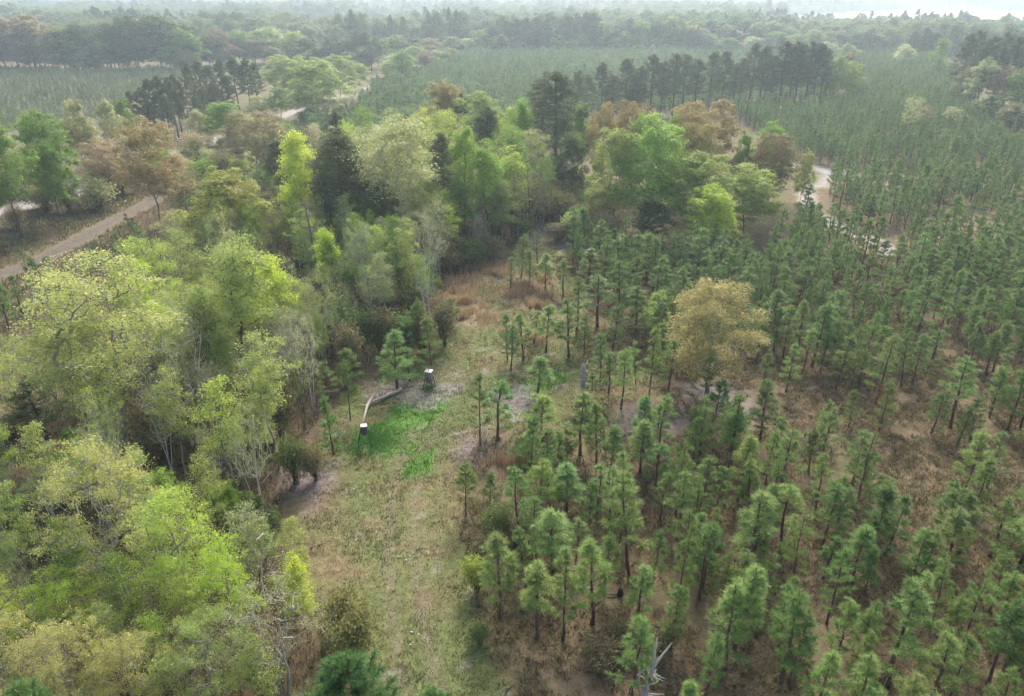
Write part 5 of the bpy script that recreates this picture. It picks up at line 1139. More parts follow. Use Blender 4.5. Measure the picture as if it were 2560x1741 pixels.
G = {k: np.array(v) for k, v in {
    'litter': (0.168, 0.124, 0.074), 'straw': (0.205, 0.155, 0.090), 'turf': (0.122, 0.150, 0.052), 'green': (0.098, 0.215, 0.036),
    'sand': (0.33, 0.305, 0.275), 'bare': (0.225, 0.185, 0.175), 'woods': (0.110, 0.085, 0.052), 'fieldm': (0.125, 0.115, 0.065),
    'fieldl': (0.135, 0.135, 0.075), 'sedge': (0.285, 0.222, 0.138), 'far': (0.085, 0.105, 0.055), 'pale': (0.60, 0.55, 0.38),
    'track': (0.135, 0.115, 0.098), 'olive': (0.095, 0.100, 0.043)}.items()}


def ground_colour(x, y):
    """The ground's own cover, place by place: pine straw, dry grass, green turf, sand."""
    wx = x + (fbm(x, y, 5.0, 1, 3) - 0.5) * 3.6
    wy = y + (fbm(x, y, 5.0, 5, 3) - 0.5) * 3.6
    a = fbm(x, y, 7.0, 11)
    b = fbm(x, y, 2.2, 21)
    c = np.empty(x.shape + (3,))
    c[:] = G['litter'] * 0.55 + G['olive'] * 0.45
    def put(mask, col, s=1.0):
        m = (np.clip(mask, 0, 1) * s)[..., None]
        c[:] = c * (1 - m) + col * m
    d = np.hypot(x, y)
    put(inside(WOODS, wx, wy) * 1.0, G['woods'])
    put((d > 150) * 1.0, G['litter'] * 0.45 + G['olive'] * 0.55, 0.9)
    put((d > 470) * 1.0, G['far'])
    put(inside(PLANT, wx, wy) * 1.0, G['litter'])
    put(inside(PLANT, wx, wy) * np.clip((b - 0.52) * 5, 0, 1), G['straw'], 0.75)
    put(inside(PLANT, wx, wy) * np.clip((a - 0.56) * 6, 0, 1), G['olive'], 0.6)
    put(inside(FIELD_M, x, y) * 1.0, G['fieldm'])
    put(inside(FIELD_L, x, y) * 1.0, G['fieldl'])
    for p in FIELD_P:
        put(inside(p, x, y) * 1.0, G['pale'])
    cl = inside(CLEAR, wx, wy)
    put(cl * 1.0, G['straw'] * 0.5 + G['litter'] * 0.5)
    lane = np.exp(-(line_dist(LANE, wx, wy) / 3.6) ** 2)
    put(cl * np.clip((a - 0.36) * 4, 0, 1), G['turf'], 0.85)
    put(cl * lane * np.clip((b - 0.3) * 3, 0, 1), G['turf'], 0.9)
    put(cl * np.clip((b - 0.60) * 7, 0, 1), G['straw'], 0.7)
    rut = np.exp(-((line_dist(LANE, x * .8 + wx * .2, y * .8 + wy * .2) - 0.85) / 0.30) ** 2)
    put(cl * rut * np.clip((a - 0.3) * 4, 0, 1), G['straw'] * 0.5 + G['bare'] * 0.5, 0.55)
    for p in GREEN:
        put(inside(p, wx * .5 + x * .5, wy * .5 + y * .5) * np.clip(0.34 + (b - 0.35) * 3.0, 0, 1), G['green'], 0.9)
    for (bx, by, r) in BARE:
        put(np.exp(-(np.hypot(wx - bx, (wy - by) * 0.75) / r) ** 4), G['bare'], 0.8)
    put((line_dist(LANE, wx, wy) < 2.0) * (y > 60) * 0.8, G['turf'] * 0.6 + G['straw'] * 0.4)
    for (bx, by, r) in SEDGE:
        put(np.exp(-(np.hypot(wx - bx, wy - by) / r) ** 4), G['sedge'], 0.8)
    put(np.exp(-(line_dist(TRACK, wx, wy) / 4.6) ** 4), G['sedge'], 0.35)
    put(np.exp(-(line_dist(TRACK, wx * .25 + x * .75, wy * .25 + y * .75) / 1.35) ** 4), G['track'], 0.9)
    put(np.exp(-(line_dist(ROAD, x, y) / 2.6) ** 6), G['sand'], 0.9)
    put(np.exp(-(line_dist(SAND, wx, wy) / 1.6) ** 6), G['sand'], 0.85)
    put(np.exp(-(line_dist(SANDLINE, x, y) / 0.9) ** 6), G['sand'])
    # sun-bleached sand and chaff scattered through the lane
    put(cl * np.clip((fbm(x, y, 1.3, 33, 3) - 0.70) * 9, 0, 1), G['sand'], 0.6)
    return c


def graded(lo, hi, a, b, step):
    core = np.arange(a, b + 1e-6, step)
    out, s, v = [], step, b
    while v < hi:
        s *= 1.09
        v += s
        out.append(min(v, hi))
    inn, s, v = [], step, a
    while v > lo:
        s *= 1.09
        v -= s
        inn.append(max(v, lo))
    return np.array(inn[::-1] + list(core) + out)


xs = graded(-5200, 5200, -62, 84, 0.55)
ys = graded(-220, 6200, 16, 108, 0.55)
X, Y = np.meshgrid(xs, ys)
Zg = ground_z(X, Y) + (fbm(X, Y, 1.6, 41, 3) - 0.5) * 0.16 * (np.hypot(X, Y) < 140)
nx, ny = len(xs), len(ys)
ii = (np.arange(ny - 1)[:, None] * nx + np.arange(nx - 1)[None, :]).ravel()
gq = np.stack([ii, ii + 1, ii + nx + 1, ii + nx], -1)
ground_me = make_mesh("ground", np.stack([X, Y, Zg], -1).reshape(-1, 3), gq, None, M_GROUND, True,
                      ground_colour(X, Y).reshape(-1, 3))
tag(obj("ground", ground_me), kind='structure')

# ------------------------------------------------------------------ kits: a few trees of every kind, each later placed many times
KITS = {}
def kit(key, fn, H, W, seeds, **kw):
    raw = [(*fn("%s_%d" % (key, s), s, H=H, **({'W': W} if fn is not young_pine else {}), **kw), H, W) for s in seeds]
    KITS[key] = [measured(k) for k in raw]


def measured(k):
    """Kit with the crown's true height and width, so that a tree can be placed at a given size."""
    co = np.empty(len(k[1].vertices) * 3, np.float32)
    k[1].vertices.foreach_get('co', co)
    co = co.reshape(-1, 3)
    return (k[0], k[1], float(np.percentile(co[:, 2], 99.7)), 2 * float(np.percentile(np.hypot(co[:, 0], co[:, 1]), 96)))

kit('sparse', broadleaf, 13.0, 10.0, (1, 2, 3, 4, 5), crown_base=0.22, n_tip=820, per_tip=29, leaf=0.105, spread=0.21, clump=0.8, shell=2.0, max_r=0.25, n_lobes=15, lobe=0.34, up=0.7, top=0.85, r_tip=0.015)
kit('wispy', broadleaf, 11.0, 3.6, (35, 36, 37), crown_base=0.30, n_tip=240, per_tip=26, leaf=0.115, spread=0.22, clump=0.8, shell=1.8, max_r=0.10, n_lobes=12, lobe=0.6, up=0.6, top=0.75, r_tip=0.011)
kit('full', broadleaf, 15.0, 11.0, (11, 12, 13), crown_base=0.16, n_tip=230, per_tip=100, leaf=0.25, spread=0.50, clump=3.0, puff=1.0, shell=3.4, max_r=0.28, n_lobes=16, lobe=0.46, up=0.5, top=0.8)
kit('dome', broadleaf, 15.0, 11.0, (15, 16, 17, 18), crown_base=0.03, n_tip=270, per_tip=92, leaf=0.25, spread=0.52, clump=3.0, puff=1.0, shell=3.6, max_r=0.28, n_lobes=20, lobe=0.46, up=0.5, top=0.62)
kit('feather', broadleaf, 15.0, 12.0, (21, 22, 23), crown_base=0.20, n_tip=280, per_tip=84, leaf=0.21, spread=0.50, clump=2.4, puff=0.8, shell=3.0, max_r=0.28, n_lobes=16, lobe=0.42, up=0.45, top=0.85)
kit('oak', broadleaf, 11.5, 8.0, (33,), crown_base=0.10, n_tip=950, per_tip=40, leaf=0.105, spread=0.23, clump=0.8, shell=2.2, max_r=0.22, n_lobes=17, lobe=0.38, up=0.6, top=0.75, r_tip=0.014)
kit('slim', broadleaf, 14.0, 4.6, (41, 42, 43), crown_base=0.22, n_tip=260, per_tip=52, leaf=0.17, spread=0.36, shell=2.2, max_r=0.13, n_lobes=12, lobe=0.6, up=0.6, top=0.75)
kit('slimL', broadleaf, 16.0, 6.5, (45, 46), crown_base=0.42, n_tip=340, per_tip=42, leaf=0.16, spread=0.36, shell=2.0, max_r=0.22, n_lobes=12, lobe=0.5, up=0.6, top=0.8)
kit('bare', broadleaf, 10.0, 8.5, (51, 52), crown_base=0.2, n_tip=560, per_tip=12, leaf=0.085, spread=0.2, shell=1.8, max_r=0.17, n_lobes=10, lobe=0.5, multi=3, r_tip=0.012)
kit('far', broadleaf, 17.0, 17.0, (61, 62, 63, 64), crown_base=0.02, n_tip=150, per_tip=64, leaf=0.55, spread=0.95, clump=3.0, puff=1.0, shell=3.4, max_r=0.4, n_lobes=20, lobe=0.42, up=0.5, r_tip=0.03, top=0.6)
kit('tall', tall_pine, 18.0, 6.6, (71, 72, 73, 74))
kit('tallS', tall_pine, 9.0, 5.0, (75,), crown_base=0.35, clumps=60, per=110)
kit('shrub', shrub, 2.6, 2.8, (81, 82, 83, 84))
PINE_N = 14
KITS['pine'] = []
for s in range(PINE_N):
    r_ = random.Random(s + 40)
    KITS['pine'].append(measured((*young_pine("pine_%d" % s, 100 + s, H=6.0, crown_base=r_.uniform(0.20, 0.40), R=r_.uniform(0.8, 1.35),
                                              n_whorl=r_.choice([6, 6, 7, 8]), sparse=r_.uniform(0.6, 0.95), long=r_.uniform(0.25, 0.32), needles=r_.choice([42, 50, 58])), 6.0, 2.4)))
KITS['bigpine'] = [measured((*young_pine("bigpine_%d" % s, 140 + s, H=9.0, crown_base=0.3, R=2.2, needles=110, wid=0.016, n_whorl=13), 9.0, 4.2)) for s in range(2)]

LEAF = {'BGrnI': (0.212, 0.305, 0.05), 'PGrnI': (0.25, 0.315, 0.075), 'Yel': (0.34, 0.37, 0.12), 'YelB': (0.37, 0.37, 0.12), 'Lime': (0.31, 0.38, 0.075), 'BLime': (0.34, 0.42, 0.06), 'YG': (0.25, 0.30, 0.085),
        'YGd': (0.21, 0.26, 0.055), 'PaleYG': (0.32, 0.34, 0.15), 'Pale': (0.24, 0.265, 0.11), 'Grn': (0.138, 0.215, 0.038), 'BGrn': (0.185, 0.285, 0.045),
        'PGrn': (0.21, 0.285, 0.085), 'DGrn': (0.080, 0.120, 0.032), 'Org': (0.25, 0.208, 0.074), 'OrgY': (0.265, 0.225, 0.07), 'OrgT': (0.262, 0.216, 0.082),
        'OrgB': (0.218, 0.178, 0.082), 'OakO': (0.275, 0.240, 0.095), 'Rust': (0.165, 0.138, 0.062), 'Tan': (0.30, 0.24, 0.135), 'Olv': (0.165, 0.165, 0.060),
        'Mus': (0.235, 0.25, 0.045), 'BrnT': (0.22, 0.18, 0.12), 'PineD': (0.100, 0.122, 0.052), 'Brush': (0.150, 0.138, 0.066), 'BrushG': (0.105, 0.140, 0.048),
        'RustB': (0.27, 0.18, 0.085)}
TONE = {'YG': 'yellow-green', 'YGd': 'yellow-green', 'Olv': 'olive', 'Grn': 'green', 'PaleYG': 'pale yellow', 'BGrn': 'bright green', 'Lime': 'lime', 'PineD': 'dark pine',
        'Tan': 'tan', 'BLime': 'bright lime', 'Pale': 'pale', 'Brush': 'brown-green', 'BrushG': 'dark green', 'PGrn': 'soft green', 'DGrn': 'dark green', 'Org': 'orange'}
BARK = {'GreyB': (0.26, 0.235, 0.205), 'DarkB': (0.095, 0.075, 0.06), 'PaleB': (0.33, 0.30, 0.27), 'WhiteB': (0.50, 0.46, 0.42), 'PineB': (0.13, 0.088, 0.066)}

for _k in LEAF:                       # leaf colour is shared between what a leaf reflects and what it lets through
    LEAF[_k] = tuple(v * (1.25 if _k == 'PineD' else 1.5) for v in LEAF[_k])

rg = random.Random(5)
for (name, k, x, y, h, w, lc, bc, label, group, cat, lean) in TREES:
    c = LEAF[lc]
    f = rg.uniform(0.93, 1.07)
    plant(name, rg.choice(KITS[k]), x, y, rg.uniform(0, 6.28), h, w, tuple(v * f for v in c), BARK[bc], label, cat, group, lean=(0, lean))

# ------------------------------------------------------------------ naming look-alikes by where they stand
TENS = ['', '', 'twenty', 'thirty', 'forty', 'fifty', 'sixty', 'seventy', 'eighty', 'ninety']
ORD = ['', 'first', 'second', 'third', 'fourth', 'fifth', 'sixth', 'seventh', 'eighth', 'ninth', 'tenth', 'eleventh', 'twelfth', 'thirteenth', 'fourteenth',
       'fifteenth', 'sixteenth', 'seventeenth', 'eighteenth', 'nineteenth']
def ordinal(n):
    if n < 20:
        return ORD[n]
    return TENS[n // 10][:-1] + 'ieth' if n % 10 == 0 else TENS[n // 10] + '-' + ORD[n % 10]


def label_by_place(items, wording):
    """items: (x, y, tone, place). Each gets 'tone thing, nth from left place', counted among its equals."""
    seen, out = {}, [None] * len(items)
    for i in sorted(range(len(items)), key=lambda i: items[i][0] / (items[i][1] + 16.0)):
        key = items[i][2:]
        seen[key] = seen.get(key, 0) + 1
        out[i] = (key, seen[key])
    res = []
    for key, n in out:
        tot = seen[key]
        which = '' if tot == 1 else (', leftmost' if n == 1 else (', rightmost' if n == tot else ', ' + (ordinal(n) + ' from left' if n <= tot // 2 else ordinal(tot + 1 - n) + ' from right')))
        res.append(key[0] + ' ' + wording + which + ' ' + key[1])
    return res


def woods_place(x, y):
    if y < 30: return 'under the pale budded trees at bottom left'
    if y < 42: return 'between lower-left lime trees and the lane'
    if y < 50: return 'around the nearly leafless white-branched tree'
    if y < 62: return 'in woods level with the two feeders' if x > -28 else 'round the tall forked yellow tree'
    if y < 78: return 'in woods behind the fallen log' if x > -32 else 'behind the tall forked yellow tree'
    return 'at the feet of the central dark pines'


def pine_place(x, y):
    if math.hypot(x - OAK[0], y - OAK[1]) < 10: return 'around the lone orange oak'
    if x < -8: return 'along the woods side of lane' if y < 75 else 'in weeds beside the dirt track'
    if math.hypot(x - PTS['SNAG1'][0], y - PTS['SNAG1'][1]) < 7: return 'by the white snag'
    if math.hypot(x - PTS['SNAG2'][0], y - PTS['SNAG2'][1]) < 8: return 'near the grey snag'
    if x < 6 and y < 60: return 'along the lane side of plantation'
    if y >= 60: return 'at the back by the lane bend' if x < 16 else 'behind the lone orange oak'
    if y < 31: return 'along the bottom edge of plantation'
    if y < 37: return 'in the second band above bottom edge'
    if y < 44: return 'in the lower plantation middle band'
    return 'in the band before the oak'

OAK = [t for t in TREES if t[1] == 'oak'][0][2:4]

# ------------------------------------------------------------------ undergrowth of the woods
placed = [(t[2], t[3]) for t in TREES]
def sprinkle(poly, n, sep, rgen, avoid):
    px = [p[0] for p in poly]
    py = [p[1] for p in poly]
    out, tries = [], 0
    while len(out) < n and tries < n * 60:
        tries += 1
        x, y = rgen.uniform(min(px), max(px)), rgen.uniform(min(py), max(py))
        if not bool(inside(poly, np.array([x]), np.array([y]))[0]):
            continue
        if any((x - a) ** 2 + (y - b) ** 2 < sep * sep for a, b in avoid) or any((x - a) ** 2 + (y - b) ** 2 < sep * sep for a, b in out):
            continue
        out.append((x, y))
    return out

rs = random.Random(11)
bush_spots = sprinkle(WOODS, 150, 1.7, rs, placed)
bushes = []
for (x, y) in bush_spots:
    lc = rs.choice(['Brush', 'Brush', 'BrushG', 'BrushG', 'Olv', 'YGd', 'Grn'])
    h = rs.uniform(0.9, 2.4)
    bushes.append((x, y, ('low ' if h < 1.6 else 'tall ') + TONE[lc], woods_place(x, y), lc, h))
for (x, y, tone, place, lc, h), label in zip(bushes, label_by_place([q[:4] for q in bushes], 'bush')):
    plant('shrub', rs.choice(KITS['shrub']), x, y, rs.uniform(0, 6.28), h, h * rs.uniform(0.9, 1.4), LEAF[lc], BARK['DarkB'],
          label, 'shrub', 'undergrowth bushes in the woods')
sap_spots = sprinkle(WOODS, 260, 1.6, rs, placed)
saps = []
for (x, y) in sap_spots:
    lc = rs.choice(['YG', 'YG', 'Grn', 'PaleYG', 'YG', 'Lime', 'BLime', 'Pale'])
    bare = rs.random() < 0.5
    saps.append((x, y, 'bare twiggy' if bare else 'thin ' + TONE[lc], woods_place(x, y), lc, bare))
for (x, y, tone, place, lc, bare), label in zip(saps, label_by_place([q[:4] for q in saps], 'sapling')):
    h = rs.uniform(5.5, 11.5) * (1.0 if y > 36 else 0.75)
    plant('sapling', rs.choice(KITS['bare' if bare else 'wispy']), x, y, rs.uniform(0, 6.28), h, h * rs.uniform(0.24, 0.38) * (1.2 if bare else 1), LEAF[lc],
          BARK[rs.choice(['GreyB', 'PaleB', 'WhiteB', 'DarkB'])], label, 'sapling', 'saplings in the woods')

fill_spots = sprinkle(CENTRE, 46, 3.2, rs, placed)
fills = []
for (x, y) in fill_spots:
    lc = rs.choice(['YG', 'Olv', 'Grn', 'PaleYG', 'BGrn', 'Lime', 'PineD', 'PineD'])
    fills.append((x, y, TONE[lc], 'inside the central woods', lc))
for (x, y, tone, place, lc), label in zip(fills, label_by_place([q[:4] for q in fills], 'tree')):
    h = rs.uniform(9, 15)
    k_ = 'tall' if lc == 'PineD' else rs.choice(['slim', 'slim', 'sparse'])
    plant('tall_pine' if k_ == 'tall' else 'broadleaf_tree', rs.choice(KITS[k_]), x, y, rs.uniform(0, 6.28), h, h * rs.uniform(0.34, 0.5), LEAF[lc],
          BARK['DarkB'], label, 'tree', 'trees inside the central woods')
scrub_spots = sprinkle(SCRUB, 120, 3.4, rs, placed) + sprinkle(GAP, 55, 2.2, rs, placed)
scrub = []
for (x, y) in scrub_spots:
    if float(line_dist(ROAD, np.array([x]), np.array([y]))[0]) < 3.4 or float(line_dist(TRACK, np.array([x]), np.array([y]))[0]) < 3.0:
        continue
    lc = rs.choice(['YG', 'Olv', 'Grn', 'PaleYG', 'Tan', 'Brush', 'BrushG', 'Olv'])
    scrub.append((x, y, TONE[lc], 'between dirt track and white road' if x < -45 else ('before the middle pine field' if x < -8 else 'left of the hardwood island'), lc))
for (x, y, tone, place, lc), label in zip(scrub, label_by_place([q[:4] for q in scrub], 'scrub bush')):
    h = rs.uniform(2.0, 6.5)
    plant('shrub', rs.choice(KITS['shrub']), x, y, rs.uniform(0, 6.28), h, h * rs.uniform(0.7, 1.2), LEAF[lc], BARK['DarkB'],
          label, 'shrub', 'scrub along the track and road')

# ------------------------------------------------------------------ young pine plantation
PINE_COL = (0.198, 0.300, 0.082)
rp = random.Random(21)
near = [(x, y, h, w) for (x, y, h, w) in PINES_NEAR]
rowang = math.radians(24)
ca, sa = math.cos(rowang), math.sin(rowang)
keep_off = [(t[2], t[3], max(1.6, t[5] * 0.32)) for t in TREES if t[0] != 'shrub'] + [(b[0], b[1], b[2] * 0.8) for b in BARE]
cand = []
for i in range(-190, 300):
    for j in range(-170, 280):
        a, b = i * 1.95 + rp.gauss(0, 0.46), j * 2.35 + rp.gauss(0, 0.48)
        x, y = ca * a - sa * b, sa * a + ca * b
        if y < 12 or y > 480 or abs(x) > y * 0.80 + 14:
            continue
        cand.append((x, y))
cand = np.array(cand)
m = inside(PLANT, cand[:, 0], cand[:, 1])
m &= line_dist(SAND, cand[:, 0], cand[:, 1]) > 3.5
m &= line_dist(SANDLINE, cand[:, 0], cand[:, 1]) > 3.0
dens = fbm(cand[:, 0], cand[:, 1], 16.0, 51)
gap = np.clip((dens - 0.37) * 3.4 + np.clip((cand[:, 1] - 46) / 45, 0, 0.6), 0.10, 0.97)
m &= np.random.default_rng(3).random(len(cand)) < gap
cand = cand[m]
pts = []
for (x, y) in cand:
    if any((x - a) ** 2 + (y - b) ** 2 < r * r for a, b, r in keep_off if abs(x - a) < 9):
        continue
    if any((x - p[0]) ** 2 + (y - p[1]) ** 2 < 2.6 for p in near):
        continue
    h = min(6.8, max(2.8, rp.gauss(4.9, 0.95)))
    pts.append((x, y, h, h * rp.uniform(0.30, 0.45)))
pts.sort(key=lambda p: p[0] ** 2 + p[1] ** 2)
in_view = [p for p in pts if abs(p[0]) < 0.72 * (p[1] * 0.9 + 14.5) + 1.5 and p[1] > 22]
single = in_view[:300 - len(near)]
chosen = set(single)
rest = [p for p in pts if p not in chosen]
YG_ = 'young pines of the near plantation'
SPECIAL = {0: 'young pine behind the fallen white log, leftmost at the mown corner', 1: 'young pine rising from the end of the fallen white log',
           2: 'thin short pine between the fallen log and white-lidded feeder', 3: 'young pine directly behind the white-lidded feeder',
           4: 'slim pine with bare stem, left of the pair by the lane', 5: 'loose-branched pine, right of the pair by the lane',
           11: 'tallest pine standing alone on the open ground by the lane', 13: 'bright green pine in front of another on the open ground',
           16: 'pine directly below the grey broken snag', 33: 'small dense pine at the lane edge above dark bramble', 34: 'smaller companion pine at lane edge above the bramble',
           36: 'bright yellow-green pine near the lane edge', 44: 'largest dark pine in front of the lower plantation', 39: 'conical pine at the lane edge in the lower plantation',
           46: 'pine just left of the white broken snag'}
pine_parts = [None] * PINE_N
pine_rows = []
for i, (x, y, h, w) in enumerate(near + single):
    f = rp.uniform(0.85, 1.18)
    yel = i in (13, 36) or (i > 90 and rp.random() < 0.012)
    col = (0.32, 0.42, 0.095) if yel else (PINE_COL[0] * f * rp.uniform(0.9, 1.15), PINE_COL[1] * f, PINE_COL[2] * f)
    tone = ('short ' if h < 4.4 else ('tall ' if h > 5.6 else '')) + ('yellowish' if yel else ('dark green' if f < 0.95 else ('light green' if f > 1.08 else 'green')))
    pine_rows.append((x, y, tone, pine_place(x, y), h, w, col))
labels = label_by_place([q[:4] for q in pine_rows], 'young pine')
for i, (x, y, tone, place, h, w, col) in enumerate(pine_rows):
    v = i % PINE_N if i < PINE_N else rp.randrange(PINE_N)
    e = plant('young_pine', KITS['pine'][v], x, y, rp.uniform(0, 6.28), h, max(w, 1.3) * 1.08, col, BARK['PineB'],
              SPECIAL.get(i, labels[i]), 'pine', YG_, lean=(rp.gauss(0, 0.035), rp.gauss(0, 0.035)))
    if pine_parts[v] is None:
        pine_parts[v] = tuple(c for c in bpy.data.objects if c.parent == e)

# large pines whose crowns rise at the bottom edge
for k_, (key, h, w, label) in enumerate([('BIGP', 9.2, 4.6, 'large bushy pine crown cut by the bottom edge beside the lane'),
                                         ('BIGP2', 7.4, 2.9, 'smaller pine crown at bottom edge right of the large bushy one'),
                                         ('BIGP3', 10.2, 4.2, 'dark pine tip at the bottom edge under pale budded trees'),
                                         ('BIGP4', 9.2, 3.4, 'second dark pine tip at bottom edge, right of the first')]):
    x, y = PTS[key]
    plant('young_pine', KITS['bigpine'][k_ % 2], x, y, k_ * 1.3, h, w, (0.125, 0.225, 0.062), BARK['PineB'], label, 'pine')


# ------------------------------------------------------------------ masses nobody could count: scattered by geometry nodes
M_BARK_PINE = plain_mat("pine_bark", BARK['PineB'], 0.95, 0.0, 0.3, 3.0)


def scatter_object(name, P, rot, scl, idx, variants, color, label, category):
    me = bpy.data.meshes.new(name)
    me.vertices.add(len(P))
    me.vertices.foreach_set('co', np.asarray(P, np.float32).ravel())
    a = me.attributes.new('turn', 'FLOAT_VECTOR', 'POINT')
    a.data.foreach_set('vector', np.asarray(rot, np.float32).ravel())
    a = me.attributes.new('size', 'FLOAT_VECTOR', 'POINT')
    a.data.foreach_set('vector', np.asarray(scl, np.float32).ravel())
    a = me.attributes.new('pick', 'INT', 'POINT')
    a.data.foreach_set('value', np.asarray(idx, np.int32))
    o = obj(name, me, None, color)
    tag(o, label, category, None, 'stuff')
    ng = bpy.data.node_groups.new(name + "_scatter", 'GeometryNodeTree')
    ng.interface.new_socket('Geometry', in_out='INPUT', socket_type='NodeSocketGeometry')
    ng.interface.new_socket('Geometry', in_out='OUTPUT', socket_type='NodeSocketGeometry')
    N, L = ng.nodes, ng.links
    gi, go = N.new('NodeGroupInput'), N.new('NodeGroupOutput')
    top = N.new('GeometryNodeJoinGeometry')
    for parts in variants:
        j = N.new('GeometryNodeJoinGeometry')
        for part, bark in parts:
            info = N.new('GeometryNodeObjectInfo')
            info.transform_space = 'ORIGINAL'
            info.inputs['Object'].default_value = part
            src = info.outputs['Geometry']
            if bark:
                sm = N.new('GeometryNodeSetMaterial')
                sm.inputs['Material'].default_value = M_BARK_PINE
                L.new(src, sm.inputs['Geometry'])
                src = sm.outputs['Geometry']
            L.new(src, j.inputs[0])
        g2 = N.new('GeometryNodeGeometryToInstance')
        L.new(j.outputs[0], g2.inputs[0])
        L.new(g2.outputs[0], top.inputs[0])
    ip = N.new('GeometryNodeInstanceOnPoints')
    L.new(gi.outputs[0], ip.inputs['Points'])
    L.new(top.outputs[0], ip.inputs['Instance'])
    ip.inputs['Pick Instance'].default_value = True
    def named(attr, typ):
        n = N.new('GeometryNodeInputNamedAttribute')
        n.data_type = typ
        n.inputs['Name'].default_value = attr
        return n.outputs['Attribute']
    L.new(named('pick', 'INT'), ip.inputs['Instance Index'])
    L.new(named('turn', 'FLOAT_VECTOR'), ip.inputs['Rotation'])
    L.new(named('size', 'FLOAT_VECTOR'), ip.inputs['Scale'])
    L.new(ip.outputs['Instances'], go.inputs[0])
    md = o.modifiers.new("scatter", 'NODES')
    md.node_group = ng
    return o


def pine_stuff(name, pts, label, color):
    A = np.array([(x, y, h, w) for x, y, h, w in pts])
    n = len(A)
    r2 = np.random.default_rng(len(name))
    P = np.column_stack([A[:, 0], A[:, 1], ground_z(A[:, 0], A[:, 1]) - 0.03])
    rot = np.column_stack([r2.normal(0, .02, n), r2.normal(0, .02, n), r2.random(n) * 6.28])
    ix = r2.integers(0, PINE_N, n)
    dim = np.array([(k_[2], k_[3]) for k_ in KITS['pine']])[ix]
    scl = np.column_stack([A[:, 3] / dim[:, 1], A[:, 3] / dim[:, 1], A[:, 2] / dim[:, 0]])
    var = []
    for tr, cr in pine_parts:
        if 'needles' in tr.data.name:
            tr, cr = cr, tr
        var.append([(tr, True), (cr, False)])
    scatter_object(name, P, rot, scl, ix, var, color, label, 'pines')


pine_stuff('pine_plantation', rest, 'dense young pines filling the plantation behind the nearest rows', PINE_COL)


def field_pines(poly, sx, sy, hm, ang, seed, drop):
    rr = random.Random(seed)
    px, py = [p[0] for p in poly], [p[1] for p in poly]
    c, s = math.cos(ang), math.sin(ang)
    cx, cyy = (min(px) + max(px)) / 2, (min(py) + max(py)) / 2
    R = max(max(px) - min(px), max(py) - min(py)) * 0.75
    out = []
    for i in range(int(-R / sx), int(R / sx)):
        for j in range(int(-R / sy), int(R / sy)):
            a, b = i * sx + rr.gauss(0, sx * .16), j * sy + rr.gauss(0, sy * .14)
            out.append((cx + c * a - s * b, cyy + s * a + c * b))
    out = np.array(out)
    k = inside(poly, out[:, 0], out[:, 1]) & (np.random.default_rng(seed).random(len(out)) > drop)
    k &= line_dist(ROAD, out[:, 0], out[:, 1]) > 6
    res = []
    for x, y in out[k]:
        h = min(hm * 1.35, max(hm * 0.5, rr.gauss(hm, hm * 0.15)))
        res.append((x, y, h, h * rr.uniform(0.46, 0.62)))
    return res


pine_stuff('middle_pine_field', field_pines(FIELD_M, 2.4, 3.1, 5.0, 0.35, 61, 0.06), 'dense blue-green young pine field in the middle distance', (0.205, 0.315, 0.11))
pine_stuff('left_pine_field', field_pines(FIELD_L, 1.9, 2.1, 2.5, -0.2, 62, 0.2), 'sparse grey-green young pine field at far left', (0.24, 0.29, 0.13))

# far woods, one mass out to the horizon
rf = np.random.default_rng(77)
fp = []
for (d0, d1, n, sc) in [(468, 900, 4800, 0.72), (900, 1700, 6500, 0.95), (1700, 3200, 6500, 1.4), (3200, 5600, 5000, 2.2)]:
    r_ = np.sqrt(rf.uniform(d0 ** 2, d1 ** 2, n))
    a_ = rf.uniform(-0.78, 0.78, n)
    fp.append(np.column_stack([r_ * np.sin(a_), r_ * np.cos(a_), np.full(n, sc)]))
fp = np.concatenate(fp)
ok = np.ones(len(fp), bool)
for p in FIELD_P:
    ok &= ~inside(p, fp[:, 0], fp[:, 1])
ok &= ~inside(FIELD_F, fp[:, 0], fp[:, 1])
ok &= ~inside(FIELD_M, fp[:, 0], fp[:, 1]) & ~inside(FIELD_L, fp[:, 0], fp[:, 1])
fp = fp[ok]
patch = fbm(fp[:, 0], fp[:, 1], 110, 71, 4) + rf.normal(0, 0.025, len(fp))
part_of = lambda e: tuple(sorted((c for c in bpy.data.objects if c.parent == e), key=lambda c: 'leaves' in c.data.name or 'needles' in c.data.name))
def first_with(meshname):
    for o in bpy.data.objects:
        if o.data is not None and o.type == 'MESH' and o.data.name == meshname:
            return o
    return None
def far_stuff(name, sel, keys, hw, color, label, cat):
    P = fp[sel]
    n = len(P)
    if not n:
        return
    var, dims = [], []
    for key in keys:
        for k_ in KITS[key]:
            cr, tr = first_with(k_[1].name), first_with(k_[0].name)
            if cr is None or tr is None:
                continue
            var.append([(tr, True), (cr, False)])
            dims.append((k_[2], k_[3]))
    dims = np.array(dims)
    ix = rf.integers(0, len(var), n)
    h = hw[0] * rf.uniform(0.75, 1.2, n) * np.clip(P[:, 2], 0.9, 1.15) * (0.5 + 1.0 * fbm(P[:, 0], P[:, 1], 75, 73, 3))
    w = hw[1] * rf.uniform(0.8, 1.25, n) * P[:, 2]
    scl = np.column_stack([w / dims[ix, 1], w / dims[ix, 1], h / dims[ix, 0]])
    rot = np.column_stack([np.zeros(n), np.zeros(n), rf.random(n) * 6.28])
    scatter_object(name, np.column_stack([P[:, 0], P[:, 1], ground_z(P[:, 0], P[:, 1])]), rot, scl, ix, var, color, label, cat)

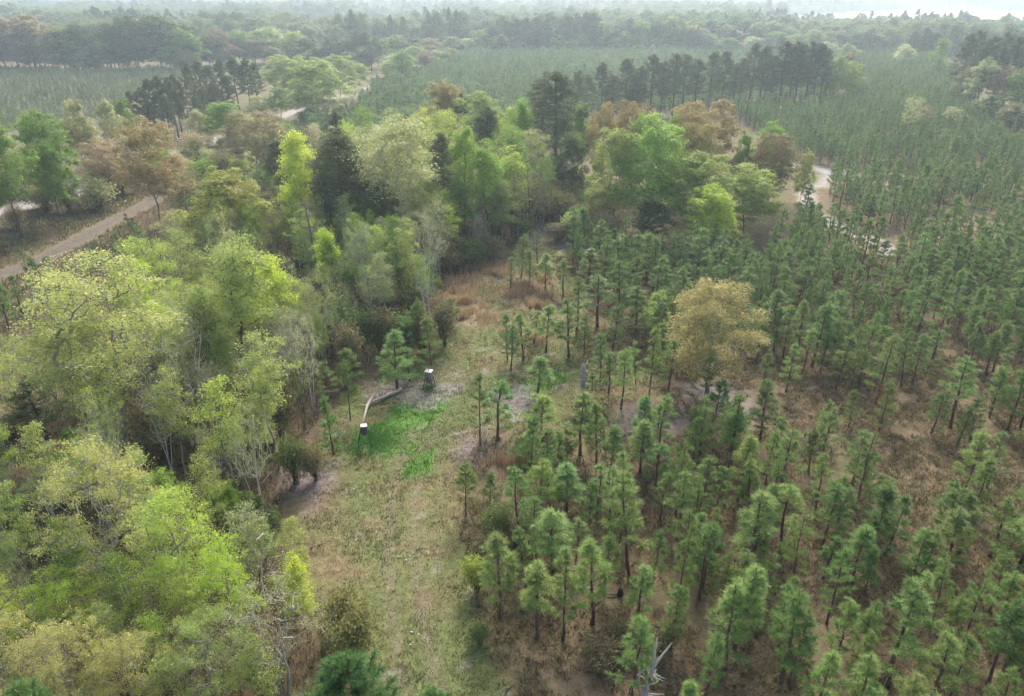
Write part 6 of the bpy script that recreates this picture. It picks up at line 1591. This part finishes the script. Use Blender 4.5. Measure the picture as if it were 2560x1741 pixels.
far_stuff('far_pine_woods', patch < 0.40, ['tall'], (17, 8), LEAF['PineD'], 'far dark pine woods fading into the haze', 'woods')
far_stuff('far_green_woods', (patch >= 0.40) & (patch < 0.54), ['far'], (16, 17), (0.17, 0.24, 0.09), 'far green hardwood forest fading into the haze', 'woods')
far_stuff('far_pale_woods', patch >= 0.54, ['far'], (15, 16), (0.25, 0.30, 0.12), 'far pale spring-green forest fading into the haze', 'woods')
rr_ = [(x, y, h * 1.7, w * 1.9) for (x, y, h, w) in field_pines(FIELD_F, 5.0, 6.0, 5.0, 0.1, 64, 0.05)]
pine_stuff('far_pine_field', rr_, 'far dense block of dark pines below the horizon', (0.11, 0.17, 0.085))

# ------------------------------------------------------------------ grasses
def blades(name, P, h, w, col, lean, label, cat, per=3):
    rb = np.random.default_rng(len(P) % 9973)
    n = len(P)
    idx = np.repeat(np.arange(n), per)
    m_ = len(idx)
    o = P[idx] + np.column_stack([rb.normal(0, 1, (m_, 2)) * w[idx][:, None] * 2.2, np.zeros(m_)])
    a = rb.random(m_) * 6.28
    d = np.column_stack([np.cos(a), np.sin(a), np.zeros(m_)])
    hh = (h[idx] * rb.uniform(0.6, 1.25, m_))[:, None]
    tip = o + np.array([0, 0, 1.0]) * hh + np.column_stack([rb.normal(0, 1, (m_, 2)) * (lean * hh), np.zeros(m_)])
    V = np.stack([o - d * w[idx][:, None] * .5, o + d * w[idx][:, None] * .5, tip], 1).reshape(-1, 3)
    C = np.repeat(col[idx], 3, axis=0)
    me = make_mesh(name, V, None, np.arange(3 * m_).reshape(-1, 3), M_GRASS, False, C)
    return tag(obj(name, me), label, cat, None, 'stuff')


rgr = np.random.default_rng(9)
def ground_pts(n, x0, x1, y0, y1):
    x, y = rgr.uniform(x0, x1, n), rgr.uniform(y0, y1, n)
    return np.column_stack([x, y, ground_z(x, y) - 0.02])

# turf and dry grass over the lane, thinner litter grass between the pines
Pg = ground_pts(150000, -22, 30, 20, 100)
k = inside(CLEAR, Pg[:, 0], Pg[:, 1])
Pg = Pg[k]
cg = ground_colour(Pg[:, 0], Pg[:, 1])
gness = cg[:, 1] / (cg[:, 0] + 1e-6)
hg = np.where(gness > 1.4, 0.20, 0.13) * rgr.uniform(0.6, 1.4, len(Pg))
blades('lane_grass', Pg, hg, np.full(len(Pg), 0.05), cg * rgr.uniform(0.8, 1.25, (len(Pg), 1)), 0.5, 'patchy green and straw grass covering the open lane', 'grass')
Pg = ground_pts(125000, -12, 74, 20, 96)
k = ~inside(CLEAR, Pg[:, 0], Pg[:, 1]) & ~inside(WOODS, Pg[:, 0], Pg[:, 1]) & (fbm(Pg[:, 0], Pg[:, 1], 3.0, 91) > 0.33)
Pg = Pg[k]
u_ = rgr.random((len(Pg), 1))
cg = np.where(u_ < 0.34, np.array([0.105, 0.125, 0.045]), np.where(u_ < 0.62, G['litter'] * 1.05, np.array([0.27, 0.205, 0.118]))) * rgr.uniform(0.6, 1.4, (len(Pg), 1))
blades('plantation_litter', Pg, rgr.uniform(0.12, 0.42, len(Pg)), np.full(len(Pg), 0.06), cg, 0.8, 'brown dry weeds and pine straw on the plantation floor', 'grass', 5)
# broomsedge: tall tan clumps
Ps, hs = [], []
for (bx, by, r) in SEDGE:
    n = int(190 * r)
    a, q = rgr.random(n) * 6.28, np.abs(rgr.normal(0, 0.75, n)) * r
    x, y = bx + q * np.cos(a) * 1.25, by + q * np.sin(a)
    kk = fbm(x, y, 1.4, 97, 3) > 0.47
    x, y, n = x[kk], y[kk], int(kk.sum())
    Ps.append(np.column_stack([x, y, ground_z(x, y) - 0.02]))
    hs.append(rgr.uniform(0.45, 1.25, n))
Ps, hs = np.concatenate(Ps), np.concatenate(hs)
cs = G['sedge'] * rgr.uniform(0.8, 1.7, (len(Ps), 1)) * np.array([1.25, 1.15, 1.1])
blades('broomsedge', Ps, hs, np.full(len(Ps), 0.05), cs, 0.16, 'tall tan broomsedge beside the bend of the lane', 'grass', 4)
# weeds and dead grass in the woods, on the field margins and round the dirt track
Pg = ground_pts(90000, -70, -4, 20, 110)
k = inside(WOODS, Pg[:, 0], Pg[:, 1])
Pg = Pg[k]
cw = np.where(rgr.random((len(Pg), 1)) < 0.5, G['olive'], G['litter']) * rgr.uniform(0.6, 1.4, (len(Pg), 1))
blades('woods_floor_weeds', Pg, rgr.uniform(0.15, 0.6, len(Pg)), np.full(len(Pg), 0.07), cw, 0.5, 'brown and olive weeds on the floor of the woods', 'grass', 2)
Pg = ground_pts(60000, -95, -22, 60, 130)
k = ~inside(WOODS, Pg[:, 0], Pg[:, 1]) & (line_dist(TRACK, Pg[:, 0], Pg[:, 1]) > 1.9) & (line_dist(ROAD, Pg[:, 0], Pg[:, 1]) > 3.5)
Pg = Pg[k]
cw = np.where(fbm(Pg[:, 0], Pg[:, 1], 6, 95)[:, None] < 0.5, G['sedge'] * 0.8, G['olive']) * rgr.uniform(0.65, 1.3, (len(Pg), 1))
blades('track_side_weeds', Pg, rgr.uniform(0.2, 0.7, len(Pg)), np.full(len(Pg), 0.08), cw, 0.45, 'reddish and olive weeds along the dirt track', 'grass', 2)

# ------------------------------------------------------------------ game feeders
M_STEEL = plain_mat("grey_steel", (0.235, 0.225, 0.245), 0.45, 0.35, 0.08, 3.0)
M_LID = plain_mat("white_lid", (0.50, 0.48, 0.47), 0.4, 0.1, 0.05, 3.0)
M_DARK = plain_mat("dark_paint", (0.035, 0.035, 0.03), 0.6, 0.2, 0.2, 6.0)
M_DRUM = plain_mat("dull_brown_steel", (0.115, 0.095, 0.105), 0.5, 0.3, 0.15, 4.0)


def frustum(bm_w0, bm_d0, z0, w1, d1, z1, bevel=0.0):
    v = [(-bm_w0, -bm_d0, z0), (bm_w0, -bm_d0, z0), (bm_w0, bm_d0, z0), (-bm_w0, bm_d0, z0),
         (-w1, -d1, z1), (w1, -d1, z1), (w1, d1, z1), (-w1, d1, z1)]
    q = [(0, 3, 2, 1), (4, 5, 6, 7), (0, 1, 5, 4), (1, 2, 6, 5), (2, 3, 7, 6), (3, 0, 4, 7)]
    return np.array(v, float), np.array(q)


def solid(name, shapes, mat, parent, bevel=0.008):
    V, Q, n = [], [], 0
    for v, q in shapes:
        V.append(v)
        Q.append(q + n)
        n += len(v)
    o = obj(name, make_mesh(name, np.concatenate(V), np.concatenate(Q), None, mat), parent)
    if bevel:
        b = o.modifiers.new("bevel", 'BEVEL')
        b.width = bevel
        b.segments = 2
        b.limit_method = 'ANGLE'
    return o


def box(cx, cy_, cz, sx, sy, sz):
    v, q = frustum(sx / 2, sy / 2, -sz / 2, sx / 2, sy / 2, sz / 2)
    return v + np.array([cx, cy_, cz]), q


def tube_obj(name, chains, mat, parent, sides=6):
    tb = Tubes()
    for pts_, r in chains:
        tb.add(pts_, r, sides)
    return obj(name, tb.mesh(name, mat), parent)


def disc_mark(name, outline, x, y, z, mat, parent, depth=0.01):
    """A flat raised mark on the front (-Y) face: outline in (x, z)."""
    n = len(outline)
    V = np.array([(x + a, y, z + b) for a, b in outline] + [(x + a, y - depth, z + b) for a, b in outline])
    T = []
    for i in range(1, n - 1):
        T.append((n, n + i, n + i + 1))
    Q = [(i, (i + 1) % n, n + (i + 1) % n, n + i) for i in range(n)]
    return obj(name, make_mesh(name, V, Q, T, mat), parent)


def feeder_square(x, y, rz):
    e = empty('game_feeder', (x, y, ground_z(x, y)), rz)
    tag(e, 'square grey game feeder with bright white lid on four dark legs', 'feeder')
    solid('hopper', [frustum(0.36, 0.36, 0.92, 0.40, 0.40, 1.92), frustum(0.14, 0.14, 0.66, 0.355, 0.355, 0.918)], M_STEEL, e)
    lid = solid('lid', [frustum(0.43, 0.43, 1.923, 0.43, 0.43, 1.965), frustum(0.43, 0.43, 1.967, 0.30, 0.30, 2.02)], M_LID, e)
    tb = Tubes()
    tb.add([(0, 0.02, 2.02), (0, 0.02, 2.13)], [0.05, 0.05], 10)
    obj('lid_cap', tb.mesh('lid_cap', M_DARK), lid)
    for sx in (-1, 1):
        for sy in (-1, 1):
            tube_obj('leg', [([(sx * 0.37, sy * 0.37, 1.25), (sx * 0.60, sy * 0.60, -0.02)], [0.042, 0.042])], M_DARK, e)
    for (x0, y0, x1, y1) in ((-.43, -.43, .43, -.43), (-.43, .43, .43, .43), (-.43, -.43, -.43, .43), (.43, -.43, .43, .43)):
        tube_obj('brace', [([(x0, y0, 0.90), (x1, y1, 0.90)], [0.018, 0.018])], M_DARK, e)
    # the round crescent emblem and the slot of the timer box on the front
    ya = -0.383
    a = np.linspace(math.radians(150), math.radians(350), 11)
    cres = [(0.13 * math.cos(t), 0.11 * math.sin(t)) for t in a] + [(0.02 + 0.085 * math.cos(t), 0.03 + 0.075 * math.sin(t)) for t in a[::-1]]
    tb = Tubes()
    tb.add([(0.115 * math.cos(t) - .01, ya - 0.006, 1.34 + 0.10 * math.sin(t)) for t in a], [0.02 + 0.03 * math.sin(math.pi * i / 10) for i in range(11)], 6)
    emb = obj('emblem', tb.mesh('emblem', M_DARK), e)
    disc_mark('emblem_tip', [(-.03, 0), (.03, 0), (.012, .08), (-.005, .09)], 0.0, ya - 0.012, 1.46, M_DARK, emb)
    solid('timer_box', [box(0.06, -0.36, 1.06, 0.24, 0.06, 0.09)], M_DARK, e, 0.01)
    tb = Tubes()
    tb.add([(0, 0, 0.66), (0, 0, 0.50)], [0.09, 0.09], 10)
    sp = obj('spinner_motor', tb.mesh('spinner_motor', M_STEEL), e)
    tb = Tubes()
    tb.add([(0, 0, 0.50), (0, 0, 0.485)], [0.17, 0.17], 14)
    obj('spinner_plate', tb.mesh('spinner_plate', M_STEEL), sp)
    return e


def feeder_tapered(x, y, rz):
    e = empty('game_feeder', (x, y, ground_z(x, y)), rz)
    tag(e, 'smaller dull brown game feeder on splayed legs in bright green grass', 'feeder')
    solid('hopper', [frustum(0.30, 0.28, 1.18, 0.345, 0.32, 1.86), frustum(0.10, 0.10, 0.95, 0.295, 0.275, 1.178)], M_DRUM, e)
    lid = solid('lid', [frustum(0.37, 0.345, 1.863, 0.36, 0.335, 1.925)], M_LID, e, 0.012)
    solid('lid_clasp', [box(0.33, -0.30, 1.915, 0.13, 0.13, 0.09)], M_LID, lid, 0.02)
    for sx, sy in ((-1, -1), (-1, 1), (1, -1), (1, 1)):
        tube_obj('leg', [([(sx * 0.33, sy * 0.31, 1.55), (sx * 0.82, sy * 0.82, -0.02)], [0.036, 0.036])], M_DARK, e)
    tube_obj('brace', [([(-.56, -.56, .85), (.56, -.56, .85)], [0.012, 0.012])], M_DARK, e)
    tube_obj('brace', [([(-.56, .56, .85), (.56, .56, .85)], [0.012, 0.012])], M_DARK, e)
    solid('timer_box', [box(-0.2, -0.335, 1.5, 0.08, 0.05, 0.26)], M_DARK, e, 0.01)
    tb = Tubes()
    tb.add([(0, 0, 0.95), (0, 0, 0.78)], [0.085, 0.085], 10)
    sp = obj('spinner_motor', tb.mesh('spinner_motor', M_STEEL), e)
    tb = Tubes()
    tb.add([(0, 0, 0.78), (0, 0, 0.765)], [0.16, 0.16], 14)
    obj('spinner_plate', tb.mesh('spinner_plate', M_STEEL), sp)
    return e


feeder_square(*PTS['FEED1'], math.radians(-14)).scale = (0.76, 0.76, 0.92)
feeder_tapered(*PTS['FEED2'], math.radians(8)).scale = (0.70, 0.70, 0.95)

# green clump under each feeder
def tuft_patch(name, cx, cy_, rx, n, col, h, label):
    a, q = rgr.random(n) * 6.28, np.abs(rgr.normal(0, 0.6, n)) * rx
    x, y = cx + q * np.cos(a) * 1.3, cy_ + q * np.sin(a)
    kk = fbm(x, y, 1.2, 99, 3) > 0.40
    x, y, n = x[kk], y[kk], int(kk.sum())
    blades(name, np.column_stack([x, y, ground_z(x, y) - 0.02]), rgr.uniform(0.5, 1.2, n) * h, np.full(n, 0.05),
           np.array(col) * rgr.uniform(0.7, 1.3, (n, 1)), 0.45, label, 'grass', 3)
tuft_patch('feeder_grass', PTS['FEED1'][0], PTS['FEED1'][1], 0.95, 500, (0.09, 0.24, 0.05), 0.18, 'dark green grass tuft under the white-lidded feeder')
tuft_patch('feeder_clover', PTS['FEED2'][0] + 0.3, PTS['FEED2'][1] + 0.3, 2.3, 2600, (0.105, 0.27, 0.068), 0.2, 'lush blue-green clover round the smaller brown feeder')

# ------------------------------------------------------------------ dead wood
M_DEADW = bark_mat("weathered_wood", 5.0, 0.35)
rd = np.random.default_rng(4)
ax, ay = PTS['LOGA']
bx, by = PTS['LOGB']
lx, ly = PTS['LIMBT']
ex, ey = PTS['LIMBE']
log = empty('fallen_log', (bx, by, 0))
tag(log, 'forked bleached fallen log lying in the mown corner', 'log')
f = np.linspace(0, 1, 9)[:, None]
tb = Tubes()
gz = float(ground_z(ax, ay))
tb.add(np.array([ax - bx, ay - by, gz + 0.17]) * (1 - f) + np.array([0, 0, gz + 0.2]) * f + rd.normal(0, 0.025, (9, 3)), np.linspace(0.19, 0.12, 9), 9, True, 0.08, rd)
obj('trunk', tb.mesh('log_trunk', M_DEADW), log, (0.40, 0.34, 0.28))
tb = Tubes()
tb.add([(lx - bx + 0.25, ly - by + 0.35, 0.85), (lx - bx, ly - by, 0.45), (0, -0.25, 0.18), (ex * .5 + bx * .5 - bx, (ey + by) / 2 - by, 0.12), (ex - bx, ey - by, 0.08)],
       [0.10, 0.13, 0.14, 0.09, 0.04], 8, True, 0.06, rd)
obj('limb', tb.mesh('log_limb', M_DEADW), log, (0.56, 0.49, 0.42))
tb = Tubes()
tb.add([(0.0, -0.3, 0.15), (-0.55, -0.7, 0.5)], [0.05, 0.02], 5)
obj('broken_branch', tb.mesh('log_branch', M_DEADW), log, (0.5, 0.44, 0.38))


def snag(key, h, r, col, label, seed, forks, name='dead_snag', twigs=8, lean=(0, 0)):
    rn = np.random.default_rng(seed)
    x, y = PTS[key]
    e = empty(name, (x, y, ground_z(x, y) - 0.05))
    tag(e, label, 'dead tree')
    k = 10
    z = np.linspace(0, h, k)
    P = np.column_stack([np.cumsum(rn.normal(0, 0.02, k)) + lean[0] * z, np.cumsum(rn.normal(0, 0.02, k)) + lean[1] * z, z])
    tb = Tubes()
    rr = np.linspace(r * 1.15, r * 0.62, k)
    tb.add(P, rr, 9, True, 0.10, rn)
    # splintered top
    for s in range(4):
        a = s * 1.6
        p0 = P[-1] + np.array([math.cos(a) * r * .4, math.sin(a) * r * .4, -0.1])
        tb.add([p0, p0 + np.array([math.cos(a) * .03, math.sin(a) * .03, rn.uniform(0.2, 0.55)])], [r * 0.25, 0.01], 4)
    obj('trunk', tb.mesh(name + '_trunk', M_DEADW), e, col)
    for (zz, pts_, rads) in forks:
        tb = Tubes()
        b = P[np.argmin(abs(z - zz))]
        tb.add([b] + [b + np.array(q) for q in pts_], rads, 7, True, 0.06, rn)
        obj('limb', tb.mesh(name + '_limb', M_DEADW), e, tuple(min(0.75, c * 1.25) for c in col))
    tb = Tubes()
    for _ in range(twigs):
        b = P[rn.integers(2, k)]
        a = rn.random() * 6.28
        L = rn.uniform(0.3, 0.9) * max(1, h / 6)
        m_ = b + np.array([math.cos(a), math.sin(a), 0.1]) * L * .55
        tb.add([b, m_, m_ + np.array([math.cos(a + .5), math.sin(a + .5), rn.uniform(-.3, .6)]) * L * .5], [0.045, 0.03, 0.012], 4)
    obj('twigs', tb.mesh(name + '_twigs', M_DEADW), e, tuple(min(0.75, c * 1.35) for c in col))
    return e


snag('SNAG1', 2.7, 0.15, (0.40, 0.345, 0.295), 'white broken snag with two splintered prongs at the bottom edge', 7,
     [(1.8, [(0.05, 0.05, 0.7), (0.16, 0.1, 1.3), (0.15, 0.12, 1.9), (0.20, 0.15, 2.6)], [0.10, 0.085, 0.075, 0.06, 0.025]),
      (2.4, [(0.22, 0.05, 0.5), (0.36, 0.08, 0.75), (0.62, 0.1, 1.25), (0.85, 0.12, 1.75)], [0.075, 0.07, 0.06, 0.05, 0.012]),
      (0.3, [(-0.36, 0.0, 0.9), (-0.40, 0, 1.6), (-0.30, 0, 2.4), (-0.2, 0, 3.0)], [0.06, 0.05, 0.04, 0.03, 0.012]),
      (0.7, [(0.45, -0.2, 0.15), (0.9, -0.3, 0.3)], [0.04, 0.03, 0.012]),
      (1.5, [(-0.3, 0.1, 0.5), (-0.42, 0.1, 1.0)], [0.03, 0.022, 0.008])], twigs=18, lean=(0.12, 0.0))
snag('SNAG2', 3.7, 0.25, (0.34, 0.285, 0.275), 'grey splintered snag with short twigs on the open ground', 9, [], twigs=13, lean=(-0.03, 0))
snag('SNAG3', 3.3, 0.2, (0.24, 0.20, 0.18), 'short pale broken stub below the central pines', 12, [], twigs=2)
snag('SNAG4', 6.5, 0.22, (0.42, 0.38, 0.36), 'forked white dead snag at the edge of right-hand pines', 14,
     [(3.5, [(1.4, 0, 1.6), (2.6, 0, 3.4)], [0.14, 0.12, 0.05]), (4.5, [(-0.9, 0, 1.2), (-1.0, 0, 3.0)], [0.12, 0.1, 0.04])], twigs=3)
snag('DEADT', 12.0, 0.13, (0.17, 0.125, 0.105), 'thin leaning dead pine pole with drooping twigs in the woods', 16, [], name='dead_pine', twigs=22, lean=(-0.06, 0))

x, y = PTS['STUMP']
e = empty('charred_stump', (x, y, ground_z(x, y)))
tag(e, 'small black charred stump under the lower plantation pines', 'stump')
tb = Tubes()
tb.add([(0, 0, -0.05), (0.02, 0, 0.2), (0, 0.03, 0.42)], [0.24, 0.19, 0.15], 10, True, 0.12, rd)
obj('trunk', tb.mesh('stump_trunk', M_DEADW), e, (0.02, 0.018, 0.018))
tb = Tubes()
tb.add([(0.1, 0, 0.1), (-0.55, -0.1, 0.14), (-1.1, 0.05, 0.1)], [0.06, 0.05, 0.02], 6, True, 0.1, rd)
obj('root', tb.mesh('stump_root', M_DEADW), e, (0.12, 0.1, 0.09))

# bleached scraps on the lane
M_SCRAP = plain_mat("bleached_scrap", (0.72, 0.70, 0.66), 0.8, 0, 0.1, 9)
def scrap(x, y, n, r, label, seed):
    rn = np.random.default_rng(seed)
    e = empty('bleached_scrap', (x, y, ground_z(x, y)))
    tag(e, label, 'debris')
    for i in range(n):
        c = rn.normal(0, r, 2)
        s = rn.uniform(0.5, 1.0)
        V = np.array([(-.16, -.08, 0), (.12, -.10, .03), (.17, .06, .02), (-.05, .11, .07), (-.12, .05, .12), (.05, 0, .14)]) * s * 0.62 + np.array([c[0], c[1], 0.03])
        T = [(0, 1, 5), (1, 2, 5), (2, 3, 5), (3, 4, 5), (4, 0, 5), (0, 4, 3), (0, 3, 2), (0, 2, 1)]
        obj('piece', make_mesh('scrap_piece', V, None, T, M_SCRAP), e)
scrap(*PTS['RAG'], 4, 0.14, 'crumpled white scrap lying on the middle of the lane', 3)
scrap(*PTS['RAG2'], 5, 0.3, 'scattered white chips on the lane near the bottom', 5)

# two pines whose needles have died and turned orange
for key, h, label in (('DEADP1', 3.2, 'dead young pine with orange needles in the plantation'), ('DEADP2', 3.6, 'orange dead-needled pine near the right border')):
    x, y = PTS[key]
    plant('dead_young_pine', KITS['pine'][3], x, y, 0.5, h, 1.1, (0.33, 0.15, 0.06), BARK['PineB'], label, 'pine')

# ------------------------------------------------------------------ the hazy air
hv = np.array([(sx * 5600, yy, zz) for zz in (-3.0, 41.0) for (sx, yy) in ((-1, -400), (1, -400), (1, 6600), (-1, 6600))], float)
hq = [(0, 3, 2, 1), (4, 5, 6, 7), (0, 1, 5, 4), (1, 2, 6, 5), (2, 3, 7, 6), (3, 0, 4, 7)]
M_HAZE, N, L, out = new_mat("haze")
pv = N.new('ShaderNodeVolumePrincipled')
pv.inputs['Color'].default_value = (0.70, 0.86, 1.0, 1)
pv.inputs['Density'].default_value = HAZE_DENSITY
pv.inputs['Anisotropy'].default_value = 0.52
L.new(pv.outputs[0], out.inputs['Volume'])
haze = obj('haze', make_mesh('haze', hv, hq, None, M_HAZE))
tag(haze, kind='stuff')
haze['label'] = 'pale haze filling the air over the woods'
